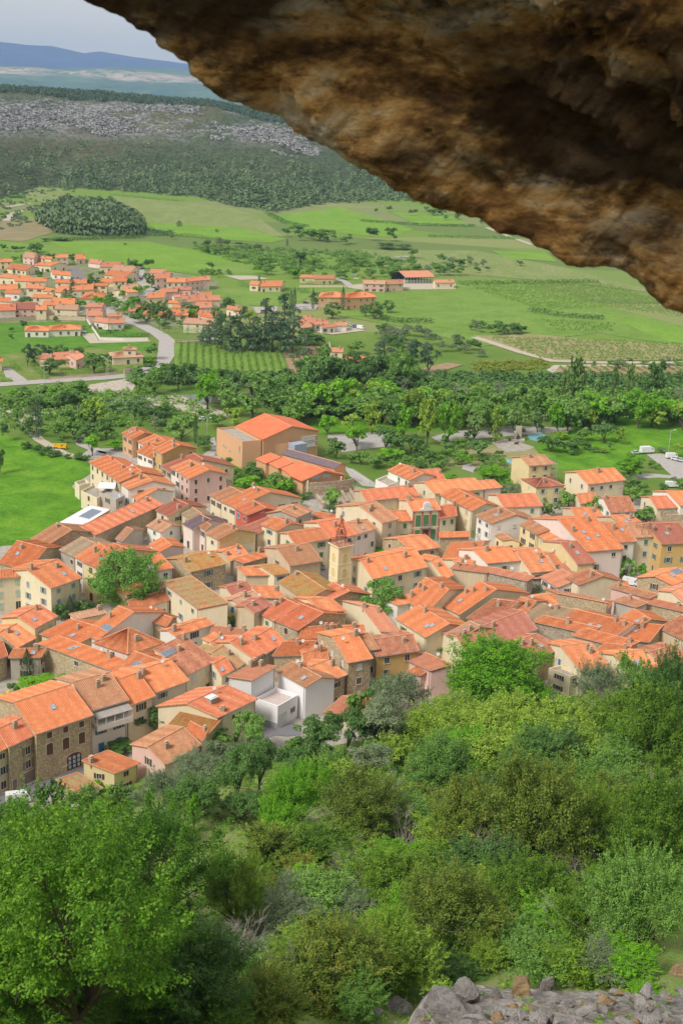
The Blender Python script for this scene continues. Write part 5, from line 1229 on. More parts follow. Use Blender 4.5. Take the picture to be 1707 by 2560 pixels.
bg_ = g.mix(g.ramp(g.noise(P_, .003, 2), [(.55, 0), (.7, .5)]), base, (.22, .17, .09))
g.bump(g.noise(P_, .09, 8, .8), 1.0, 9); g.col(g.mix(rm, bg_, rockc))
HV = hillform('hill', crest1, 2300, foot1, 0, 900, g.m, 420, 130, 9, .006)
g = NG('limestone_range', .95, .1); geo = g.n('ShaderNodeNewGeometry'); pos = geo.outputs['Position']; sx = g.n('ShaderNodeSeparateXYZ'); g.l(pos, sx.inputs[0])
w_ = g.math('ADD', g.math('MULTIPLY', sx.outputs['Z'], .001), g.math('MULTIPLY', g.noise(pos, .0012, 4), .10))
veg = g.ramp(g.noise(pos, .004, 6, .7), [(.35, (.05, .15, .15)), (.65, (.15, .26, .19))])
cl = g.ramp(w_, [(.20, 0), (.215, 1), (.24, 1), (.255, 0), (.315, 0), (.325, .9), (.345, .9), (.355, 0)])
mp2 = g.n('ShaderNodeMapping'); mp2.inputs['Scale'].default_value = (1, 1, .3); g.l(pos, mp2.inputs[0])
g.bump(g.noise(pos, .006, 8, .75), 1, 60); g.col(g.mix(g.math('MULTIPLY', cl, g.ramp(g.noise(mp2.outputs[0], .008, 6, .8), [(.42, 0), (.56, 1)])), veg, (.62, .50, .42)))
hillform('mountain_near', [(-900, 140), (0, 163), (150, 172), (300, 166), (450, 172), (640, 190), (1000, 235), (1700, 330), (2700, 420)], 9500, 5200.0, 0, 3000, g.m, 300, 60, 45, .0012, prof=1.2)
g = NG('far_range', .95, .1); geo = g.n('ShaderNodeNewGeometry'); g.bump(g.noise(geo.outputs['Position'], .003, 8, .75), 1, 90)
g.col(g.ramp(g.noise(geo.outputs['Position'], .002, 7, .7), [(.4, (.002, .05, .20)), (.62, (.004, .085, .28)), (.74, (.05, .16, .33))]))  # blue of the distant air painted into the range's own colour
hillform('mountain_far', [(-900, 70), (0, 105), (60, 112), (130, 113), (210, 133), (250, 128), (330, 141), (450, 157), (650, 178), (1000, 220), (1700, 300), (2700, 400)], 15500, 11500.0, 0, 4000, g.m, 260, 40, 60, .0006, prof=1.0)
# ------------------------------------------------------------------ foliage
def leafm(name, cols, trans=.30, rnd=.5):
    m = bpy.data.materials.new(name); m.use_nodes = True; t = m.node_tree; b = t.nodes['Principled BSDF']; out = t.nodes['Material Output']
    b.inputs['Roughness'].default_value = .6; b.inputs['Specular IOR Level'].default_value = .25
    geo = t.nodes.new('ShaderNodeNewGeometry'); oi = t.nodes.new('ShaderNodeObjectInfo'); r = t.nodes.new('ShaderNodeValToRGB'); e = r.color_ramp.elements
    while len(e) < len(cols): e.new(.5)
    for i, c in enumerate(cols): e[i].position = i / (len(cols) - 1); e[i].color = (*c, 1)
    tcn = t.nodes.new('ShaderNodeTexCoord'); ns = t.nodes.new('ShaderNodeTexNoise'); ns.inputs['Scale'].default_value = 9; ns.inputs['Detail'].default_value = 2
    t.links.new(tcn.outputs['Object'], ns.inputs['Vector'])
    a = t.nodes.new('ShaderNodeMath'); a.operation = 'MULTIPLY'; a.inputs[1].default_value = .45; t.links.new(geo.outputs['Random Per Island'], a.inputs[0])
    a2 = t.nodes.new('ShaderNodeMath'); a2.operation = 'MULTIPLY_ADD'; a2.inputs[1].default_value = 1.0; t.links.new(ns.outputs[0], a2.inputs[0]); t.links.new(a.outputs[0], a2.inputs[2])
    a3 = t.nodes.new('ShaderNodeMath'); a3.operation = 'MULTIPLY_ADD'; a3.inputs[1].default_value = .28; t.links.new(oi.outputs['Random'], a3.inputs[0]); t.links.new(a2.outputs[0], a3.inputs[2])
    a4 = t.nodes.new('ShaderNodeMath'); a4.operation = 'SUBTRACT'; a4.inputs[1].default_value = .36; t.links.new(a3.outputs[0], a4.inputs[0]); t.links.new(a4.outputs[0], r.inputs[0])
    t.links.new(r.outputs[0], b.inputs['Base Color'])
    tr = t.nodes.new('ShaderNodeBsdfTranslucent'); t.links.new(r.outputs[0], tr.inputs[0]); mx = t.nodes.new('ShaderNodeMixShader'); mx.inputs[0].default_value = trans
    t.links.new(b.outputs[0], mx.inputs[1]); t.links.new(tr.outputs[0], mx.inputs[2]); t.links.new(mx.outputs[0], out.inputs['Surface'])
    return m
LM = {
 'A': leafm('leaf_acacia', [(.02, .065, .006), (.10, .25, .015), (.27, .48, .035)]),
 'a': leafm('leaf_soft', [(.09, .17, .045), (.19, .32, .08), (.30, .45, .13)]),
 'b': leafm('leaf_mid', [(.06, .14, .028), (.19, .36, .065), (.32, .53, .11)]),
 'B': leafm('leaf_bright', [(.06, .16, .012), (.17, .42, .02), (.32, .60, .04)]),
 'd': leafm('leaf_dark', [(.035, .085, .022), (.11, .225, .05), (.21, .37, .09)]),
 'o': leafm('leaf_olive', [(0.104, 0.156, 0.072), (0.221, 0.286, 0.143), (0.364, 0.442, 0.247)]),
 'y': leafm('leaf_yellowgreen', [(.09, .17, .02), (.27, .42, .045), (.46, .60, .09)]),
 'p': leafm('needle_dark', [(.03, .065, .035), (.075, .14, .065), (.14, .22, .10)], .1),
 't': leafm('leaf_rusty_tips', [(.025, .055, .012), (.12, .19, .025), (.27, .36, .05), (.62, .36, .06)]),
 'h': leafm('needle_far', [(.045, .09, .045), (.11, .18, .075), (.20, .28, .11)], .1),
 'm': leafm('leaf_scrub', [(.025, .07, .008), (.13, .26, .022), (.36, .52, .05)]),
 'D': leafm('leaf_plane', [(.10, .24, .04), (.20, .42, .07), (.32, .56, .12)]),
 'v': leafm('leaf_vine', [(.13, .24, .03), (.19, .33, .045), (.25, .40, .07)]),
 'k': leafm('leaf_broom', [(.10, .17, .03), (.20, .27, .04), (.62, .50, .04)])}
BARK = plain('bark', (.13, .10, .075), .95, .1, .35, 6); BARKP = plain('bark_pale', (.30, .27, .22), .95, .1, .35, 6)
def quads(C, N, size, rs, aspect=.62):
    """one leaf-sized quad at each centre C, facing roughly N"""
    n = len(C); N = N + rs.normal(0, .38, (n, 3)); N /= np.linalg.norm(N, axis=1, keepdims=True) + 1e-9
    T = np.cross(N, rs.normal(0, 1, (n, 3))); T /= np.linalg.norm(T, axis=1, keepdims=True) + 1e-9; B = np.cross(N, T)
    s = (size * rs.uniform(.6, 1.3, n))[:, None]; T = T * s * .5; B = B * s * .5 * aspect
    V = np.stack([C - T, C + B * .9, C + T, C - B * .9], 1).reshape(-1, 3); F = np.arange(n * 4).reshape(n, 4); return V, F
def crown_pts(kind, nl, nc, rs):
    """leaf centres and normals in a unit tree: width 1, height 1, root at 0"""
    def ell(n, c, r, shell=.5, low=-.55):
        d = rs.normal(0, 1, (n * 3, 3)); d /= np.linalg.norm(d, axis=1, keepdims=True); d = d[d[:, 2] > low][:n]
        return np.array(c) + d * np.array(r) * (rs.uniform(shell, 1, (len(d), 1)) ** .6), d
    if kind == 'cypress':
        z = rs.uniform(.03, 1, nl); r = .5 * np.clip(np.sin(np.clip(z, 0, 1) ** .75 * PI) * 1.05 + .12 * (1 - z), .02, 1) * (1 + .12 * np.sin(z * 40)); a = rs.uniform(0, 2 * PI, nl)
        r = r * rs.uniform(.8, 1.04, nl); C = np.stack([r * np.cos(a), r * np.sin(a), z], 1); N = np.stack([np.cos(a), np.sin(a), np.full(nl, .4)], 1); return C, N, C[:6]
    if kind == 'conifer':
        nb = nc; zc = rs.uniform(.05, .97, nb); R = .5 * (1 - zc) ** .58 + .03; a = rs.uniform(0, 2 * PI, nb); q = rs.uniform(.35, 1, nb)
        cc = np.stack([R * q * np.cos(a), R * q * np.sin(a), zc - .05 * q], 1); cr = np.stack([.13 + .12 * (1 - zc), .13 + .12 * (1 - zc), np.full(nb, .055)], 1)
    elif kind == 'pine':
        cc, _ = ell(nc, (0, 0, .62), (.40, .40, .33), .35, -.9); cr = rs.uniform(.09, .15, (len(cc), 1)) * np.array([[1, 1, .6]])
    elif kind == 'umbrella':
        cc, _ = ell(nc, (0, 0, .52), (.40, .40, .38), .5, -.75); cr = rs.uniform(.09, .15, (len(cc), 1)) * np.array([[1, 1, .75]])
    elif kind == 'poplar':
        cc, _ = ell(nc, (0, 0, .54), (.36, .36, .43), .3, -.9); cr = rs.uniform(.08, .15, (len(cc), 1)) * np.array([[1, 1, 1.0]])
    elif kind == 'plane':
        cc, _ = ell(nc, (0, 0, .54), (.42, .42, .40), .62, -.9); cr = rs.uniform(.07, .13, (len(cc), 1)) * np.array([[1, 1, 1.0]])
    elif kind == 'acacia':
        cc, _ = ell(nc, (0, 0, .58), (.46, .46, .40), .25, -.9); cr = rs.uniform(.045, .10, (len(cc), 1)) * np.array([[1.25, 1.25, .30]])
    else:
        b_ = kind == 'bush'; zc_, rz_ = (.42, .40) if b_ else (.50, .41); ml, md = ell(9 if nl > 2000 else 6, (0, 0, zc_), (.30, .30, rz_ * .72), .7, -.75); lr = rs.uniform(.13, .25, len(ml))
        ml = np.vstack([ml, [[0, 0, zc_]]]); lr = np.append(lr, .30); q = rs.choice(len(ml), nc, p=lr ** 2 / (lr ** 2).sum()); d = rs.normal(0, 1, (nc, 3)); d /= np.linalg.norm(d, axis=1, keepdims=True); d[:, 2] = np.where(d[:, 2] < -.45, -d[:, 2], d[:, 2])
        cc = ml[q] + d * lr[q][:, None] * rs.uniform(.55, 1.08, (nc, 1)) * [1, 1, 1.1 if b_ else .95]; cr = rs.uniform(.05, .13, (nc, 1)) * (1 if nl > 2000 else 1.35) * np.array([[1, 1, .85]])
    w = cr[:, 0] ** 2; w /= w.sum(); idx = rs.choice(len(cc), nl, p=w); d = rs.normal(0, 1, (nl, 3)); d /= np.linalg.norm(d, axis=1, keepdims=True)
    d[:, 2] = np.where(d[:, 2] < -.3, -d[:, 2], d[:, 2]); rad = rs.uniform(.35, 1, (nl, 1)) ** .5
    C = cc[idx] + d * cr[idx] * rad; C += rs.normal(0, .006, C.shape)
    if kind in ('bush', 'acacia', 'poplar') or nl > 10000:      # sprays that break the outline
        fe = kind in ('bush', 'acacia'); ns = max(12, nc * (2 if fe else 1)); k = int(nl * (.36 if fe else .17)); sp = rs.choice(len(cc), ns); o_ = cc[sp] - [0, 0, .35]; o_ /= np.linalg.norm(o_, axis=1, keepdims=True) + 1e-9; o_ = o_ + rs.normal(0, .3, o_.shape) + [0, 0, .5]; o_ /= np.linalg.norm(o_, axis=1, keepdims=True)
        ln = rs.uniform(.05, .20 if fe else .13, ns) + cr[sp, 0]; j = rs.choice(ns, k); C[:k] = cc[sp][j] + o_[j] * (ln[j] * rs.uniform(.3, 1, k) ** .7)[:, None] + rs.normal(0, .010, (k, 3))
    C[:, 2] = np.maximum(C[:, 2], .0); return C, d + [0, 0, .35], cc
def tree_proto(kind, nl, nc, leaf, seed, mat, bark=None, trunk=True, aspect=.62):
    rs = np.random.RandomState(seed); C, N, cc = crown_pts(kind, nl, nc, rs); V, F = quads(C, N, leaf, rs, aspect); me = npmesh('crown', V, F, LM[mat] if isinstance(mat, str) else mat)
    tm = None
    if trunk:
        mb = MB(); bushy = kind in ('bush',); fork = .10 if bushy else .14 if kind not in ('conifer', 'cypress') else .8; r = .022 if not bushy else .014
        top = Vector((rs.uniform(-.03, .03), rs.uniform(-.03, .03), fork)); mb.tube((0, 0, -.06), top, r * 1.5, r, 7, cap=False)
        if kind in ('conifer', 'cypress'): mb.tube(top, (0, 0, .95), r, r * .2, 6)
        else:
            sel = cc[rs.choice(len(cc), min(len(cc), 26 if nl > 20000 else 9), replace=False)]
            for q in sel:
                q = Vector(q); m_ = top.lerp(q, .5) + Vector((rs.uniform(-.04, .04), rs.uniform(-.04, .04), rs.uniform(-.02, .05)))
                mb.tube(top, m_, r * .62, r * .36, 5, cap=False); mb.tube(m_, q, r * .36, r * .10, 4, cap=False)
                if nl > 20000:
                    for _ in range(3):
                        e_ = q + Vector(rs.uniform(-.09, .09, 3)); mb.tube(m_.lerp(q, .6), e_, r * .16, r * .05, 3, cap=False)
        tm = mb.mesh('trunk', [bark or BARK])
    return me, tm
_pc = {}
def proto(kind, mat, lod, var):
    key = (kind, mat, lod, var)
    if key not in _pc:
        n = {0: (1100, 26, .105), 1: (6000, 60, .045), 2: (20000, 120, .029), 3: (60000, 240, .0195)}[lod]
        if kind == 'acacia': n = (int(n[0] * .60), int(n[1] * .62), n[2] * .92)
        asp = .35 if mat in ('p', 'o') else .62
        _pc[key] = tree_proto(kind, n[0], n[1], n[2], hash((kind, lod, var)) % 9999 if False else (len(kind) * 131 + lod * 17 + var * 7 + ord(mat) * 3), mat, BARKP if mat in ('o',) else BARK, aspect=asp)
    return _pc[key]
TREES = []; SPECS = []
CZ = {'plane': .54, 'bush': .45, 'cypress': .5, 'conifer': .5, 'poplar': .56, 'umbrella': .854, 'pine': .62}; CH = {'plane': .90, 'bush': .95, 'cypress': 1.0, 'conifer': .95, 'poplar': .86, 'umbrella': .85, 'pine': .75, 'acacia': .78}
def tree(px, py, w, h, kind, mat, label, group=None, name='tree', lod=None, flat=True, var=None, cat=None, at=None):
    """crown centred on a pixel, w x h pixels; rooted on the relief"""
    rnd = random.Random(int(px * 31 + py * 17 + w)); w *= 1.17; h *= 1.12
    czf = CZ.get(kind, .50); chf = CH.get(kind, .95)
    d = ray(px, py); p = hit(px, py, 0)
    if p.y < 24: p = hit(px, py, .01)
    def size(p):
        s = FPX / depth(p); Wm = w / s; de = math.atan2(CAM.z - p.z, math.hypot(p.x, p.y)); hm = h / s
        return Wm, math.sqrt(max((hm ** 2 - (Wm * math.sin(de)) ** 2), (.45 * hm) ** 2)) / math.cos(de) / chf
    t = (p - CAM).length / d.length; step = .996 if p.y < 260 else .9985
    while True:                      # walk back from the ground until the crown's height above it fits its size
        Wm, Hm = size(p); c_ = (p.z - relief(p.x, p.y)) / czf
        if c_ >= Hm or p.y < 30: break
        t *= step; p = CAM + d * t
    base = Vector((p.x, p.y, relief(p.x, p.y) - .1))
    lod = lod if lod is not None else (0 if w < 95 else 1 if w < 175 else 2)
    if base.y < 170: lod = max(lod, 2 if w > 110 else 1)
    var = rnd.randrange(3 if lod < 2 else 2) if var is None else var
    SPECS.append((w * h, kind, mat, lod, var, name, base, rnd.uniform(0, 6.28), label, cat or ('shrub' if kind == 'bush' else 'tree'), group, (Wm, Wm, Hm), (px, py))); return
def plant(sp):
    _, kind, mat, lod, var, name, base, rz, label, cat, group, sc, _p = sp
    cm, tm = proto(kind, mat, lod, var)
    root = empty(name, base, rz); meta(root, label, cat, group)
    for nm, me in (('trunk', tm), ('crown', cm)):
        if me is None: continue
        o = bpy.data.objects.new(nm, me); COL.objects.link(o); o.parent = root; o.scale = sc
    TREES.append(root); return root
KD = {'b': ('broad', 'b', 'mid green', 'broadleaf tree'), 'B': ('broad', 'B', 'bright green', 'broadleaf tree'), 'd': ('broad', 'd', 'dark green', 'broadleaf tree'), 'o': ('broad', 'o', 'grey-green', 'olive-like tree'),
      'y': ('broad', 'y', 'yellowish green', 'leafy tree'), 'p': ('conifer', 'p', 'dark', 'conifer'), 'u': ('umbrella', 'd', 'dark', 'umbrella pine'), 'c': ('cypress', 'p', 'slim dark', 'cypress'),
      'P': ('plane', 'D', 'dense green', 'plane tree'), 'q': ('pine', 'p', 'dark', 'pine'), 'l': ('poplar', 'a', 'tall soft green', 'park tree'), 'L': ('poplar', 'B', 'tall light green', 'park tree'), 'Y': ('poplar', 'y', 'tall pale green', 'park tree'),
      's': ('bush', 'm', 'scrubby', 'shrub'), 'S': ('bush', 'b', 'mid green', 'shrub'), 'D': ('bush', 'd', 'dark green', 'shrub'), 'G': ('bush', 'o', 'grey-green', 'shrub'), 'T': ('bush', 't', 'rusty tipped', 'shrub'), 'V': ('bush', 'B', 'bright green', 'shrub'), 'J': ('bush', 'y', 'yellow-green', 'shrub')}
NAMEK = {'p': 'conifer', 'u': 'pine_tree', 'c': 'cypress', 'q': 'pine_tree', 'P': 'plane_tree'}
SEEN = {}
def TL(t, items, where, group, **k):
    for it in items:
        kd, x, y, w = it[:4]; h = it[4] if len(it) > 4 else w * (.9 if kd not in 'c' else 3.5); note = it[5] if len(it) > 5 else None
        sc = TILES[t][2]; X, Y = tp(t, x, y); kind, mat, adj, noun = KD[kd]
        lab = note or '%s %s %s' % (adj, noun, where)
        tree(X, Y, w * sc, h * sc, kind, mat, lab, group if not note else None, name=NAMEK.get(kd, 'shrub' if kind == 'bush' else 'tree'), **k)
# estate
TL('A', [('d',245,50,100),('d',105,55,50),('d',155,55,40),('d',25,45,60),('d',355,120,70),('d',490,120,60),('c',150,125,16,55),('c',358,170,14,50),('c',100,215,15,50),('p',495,330,50,130),('p',455,372,34,70),
 ('u',640,235,90),('u',1045,250,75),('u',1010,228,60),('d',1025,155,80,75),('d',915,165,90,60),('c',885,150,18,60),('d',965,175,60,45),('u',175,390,100,60),('B',270,355,60),('b',370,370,60),('B',450,415,80),('B',560,440,70),
 ('B',670,420,110,65),('b',760,405,90),('B',840,370,80,60),('B',945,350,80),('b',895,290,70,50),('b',620,280,60),('u',1000,425,80),('u',1050,455,85),('u',1110,420,90),('u',1145,465,85),('o',1290,450,90,60),('B',1330,500,80,60),
 ('b',890,440,110,80),('d',950,530,130,80),('b',790,450,80,60),('d',165,575,70,70),('d',85,610,45,40),('d',75,660,35,35),('d',385,540,50,35),('B',740,440,60),('b',300,365,40),('b',430,350,50),('b',20,370,40),('b',830,320,50),('b',130,320,40),('b',700,230,50),('B',1010,330,50,40),('d',1080,340,50,40)],
 'between the estate houses', 'trees among the estate houses')
TL('A', [('u',1500,475,115,120,'round umbrella pine at the foot of the estate beside the green field'),('u',1560,400,60,60),('q',187,760,80,120),('q',285,745,100,85),('u',420,725,125,95),('u',540,745,110,90),('q',235,780,70,90),('q',340,760,60,70)], 'above the salmon roofed villa', 'dark pines above the salmon roofed villa')
TL('A', [('d',650,830,170,150,'large dark bushy tree before the pale tiled villa'),('d',345,870,140,110),('d',420,850,80,80),('d',745,808,80,70),('b',1045,760,100,100),('B',1020,820,110,50),('d',1020,865,110,60),('d',700,850,60,60),('b',900,880,60,30),('b',240,840,50,40)], 'around the villas near the river road', 'trees around the villas')
# conifer grove
TL('B', [('p',60,555,130,130),('p',130,540,130,200),('p',185,560,120,190),('p',245,530,150,230),('y',305,470,100,90),('p',330,560,140,200),('p',395,500,150,260),('p',440,540,150,230),('p',510,470,170,270),('p',560,540,190,250),('d',640,580,150,100),('d',690,590,70,60),('p',20,575,80,70)],
   'in the tall grove above the vineyard', 'conifer grove above the vineyard')
TL('B', [('u',175,350,75,75),('u',262,400,70,50)], 'on the edge of the green field', 'umbrella pines by the field')
TL('B', [('c',549,352,20,100),('c',570,346,22,112)], 'of the pair beside the car park', 'twin cypresses')
TL('B', [('c',682,350,20,115,'lone slim cypress west of the peach residence'),('u',702,320,95,60,'flat umbrella pine behind the peach residence'),('u',800,378,105,85,'umbrella pine hiding the middle of the peach residence'),('c',862,350,28,130,'tall cypress in front of the peach residence'),('c',845,330,12,50,'thin short cypress behind the tall one'),('c',357,242,18,58,'lone cypress beside the orange roofed house with solar panels'),('d',960,315,90,30,'low dark trees behind the peach residence')], '', None)
TL('B', [('u',1000,390,65,65),('u',1060,378,100,90),('u',1135,365,75,65)], 'east of the peach residence', 'umbrella pines east of the peach residence')
TL('B', [('d',605,100,95,95,'big round tree standing alone in the meadows'),('d',62,150,48,55,'small round tree in the strip behind the estate'),('b',380,120,90,60),('b',440,130,60,40),('b',700,130,70,60),('d',1290,75,60,60),('b',920,110,100,50),('b',980,130,80,50),('b',265,95,30,30),('d',230,20,60,30),('b',60,50,120,50),('b',160,55,60,50),('d',1170,35,200,40)], 'in the meadows beyond the estate', 'scattered meadow trees')
random.seed(11)
def scatter(t, poly, n, kinds, wr, where, group, hr=(.7, 1.0), **k):
    sc = TILES[t][2]; xs_ = [p[0] for p in poly]; ys_ = [p[1] for p in poly]; c = 0; tries = 0
    while c < n and tries < n * 40:
        tries += 1; x = random.uniform(min(xs_), max(xs_)); y = random.uniform(min(ys_), max(ys_)); ins = False; j = len(poly) - 1
        for i in range(len(poly)):
            if (poly[i][1] > y) != (poly[j][1] > y) and x < (poly[j][0] - poly[i][0]) * (y - poly[i][1]) / (poly[j][1] - poly[i][1]) + poly[i][0]: ins = not ins
            j = i
        if not ins: continue
        w = random.uniform(*wr); TL(t, [(random.choice(kinds), x, y, w, w * random.uniform(*hr))], where, group, **k); c += 1
scatter('B', [(870,200),(1150,120),(1568,150),(1568,200),(1250,215),(900,220)], 34, 'bbdb', (35, 75), 'in the thicket above the hangar', 'thicket above the hangar')
scatter('B', [(330,130),(600,170),(860,190),(860,215),(560,210),(340,180)], 24, 'bBbd', (35, 70), 'in the copse behind the cream villa', 'copse behind the cream villa')
scatter('B', [(0,180),(330,185),(330,200),(0,205)], 12, 'dbb', (25, 45), 'in the hedgerow behind the estate', 'hedgerow behind the estate')
scatter('B', [(1080,520),(1300,520),(1500,570),(1700,640),(1700,690),(1450,640),(1200,640),(1060,600)], 34, 'oood', (50, 90), 'in the olive thicket below the right hand fields', 'olive thicket')
scatter('M', [(540,590),(760,600),(850,640),(700,650),(540,630)], 16, 'obd', (35, 60), 'in the thicket at the field corner', 'field corner thicket')
TL('B', [('p',1110,650,140,110),('q',1310,670,150,160),('q',1385,680,130,150),('b',945,645,110,70),('b',1210,620,80,50),('d',720,600,80,60)], 'below the olive thicket', 'pines below the olive thicket')
scatter('N', [(740,255),(1000,290),(1150,300),(1130,310),(900,320),(800,300)], 16, 'bod', (22, 45), 'in the field hedge', 'field hedge trees')
scatter('N', [(1230,215),(1290,220),(1568,280),(1568,295),(1300,260)], 14, 'bd', (25, 50), 'in the far hedgerow', 'far hedgerow')
TL('N', [('d',1243,240,40,42,'round dark tree alone between the far fields'),('c',1251,288,10,28,'tiny lone cypress among the far fields'),('c',781,206,22,24,'small dark pyramid tree in the middle of a far field'),('b',945,237,18,18),('d',1308,248,20,25),('b',1395,250,110,55),('d',1620,245,60,60),('d',1700,250,50,55),('d',160,312,70,35),('d',65,315,30,25),('d',195,275,40,18),('d',275,275,80,16),('d',545,295,18,10)], 'in the far fields', 'far field trees')
scatter('M', [(220,270),(700,290),(880,300),(700,330),(300,350),(150,320)], 16, 'bod', (28, 55), 'in the scrubby strip east of the meadows', 'scrub strip')
scatter('M', [(940,770),(1568,770),(1568,800),(1080,800)], 15, 'bdo', (30, 60), 'along the track between the two vineyards', 'trackside shrubs', hr=(.5, .7))
scatter('M', [(60,40),(420,40),(600,100),(560,110),(300,60),(80,60)], 14, 'db', (20, 45), 'along the foot of the far hill', 'hill foot trees')
scatter('A', [(560,600),(1030,660),(1000,640),(700,570)], 8, 'bdo', (30, 55), 'in the bungalow garden plot', 'garden plot bushes', hr=(.5, .7))
scatter('A', [(0,120),(500,150),(900,260),(1000,440),(560,420),(0,470)], 34, 'dbBu', (30, 55), 'squeezed between estate roofs', 'small trees between estate roofs', hr=(.6, .9))
scatter('A', [(850,400),(1300,400),(1500,520),(1400,610),(1000,570),(820,480)], 22, 'dbBu', (45, 80), 'among the small bungalows', 'trees among the small bungalows', hr=(.6, .85))
# riverside belts: far bank (dark), near bank (mid), reeds
scatter('A', [(0,1030),(480,1020),(560,980),(600,1080),(450,1110),(0,1120)], 30, 'bbdSB', (70, 130), 'on the near bank below the river road', 'riverside trees on the west side', hr=(.6, .85))
TL('A', [('d',1140,880,120,100),('d',1230,930,150,170),('b',1060,960,190,170),('d',1290,880,130,120),('b',960,990,100,120),('b',540,1010,120,90),('B',1430,1020,225,250,'big bright green tree beside the gravel river bank')], 'at the vineyard end of the river belt', 'river belt west end')
scatter('S', [(500,945),(700,945),(760,925),(900,915),(1010,925),(1060,945),(1000,975),(560,975)], 46, 'dbbdbo', (45, 75), 'in the dark belt on the far river bank', 'dark belt on the far bank', hr=(.7, 1.0))
TL('S', [('d',800,925,80,110),('d',850,930,70,100),('b',1000,925,90,110),('d',900,930,90,100),('d',950,920,80,100),('b',805,890,50,70)], 'standing tall in the dark river belt', 'tall trees of the dark belt')
scatter('S', [(1060,960),(1300,972),(1500,985),(1720,988),(1720,999),(1400,990),(1060,980)], 34, 'dbbo', (34, 54), 'in the eastern part of the far river belt', 'eastern far river belt', hr=(.7, 1.0))
TL('S', [('l',1440,955,55,105),('l',1535,945,20,80),('l',1572,955,30,75),('d',1640,950,50,100),('d',1620,965,45,80),('l',1415,965,30,70)], 'rising over the eastern river belt', 'tall trees over the eastern river belt')
scatter('S', [(650,975),(900,970),(1250,1002),(1720,1012),(1720,1045),(1380,1040),(1100,1035),(700,1025)], 100, 'bbBSy', (50, 85), 'in the light green belt on the near river bank', 'light green near bank belt', hr=(.7, 1.1))
scatter('S', [(655,985),(760,985),(800,1015),(700,1025)], 9, 'd', (50, 70), 'in the dark clump of the near bank belt', 'dark clump near bank')
TL('B', [('b',170,975,150,150),('b',320,990,190,150),('y',215,1060,140,110),('b',555,1050,130,110),('d',625,1030,110,115),('B',790,1030,60,75),('B',770,1110,115,120),('Y',1040,1060,110,150),('y',915,1100,110,110),('B',940,1180,120,110),('Y',1375,1075,130,220),('L',1230,1080,120,180),('L',1500,1090,110,200),('l',1140,1010,100,150)], 'in the riverside park behind the sports hall', 'riverside park trees')
TL('D', [('B',1025,245,125,150,'light green street tree beside the park road behind the hall'),('d',895,315,135,130,'dark round tree at the corner of the sports hall'),('d',1215,240,190,160),('d',1380,270,160,150),('d',1290,290,120,120),('d',1440,330,120,100),('B',1240,355,170,90),('b',1050,370,120,90),('b',1130,395,110,90),('b',1440,395,110,80),('b',1360,390,100,70),('d',1500,370,110,100),('b',980,385,60,50),('b',1400,430,80,50)], 'in the dark thicket east of the sports hall', 'thicket east of the sports hall')
TL('D', [('d',160,430,150,100),('b',240,500,120,90),('d',340,460,140,100),('d',370,500,90,80),('B',330,545,190,100),('b',520,530,180,140),('B',560,580,130,110),('B',60,575,115,130),('d',690,618,100,50),('b',640,655,90,70),('b',850,640,150,150),('d',870,700,110,90),('b',810,735,70,40),('d',30,285,90,90),('y',385,470,60,60)], 'in the gardens in front of the community hall', 'garden trees by the community hall')
TL('E', [('l',60,160,120,150),('l',225,150,160,165),('Y',365,140,110,185),('l',500,120,150,160),('l',635,115,115,130),('L',765,105,125,160),('l',150,80,110,130),('l',300,50,90,100),('L',20,100,90,130),('l',430,90,90,110),('L',115,110,80,120)], 'of the tall row along the park road', 'row of tall trees along the park road')
TL('E', [('d',250,300,165,130),('b',60,310,100,80),('B',150,352,90,60),('d',380,340,70,50),('b',140,275,100,70),('d',30,250,60,60),('b',20,390,90,60),('d',200,255,80,50)], 'in the garden thicket beside the memorial plaza', 'thicket beside the memorial plaza')
TL('E', [('d',710,275,155,110),('d',845,295,140,85),('b',895,235,90,90),('y',780,222,110,60),('d',1065,195,160,140),('b',940,210,90,90),('Y',1175,225,70,90),('b',1095,290,40,60),('d',940,290,80,50),('d',1000,315,60,40),('y',1050,320,70,40),('b',1370,410,60,50),('b',1400,425,50,40),('y',1540,320,110,90),('o',1430,320,70,40)], 'in the clump on the eastern meadow', 'clumps on the eastern meadow')
TL('E', [('B',1222,420,225,140,'broad bright green tree beside the eastern car park'),('B',370,480,230,160,'large bright green tree between the cream houses'),('d',285,475,100,110,'dark companion of the large bright green tree'),('o',475,565,165,90,'grey-green tree below the large bright one'),('b',832,640,145,115,'white blossoming green tree beside the hipped villa'),('b',678,695,135,95,'mid green tree behind the orange roofed school building'),('b',1015,690,155,120,'round green tree between the eastern roofs'),('b',1320,750,170,115,'tree speckled with white blossom at the eastern edge'),('b',1245,615,110,110,'green tree at the corner of the wide double house'),('d',925,592,60,38,'small clipped tree below the double house'),('d',812,575,36,60,'small dark tree beside the hipped villa'),('P',1205,1083,125,125,'ball shaped green tree in front of the white balcony house'),('B',1295,1110,78,110,'light green acacia beside the ball shaped tree'),('B',70,490,120,40,'bright green bush between two northern roofs')], '', None)
scatter('E', [(0,330),(330,360),(430,400),(300,440),(250,400),(0,380)], 16, 'dbSB', (50, 90), 'in the gardens behind the northern villas', 'gardens behind the northern villas', hr=(.6, .9))
scatter('D', [(980,400),(1130,400),(1560,420),(1568,450),(1460,450),(1200,410)], 12, 'dbSB', (50, 90), 'in the gardens above the steps', 'gardens above the steps', hr=(.6, .9))
scatter('E', [(1180,520),(1560,520),(1560,590),(1270,620),(1240,600)], 10, 'dbo', (60, 100), 'behind the eastern cottage', 'trees behind the eastern cottage', hr=(.7, .9))
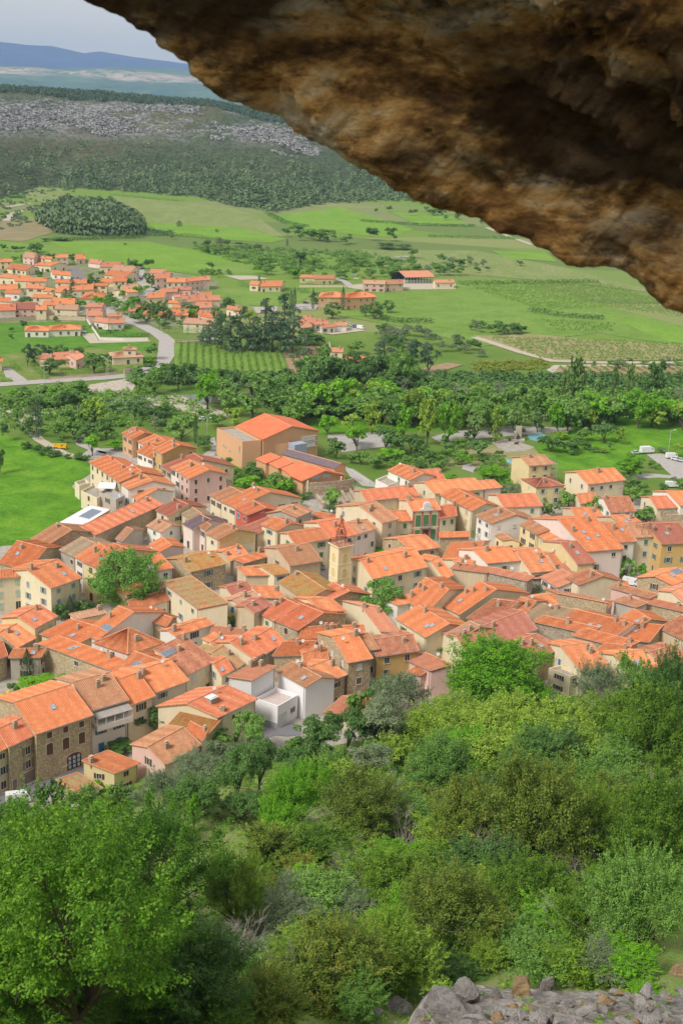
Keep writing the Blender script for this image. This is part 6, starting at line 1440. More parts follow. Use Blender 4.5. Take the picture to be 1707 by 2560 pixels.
scatter('E', [(560,600),(1040,640),(1060,700),(660,730)], 6, 'bd', (50, 80), 'squeezed between the upper roofs', 'trees between the upper roofs', hr=(.7, .9))
# village
TL('I', [('P',825,382,415,345,'huge round plane tree in the middle of the old village'),('u',405,552,110,105,'clipped round pine beside the slim cypress'),('u',552,525,140,110,'wide clipped round pine by the cream house'),('c',460,560,44,140,'cypress between the two clipped round pines'),('d',400,260,90,60,'dark bush behind the cream house roof'),('d',885,60,40,30,'small bush against the long barn wall'),('d',675,115,60,25,'low shrub at the barn foot'),('d',1183,127,60,28,'tiny shrub on the roof terrace edge')], '', None)
TL('G', [('P',1205,385,272,275,'dense plane tree south of the parish house'),('B',270,515,160,110,'open acacia in the narrow courtyard'),('B',410,570,150,70,'lower acacia branch tree in the courtyard'),('d',1480,725,180,130,'dark tree behind the pink walled house'),('y',240,1120,110,190,'thin half bare tree beside the big front house'),('b',820,120,40,80,'small street tree beside the bell tower')], '', None)
TL('D', [('B',1195,985,175,80,'bright green trees on the square behind the tower'),('b',1100,985,70,55,'young tree on the square'),('o',1015,1005,45,45,'pollarded tree beside the balconies'),('c',1362,945,42,112,'dark cypress beside the low stone house')], '', None)
TL('F', [('c',180,550,72,190,'slim cypress in front of the grey rendered house'),('B',300,680,340,170,'wide bright green tree behind the arched window house'),('d',90,700,90,90,'dark hedge tree at the corner of the stone house'),('B',180,730,170,110,'lower bright tree beside the containers'),('d',965,905,230,210,'dark green tree in front of the blue window house'),('d',760,1075,230,130,'low dark green tree beside the blue window house'),('d',1395,610,100,100,'ivy covered tree on the wall'),('d',1280,640,90,60,'climber on the lane wall'),('G',35,900,80,100,'grey-green bush beside the brown gable'),('B',1540,850,90,160,'small light tree beside the bare plaster wall')], '', None)
TL('H', [('G',620,465,110,95,'grey-green olive beside the rubble house'),('D',500,480,140,50,'dark shrub below the crumbling wall'),('D',90,930,110,60,'shrubs at the cream house foot')], '', None)
# courtyard / north end
TL('C', [('d',30,190,70,130),('b',125,115,70,110),('d',190,160,60,110),('p',240,120,100,210),('d',150,190,50,60),('y',620,60,190,170),('b',450,110,140,120),('d',570,190,160,120),('b',480,180,150,130),('b',370,190,90,110),('d',690,190,140,120),('d',880,60,120,120),('d',1010,90,190,150),('b',1180,170,200,170),('o',1010,140,100,110),('c',1278,180,24,180),('b',1390,130,110,90),('d',1330,260,90,90),('d',0,390,80,150),('b',400,250,60,60),('d',510,250,100,60),('b',320,110,60,80),('B',790,150,70,40),('b',1100,50,110,90),('b',1060,60,110,90),('b',1330,80,100,70),('b',560,90,140,120),('b',760,40,110,80)], 'in the belt between meadow and river', 'trees between meadow and river')
TL('C', [('B',600,285,138,140,'single round tree beside the northern street'),('B',755,285,145,75,'flat topped trimmed tree before the end house')], '', None)
scatter('C', [(110,240),(280,310),(560,360),(560,385),(290,350),(120,270)], 20, 'Dd', (45, 70), 'in the hedge along the meadow track', 'hedge along the meadow track', hr=(.5, .7))
# hedges of the estate: a long low leafy mass each
def hedge(t, pts, wid, ht, mat, label):
    P = [gp(*tp(t, *p), 0) for p in pts]; o_ = P[0].copy(); C = []; N = []; rs = np.random.RandomState(len(label))
    for a, b in zip(P, P[1:]):
        d = b - a; L_ = d.length; n = int(L_ * (34 if wid < 5 else 16)); tt = rs.uniform(0, 1, n); d.normalize(); nn = np.array([-d.y, d.x, 0])
        side = rs.choice([0, 1, 2], n); off = np.where(side == 0, -wid/2, np.where(side == 1, wid/2, rs.uniform(-wid/2, wid/2, n))); z = np.where(side == 2, ht, rs.uniform(0, ht, n))
        c = np.array(a - o_)[None] + tt[:, None] * np.array(b - a)[None] + nn[None] * (off + rs.normal(0, .1, n))[:, None]; c[:, 2] = z + rs.normal(0, .1, n); C.append(c)
        N.append(np.where((side == 2)[:, None], np.array([[0, 0, 1.]]), nn[None] * np.sign(off)[:, None]))
    V, F = quads(np.concatenate(C), np.concatenate(N), .42 if wid < 5 else 1.0, rs); o = npobj('hedge', npmesh('hedge', V, F, LM[mat])); o.location = o_; meta(o, label, 'hedge')
hedge('A', [(455,925),(600,915),(790,902)], 1.6, 2.4, 'B', 'trimmed bright hedge along the pink roadside wall')
hedge('A', [(80,858),(120,890),(130,905)], 1.5, 1.8, 'B', 'short clipped hedge beside the western drive')
hedge('A', [(0,975),(90,975)], 1.5, 1.6, 'B', 'low roadside hedge at the frame edge')
hedge('A', [(190,830),(290,930),(330,965)], 1.6, 1.6, 'b', 'hedge between the allotment and the villa garden')
hedge('A', [(690,662),(860,668),(1035,662)], 1.4, 1.6, 'd', 'dark hedge on top of the long white garden wall')
hedge('B', [(232,275),(330,292)], 2.5, 2.6, 'd', 'dark hedge west of the solar panel house')
hedge('B', [(360,298),(520,315),(660,320)], 2.5, 2.6, 'd', 'long dark hedge at the field edge')
hedge('B', [(635,272),(860,275)], 2.5, 2.4, 'd', 'dark hedge in front of the cream villa')
hedge('E', [(185,895),(250,930),(325,945)], 1.6, 2.6, 'd', 'thick dark green hedge below the tall cream house')
hedge('A', [(810,470),(830,510),(900,540),(960,555)], 4, 3, 'b', 'bulky green hedge round the road bend')
hedge('A', [(1120,640),(1300,650),(1480,640)], 4, 3, 'b', 'green hedge in front of the cedar grove')

for k_, (t_, pts_, lb_) in enumerate((('N', [(1165,165),(1240,205),(1340,225)], 'hedgerow above the brightest far field'), ('N', [(640,262),(800,262),(960,280)], 'hedgerow trailing from the pine wood'), ('N', [(200,285),(420,275),(640,270)], 'thin hedgerow below the pine wood'), ('N', [(480,85),(640,98),(800,112)], 'scrubby edge above the pale far field'), ('M', [(0,105),(300,125),(560,130)], 'hedgerow across the fields below the hill'), ('M', [(330,180),(520,185),(760,190)], 'reddish green hedgerow in the middle fields'), ('M', [(820,540),(1000,570),(1180,580)], 'hedgerow between two right hand vineyards'), ('M', [(480,410),(900,405),(1150,400)], 'grassy bank above the broad vineyard'), ('B', [(1050,470),(1200,500),(1400,500)], 'scrubby bank east of the bungalow row'))): hedge(t_, pts_, 5, 2.2, 'db'[k_ % 2], lb_)
# ------------------------------------------------------------------ masses nobody could count
def clumps(name, P, Wd, Hh, mat, seed=1, nq=42, leaf=.30, label=None, cat=None):
    rs = np.random.RandomState(seed); d = rs.normal(0, 1, (nq, 3)); d /= np.linalg.norm(d, axis=1, keepdims=True); d[:, 2] = np.abs(d[:, 2])
    Vb, Fb = quads(d * [.5, .5, .9] * rs.uniform(.6, 1, (nq, 1)), d, leaf, rs, .8); n = len(P); a = rs.uniform(0, 2 * PI, n); ca, sa = np.cos(a), np.sin(a)
    X_ = Vb[None, :, 0] * ca[:, None] - Vb[None, :, 1] * sa[:, None]; Y_ = Vb[None, :, 0] * sa[:, None] + Vb[None, :, 1] * ca[:, None]; Z_ = np.repeat(Vb[None, :, 2], n, 0)
    V = np.stack([X_ * Wd[:, None] + P[:, 0:1], Y_ * Wd[:, None] + P[:, 1:2], Z_ * Hh[:, None] + P[:, 2:3]], -1).reshape(-1, 3)
    F = (Fb[None] + (np.arange(n) * len(Vb))[:, None, None]).reshape(-1, 4); o = npobj(name, npmesh(name, V, F, LM[mat] if isinstance(mat, str) else mat)); meta(o, label, cat, kind='stuff'); return o
def hill_at(i, j):
    i = np.clip(i, 0, HV.shape[1] - 1.001); j = np.clip(j, 0, HV.shape[0] - 1.001); a = i.astype(int); b = j.astype(int); fi = (i - a)[:, None]; fj = (j - b)[:, None]
    return (HV[b, a] * (1 - fi) + HV[b, a + 1] * fi) * (1 - fj) + (HV[b + 1, a] * (1 - fi) + HV[b + 1, a + 1] * fi) * fj
rs = np.random.RandomState(5); topj = (HV.shape[0] - 1) / 1.35
n = 7000; i = rs.uniform(60, 300, n); t = rs.uniform(.02, .95, n); P = hill_at(i, t * topj)
clumps('scrub_vegetation', P, rs.uniform(2.5, 6, n), rs.uniform(1.2, 2.6, n), 'h', 6, 26, .34, 'dark garrigue scrub covering the rocky hillside', 'scrub')
n = 3200; i = rs.uniform(60, 340, n); t = np.abs(rs.normal(0, .17, n)); px = -900 + 3600 * i / 419; keep = (t < .42) & (rs.uniform(0, 1, n) < np.clip((px - 100) / 700 + .25, .15, 1)); P = hill_at(i, t * topj)[keep]
clumps('forest', P, rs.uniform(5, 13, len(P)), rs.uniform(5, 12, len(P)), 'h', 7, 34, .30, 'pine forest on the lower slope of the far hill', 'forest')
CR = NG('crag', .95, .1); CR = CR.col(CR.ramp(CR.noise(CR.co('Object'), .05, 6, .8), [(.35, (.20, .195, .19)), (.6, (.42, .41, .39))]))
n = 15000; i = rs.uniform(60, 320, n); t = rs.uniform(.50, .90, n); P = hill_at(i, t * topj)
q = np.array([mnoise.fractal(Vector((p[0] * .006, p[1] * .009, 3)), .8, 2, 5) for p in P]) + .25 * (1 - np.abs(t - .70) * 5); P = P[q > .17]
clumps('rock_debris', P, rs.uniform(3, 10, len(P)), rs.uniform(2, 6, len(P)), CR, 31, 16, .62, 'pale limestone crags breaking through the scrub of the far hill', 'crags')
n = 4200; i = rs.uniform(50, 330, n); t = rs.uniform(.93, 1.12, n); P = hill_at(i, t * topj)
clumps('forest', P, rs.uniform(7, 13, n), rs.uniform(8, 12, n), 'p', 8, 30, .30, 'dark pine line along the crest of the far hill', 'forest')
def poly_pts(poly, n, rs):
    a = np.array([[*gp(*p, 0)][:2] for p in poly]); mn, mxx = a.min(0), a.max(0); out = []
    while len(out) < n:
        q = rs.uniform(mn, mxx); ins = False; j = len(a) - 1
        for k in range(len(a)):
            if (a[k][1] > q[1]) != (a[j][1] > q[1]) and q[0] < (a[j][0] - a[k][0]) * (q[1] - a[k][1]) / (a[j][1] - a[k][1]) + a[k][0]: ins = not ins
            j = k
        if ins: out.append(q)
    out = np.array(out); return np.column_stack([out, relief_np(out[:, 0], out[:, 1])])
P = poly_pts(gpz('N', [(165,190),(300,140),(480,150),(560,185),(625,235),(600,262),(400,262),(250,250)]), 1500, rs)
clumps('forest', P, rs.uniform(7, 11, len(P)), rs.uniform(9, 17, len(P)), 'h', 9, 34, .30, 'isolated dark pine wood between the far fields', 'forest')
P = poly_pts(gpz('N', [(640,240),(760,250),(740,262),(640,258)]), 50, rs); clumps('scrub_vegetation', P, rs.uniform(4, 7, 50), rs.uniform(2, 4, 50), 'p', 9, 30, .3, 'low scrub trailing east of the isolated pine wood', 'scrub')
P = poly_pts(gpz('M', [(520,790),(900,780),(920,820),(600,850),(540,820)]), 190, rs); clumps('undergrowth', P, rs.uniform(1.5, 4, len(P)), rs.uniform(.8, 2, len(P)), 'k', 10, 30, .3, 'yellow flowering broom beside the river belt', 'scrub')
P = poly_pts([(640,990),(1100,960),(1720,985),(1720,1050),(1300,1040),(700,1035)], 900, rs); clumps('undergrowth', P, rs.uniform(3, 7, len(P)), rs.uniform(2, 5, len(P)), 'b', 12, 34, .3, 'green undergrowth filling the near river bank', 'undergrowth')
P = poly_pts([(330,940),(560,945),(1000,945),(1720,950),(1720,985),(900,975),(330,960)], 700, rs); clumps('undergrowth', P, rs.uniform(4, 8, len(P)), rs.uniform(3, 6, len(P)), 'd', 13, 34, .3, 'dark undergrowth of the far river bank', 'undergrowth')
P = poly_pts([(0,1000),(330,975),(500,1000),(560,1050),(300,1075),(0,1085)], 420, rs); clumps('undergrowth', P, rs.uniform(2, 4, len(P)), rs.uniform(1, 3, len(P)), 'b', 14, 34, .3, 'green undergrowth around the western river bend', 'undergrowth')
P = poly_pts(gpz('N', [(780,300),(1560,330),(1800,380),(1500,420),(1100,400)]), 420, rs); clumps('undergrowth', P, rs.uniform(2.5, 6, len(P)), rs.uniform(1.5, 4, len(P)), 'b', 15, 34, .3, 'loose scrub in the meadows beyond the estate', 'undergrowth')
P = poly_pts([(-100, 470), (200, 470), (90, 560), (-100, 590)], 260, rs); clumps('undergrowth', P, rs.uniform(3, 7, len(P)), rs.uniform(2, 4, len(P)), 'p', 16, 34, .3, 'dark scrub at the foot of the hill', 'undergrowth')
def vineyard(poly, a, b, spacing, step, w, h, label, mat='v', miss=.08):
    """rows run along the direction a->b (pixels) inside the polygon"""
    A_, B_ = gp(*a, 0), gp(*b, 0); d = (B_ - A_); d.z = 0; d.normalize(); nn = Vector((-d.y, d.x, 0)); Pw = [gp(*p, 0) for p in poly]; rs = np.random.RandomState(len(label))
    us = [q.dot(d) for q in Pw]; vs = [q.dot(nn) for q in Pw]; pts = []
    arr = [(q.x, q.y) for q in Pw]
    v = min(vs)
    while v < max(vs):
        u = min(us)
        while u < max(us):
            q = d * u + nn * v; ins = False; j = len(arr) - 1
            for k in range(len(arr)):
                if (arr[k][1] > q.y) != (arr[j][1] > q.y) and q.x < (arr[j][0] - arr[k][0]) * (q.y - arr[k][1]) / (arr[j][1] - arr[k][1]) + arr[k][0]: ins = not ins
                j = k
            if ins and rs.uniform() > miss: pts.append((q.x + rs.normal(0, .12), q.y + rs.normal(0, .12), 0.1))
            u += step
        v += spacing
    P = np.array(pts); n = len(P); clumps('vineyard_foliage', P, rs.uniform(.8, 1.2, n) * w, rs.uniform(.8, 1.2, n) * h, mat, 4, 12, .5, label, 'vineyard')
vineyard([(435, 857), (698, 873), (722, 934), (600, 930), (437, 912)], (560, 864), (566, 925), 3.3, 1.4, 1.5, 1.3, 'green vineyard with rows running towards the river')
vineyard(gpz('B', [(500, 690), (740, 640), (770, 650), (690, 740), (640, 800), (560, 800), (540, 780)]), tp('B', 600, 660), tp('B', 655, 780), 3.3, 1.4, 1.1, 1.1, 'young vineyard on bare reddish soil', miss=.15)
vineyard([(1200, 840), (1500, 850), (1760, 865), (1760, 900), (1360, 900), (1285, 870)], (1300, 868), (1707, 880), 4.2, 1.7, 1.6, 1.2, 'vineyard with level rows on the right above the track', miss=.2)
vineyard([(1390, 918), (1560, 914), (1760, 920), (1760, 962), (1420, 948)], (1450, 918), (1500, 950), 4.0, 1.6, 1.5, 1.2, 'vineyard with slanting rows behind the eastern river belt')
vineyard(gpz('M', [(480, 410), (1150, 395), (1560, 520), (1560, 570), (1200, 520), (900, 540), (700, 480)]), tp('M', 600, 440), tp('M', 1300, 500), 4.2, 1.7, 1.6, .9, 'broad patchy vineyard in the middle of the right hand fields', miss=.3)
vineyard(gpz('M', [(880, 580), (1250, 600), (1220, 640), (960, 640)]), tp('M', 900, 600), tp('M', 1200, 625), 4.2, 1.7, 1.6, .9, 'small patchy vineyard beside the field corner thicket', miss=.3)
# ------------------------------------------------------------------ the green slope below the cave
HG = 'shrubs and trees on the slope below the cave'
def TS(items): 
    for it in items:
        kd, x, y, w, h, note = it[:6]; kind, mat, adj, noun = KD[kd]; lod = it[6] if len(it) > 6 else None
        tree(x, y, w, h, kind, mat, note, None, name='shrub' if kind == 'bush' else 'tree', lod=lod)
TS([('D', 122, 2000, 66, 90, 'dark green bush beside the low mossy roof'), ('S', 200, 1995, 90, 70, 'green bush below the low mossy roof'), ('V', 262, 1965, 50, 40, 'bright climber on the corner of the yellow front house'), ('D', 300, 1985, 70, 60, 'shadowy bush below the yellow front house'), ('B', 258, 2010, 60, 40, 'bright low bush in the rubble garden'),
    ('d', 20, 2050, 120, 110, 'dark tree below the parked white van'), ('D', 60, 2120, 110, 80, 'dark bush at the frame edge below the van'), ('D', 160, 2110, 90, 70, 'bush between the hutches and the frame edge'), ('s', 150, 2060, 90, 60, 'scrub beside the two concrete hutches'),
    ('o', 480, 1920, 150, 110, 'silvery grey-green tree in front of the pinkish front house'), ('o', 400, 1990, 130, 120, 'silvery grey-green tree in the lower clump'), ('o', 540, 1900, 110, 100, 'silvery tree top behind the dark round one'), ('d', 480, 1990, 130, 130, 'dark leafy tree within the silvery clump'), ('d', 590, 1925, 130, 150, 'dark green round tree at the street end'), ('d', 650, 1905, 90, 130, 'dark green tree beside the lane'), ('d', 600, 2010, 110, 90, 'dark bush below the round street end tree'), ('b', 620, 1835, 90, 110, 'light green tree in front of the bare plaster wall'), ('D', 390, 2070, 120, 90, 'dark shrub under the silvery clump'), ('B', 485, 2030, 40, 90, 'bright slender sapling in front of the silvery clump'), ('b', 545, 1850, 90, 70, 'green bush at the plaster wall foot'),
    ('d', 790, 1860, 130, 130, 'dark green tree in front of the white terrace house'), ('d', 865, 1820, 110, 130, 'green tree below the stone cottage'), ('b', 740, 1880, 90, 90, 'green bush beside the lane end'), ('d', 730, 1900, 90, 80, 'dark bush beside the lane end'), ('b', 890, 1760, 50, 90, 'thin light tree in front of the tall stone house'), ('d', 930, 1830, 90, 100, 'dark tree between the grey-green ones'),
    ('o', 1000, 1750, 150, 130, 'grey-green tree in front of the pink wall'), ('o', 950, 1810, 140, 150, 'grey-green tree with pale twigs on the upper slope'), ('o', 920, 1920, 130, 120, 'grey-green bush below the pale twigged tree'), ('d', 960, 1735, 90, 90, 'dark leafy top between the yellow house and the pink wall'),
    ('B', 1250, 1680, 250, 190, 'brightest green tree in front of the eastern roofs', 3), ('V', 1170, 1720, 100, 110, 'bright side bush of the brightest green tree', 2), ('d', 1190, 1670, 90, 90, 'darker tree behind the brightest green one'), ('B', 1330, 1740, 120, 100, 'bright lower limb tree east of the brightest one', 2),
    ('y', 1120, 1810, 190, 170, 'yellow-green bushy tree, western of the light mass', 3), ('y', 1260, 1820, 220, 170, 'yellow-green bushy tree in the middle of the light mass', 3), ('y', 1400, 1830, 180, 150, 'yellow-green bushy tree, eastern of the light mass', 2), ('B', 1190, 1900, 210, 150, 'fresh green tree below the light mass', 3), ('b', 1080, 1930, 170, 170, 'green tree over the pale boulder', 3), ('b', 1340, 1910, 190, 150, 'green leafy tree in the centre right of the slope', 3),
    ('G', 1480, 1730, 130, 130, 'grey feathery shrub against the eastern roofs', 2), ('S', 1580, 1700, 120, 120, 'green shrub with thin sprays against the eastern roofs', 2), ('s', 1530, 1790, 130, 110, 'pale green shrub below the feathery one', 2), ('D', 1680, 1750, 120, 200, 'tall dark shrub at the frame edge', 3), ('m' if False else 's', 1640, 1860, 200, 230, 'wide scrubby tree at the eastern edge', 3), ('S', 1560, 1930, 170, 150, 'yellowish green spray beside the wide scrubby tree', 2),
    ('V', 755, 1990, 140, 160, 'vivid green shrub left of the twiggy one', 3), ('V', 690, 2060, 90, 120, 'vivid green smaller shrub at the grass edge', 2), ('T', 900, 2030, 190, 180, 'twiggy shrub with rusty tips below the grey-green bush', 3), ('G', 985, 2010, 130, 130, 'grey twiggy shrub beside the pale boulder', 2),
    ('T', 1170, 2060, 190, 210, 'rusty tipped tree in the middle of the slope', 3), ('T', 1340, 2050, 230, 290, 'tall rusty tipped tree with dense foliage', 3), ('s', 1480, 2080, 200, 220, 'dull green scrub tree behind the tall rusty one', 3), ('s', 1640, 2110, 220, 260, 'dark scrub at the eastern frame edge', 3),
    ('s', 770, 2130, 200, 130, 'dull green shrub above the grey domed one', 3), ('G', 720, 2290, 260, 190, 'grey-green domed shrub with tiny leaves', 3), ('T', 830, 2400, 260, 220, 'yellow and rust speckled shrub near the bottom edge', 3), ('T', 660, 2510, 200, 180, 'rusty shrub at the bottom edge', 3), ('J', 590, 2230, 150, 190, 'yellow-green bush beside the big acacia', 3), ('D', 500, 2470, 240, 230, 'feathery dark green shrub under the acacia', 3),
    ('s', 980, 2210, 230, 190, 'dull olive shrub in the centre of the slope', 3), ('T', 1120, 2280, 230, 210, 'mottled shrub above the boulders', 3), ('s', 960, 2380, 200, 190, 'dark olive shrub left of the boulders', 3), ('S', 1250, 2350, 190, 150, 'fine leaved green shrub behind the boulders', 3), ('s', 1330, 2240, 220, 200, 'leafy shadow shrub in the centre right', 3), ('s', 1480, 2280, 200, 200, 'dark shrub with bare twigs', 3), ('S', 1610, 2270, 220, 260, 'long stemmed green shrub at the eastern edge', 3), ('G', 1540, 2400, 170, 120, 'bare twiggy grey shrub above the scree', 2), ('D', 1100, 2420, 180, 120, 'dark shrub behind the large boulders', 3), ('S', 900, 2490, 130, 130, 'green shrub left of the boulder pile', 2), ('V', 1605, 2470, 80, 50, 'small cushion plant on the scree', 2), ('J', 1570, 2490, 60, 40, 'yellowish cushion plant on the scree', 2), ('J', 1590, 2530, 60, 40, 'lower yellowish cushion plant on the scree', 2)])
# the big acacia
for (x, y, w, h, lb) in ((180, 2360, 480, 450, 'big feathery acacia filling the lower left corner'), (370, 2200, 330, 280, 'feathery acacia limb reaching over the grass'), (110, 2200, 330, 280, 'feathery acacia behind the big one'), (40, 2470, 300, 260, 'dark feathery acacia in the bottom corner'), (330, 2420, 280, 250, 'lower feathery acacia beside the shadow')):
    tree(x, y, w, h, 'acacia', 'A', lb, None, lod=3)
random.seed(5)
def zone_(x, y):
    v = 'near the roofs' if y < 1950 else 'on the upper slope' if y < 2130 else 'half way down the slope' if y < 2300 else 'just above the scree'
    return v + (' under the acacia' if x < 640 and y > 2080 else ' beside the rubble garden' if x < 500 else ' towards the grassy clearing' if x < 900 else ' below the brightest green tree' if x < 1300 else ' at the darker eastern side')
def slope_fill(poly, n, kinds, wr, lod=None):
    xs_ = [p[0] for p in poly]; ys_ = [p[1] for p in poly]; c = 0
    while c < n:
        x = random.uniform(min(xs_), max(xs_)); y = random.uniform(min(ys_), max(ys_)); ins = False; j = len(poly) - 1
        for i in range(len(poly)):
            if (poly[i][1] > y) != (poly[j][1] > y) and x < (poly[j][0] - poly[i][0]) * (y - poly[i][1]) / (poly[j][1] - poly[i][1]) + poly[i][0]: ins = not ins
            j = i
        if not ins: continue
        kd = random.choice(kinds); kind, mat, adj, noun = KD[kd]; w = random.uniform(*wr)
        tree(x, y, w, w * random.uniform(.6, .9), kind, mat, '%s shrub in thicket %s' % (adj, zone_(x, y)), 'slope thicket, %s, %s' % (adj, zone_(x, y)), name='shrub', lod=lod); c += 1
slope_fill([(880, 1960), (1000, 1850), (1400, 1880), (1700, 1800), (1707, 2400), (1500, 2420), (900, 2440), (820, 2200)], 84, 'sSTJJsVD', (100, 200), 2)
slope_fill([(660, 2090), (900, 2090), (900, 2560), (660, 2560), (640, 2400)], 34, 'sTGJV', (100, 170), 2)
slope_fill([(0, 2080), (260, 2080), (430, 2260), (600, 2420), (620, 2560), (0, 2560)], 40, 'sDSs', (110, 190), 2)
slope_fill([(0, 2010), (320, 2000), (420, 2060), (200, 2120), (0, 2120)], 26, 'sDSs', (50, 85), 1)
slope_fill([(820, 1890), (1100, 1800), (1500, 1760), (1650, 1800), (1600, 1960), (850, 1960)], 56, 'SsJSV', (80, 130), 1)
# plant the trees: the largest in view as things, the small rest of the valley's broadleaf trees as one mass
ORD = ['first', 'second', 'third', 'fourth', 'fifth', 'sixth', 'seventh', 'eighth', 'ninth', 'tenth', 'eleventh', 'twelfth']
byname = {}
for sp in SPECS: byname.setdefault(sp[5], []).append(sp)
for nm, L_ in byname.items():
    L_.sort(key=lambda q: -q[0]); keep, rest = L_[:290], L_[290:]
    dup = {}
    for q in keep: dup.setdefault(q[8], []).append(q)
    for lab, qs in dup.items():
        if 1 < len(qs) <= 12 and len(lab.split()) <= 12:
            qs.sort(key=lambda q: q[12][0])
            for i, q in enumerate(qs): keep[keep.index(q)] = q[:8] + (lab + ', %s from the west' % ORD[i],) + q[9:10] + q[10:]
    for q in keep: plant(q)
    if rest:
        VV, FF, MI, mats, off = [], [], [], [], 0
        for q in rest:
            cm, tm = proto(q[1], q[2], min(q[3], 1), q[4]); m_ = LM[q[2]]
            if m_ not in mats: mats.append(m_)
            v = np.empty(len(cm.vertices) * 3, np.float32); cm.vertices.foreach_get('co', v); v = v.reshape(-1, 3) * np.array(q[11]); c_, s_ = math.cos(q[7]), math.sin(q[7])
            v = np.column_stack([v[:, 0] * c_ - v[:, 1] * s_, v[:, 0] * s_ + v[:, 1] * c_, v[:, 2]]) + np.array(q[6])
            n = len(v) // 4; VV.append(v); FF.append(np.arange(off, off + n * 4).reshape(n, 4)); MI.append(np.full(n, mats.index(m_))); off += n * 4
        meta(npobj('distant_trees', npmesh('distant_trees', np.concatenate(VV), np.concatenate(FF), mats, np.concatenate(MI))), 'smaller leafy trees and bushes scattered in the belts and hedgerows of the valley', 'trees', kind='stuff')
# bare, half dead shrubs: twigs only
def twigs(seed):
    R = random.Random(seed); mb = MB()
    def grow(p, d, l, r, n):
        q = p + d * l; mb.tube(p, q, r, r * .7, 4 if n > 1 else 3, cap=False)
        if n == 0: return
        for _ in range(R.choice([2, 3, 3, 4])): 
            e = (d + Vector((R.gauss(0, .42), R.gauss(0, .42), R.gauss(.08, .28)))).normalized(); grow(p.lerp(q, R.uniform(.55, 1)), e, l * R.uniform(.6, .9), r * .6, n - 1)
    for _ in range(7): grow(Vector((R.uniform(-.05, .05), R.uniform(-.05, .05), -.05)), Vector((R.gauss(0, .45), R.gauss(0, .45), 1)).normalized(), R.uniform(.24, .36), .009, 4)
    return mb.mesh('branches', [plain('dead_twig', (.34, .30, .26), .95, .1, .3, 8)])
TW_ = [twigs(1), twigs(2), twigs(3)]
for i, (px, py, w, lb) in enumerate(((1450, 2330, 190, 'bare arching twigs above the scree at the eastern side'), (1560, 2360, 200, 'second fan of bare twigs above the scree'), (1010, 2120, 130, 'dead grey twigs rising beside the pale boulder'), (960, 1850, 120, 'bare pale twigs on the grey-green tree'), (1200, 2200, 170, 'dead twigs in the middle of the slope'), (880, 2200, 130, 'thin dead bush beside the dull olive shrub'), (760, 2470, 170, 'bare twigs near the bottom edge beside the rusty shrub'), (1330, 2400, 120, 'dead stems behind the blocky boulder'), (1660, 2050, 170, 'dark bare twigs at the eastern frame edge'), (600, 2380, 150, 'grey twigs in the shade of the acacia'), (1500, 1800, 110, 'bare twigs under the feathery grey shrub'), (1420, 2180, 150, 'dry twigs before the tall rusty tree'), (820, 2070, 110, 'dry twigs beside the vivid green shrub'), (1080, 2350, 150, 'dry twiggy bush left above the boulders'))):
    p = hit(px, py, 1.2); s_ = w / (FPX / depth(p)); o = bpy.data.objects.new('bare_shrub', TW_[i % 3]); COL.objects.link(o); o.location = (p.x, p.y, relief(p.x, p.y)); o.scale = (s_ * 1.15,) * 3; o.rotation_euler = (0, 0, i * 1.3); meta(o, lb, 'shrub')
# grass tufts on the open slope
rs = np.random.RandomState(21); Pg = []
for _ in range(9000):
    y_ = rs.uniform(8, 235); x_ = rs.uniform(-.30, .30) * (y_ + 6); z_ = relief(x_, y_)
    if z_ > .8: Pg.append((x_, y_, z_ - .05))
Pg = np.array(Pg); n = len(Pg); dd = np.clip(Pg[:, 1] / 100, .25, 2)
clumps('grass', Pg, rs.uniform(.5, 1.1, n) * dd, rs.uniform(.2, .5, n) * dd, 'm', 22, 22, .30, 'rough grass and low herbs on the steep slope', 'grass')

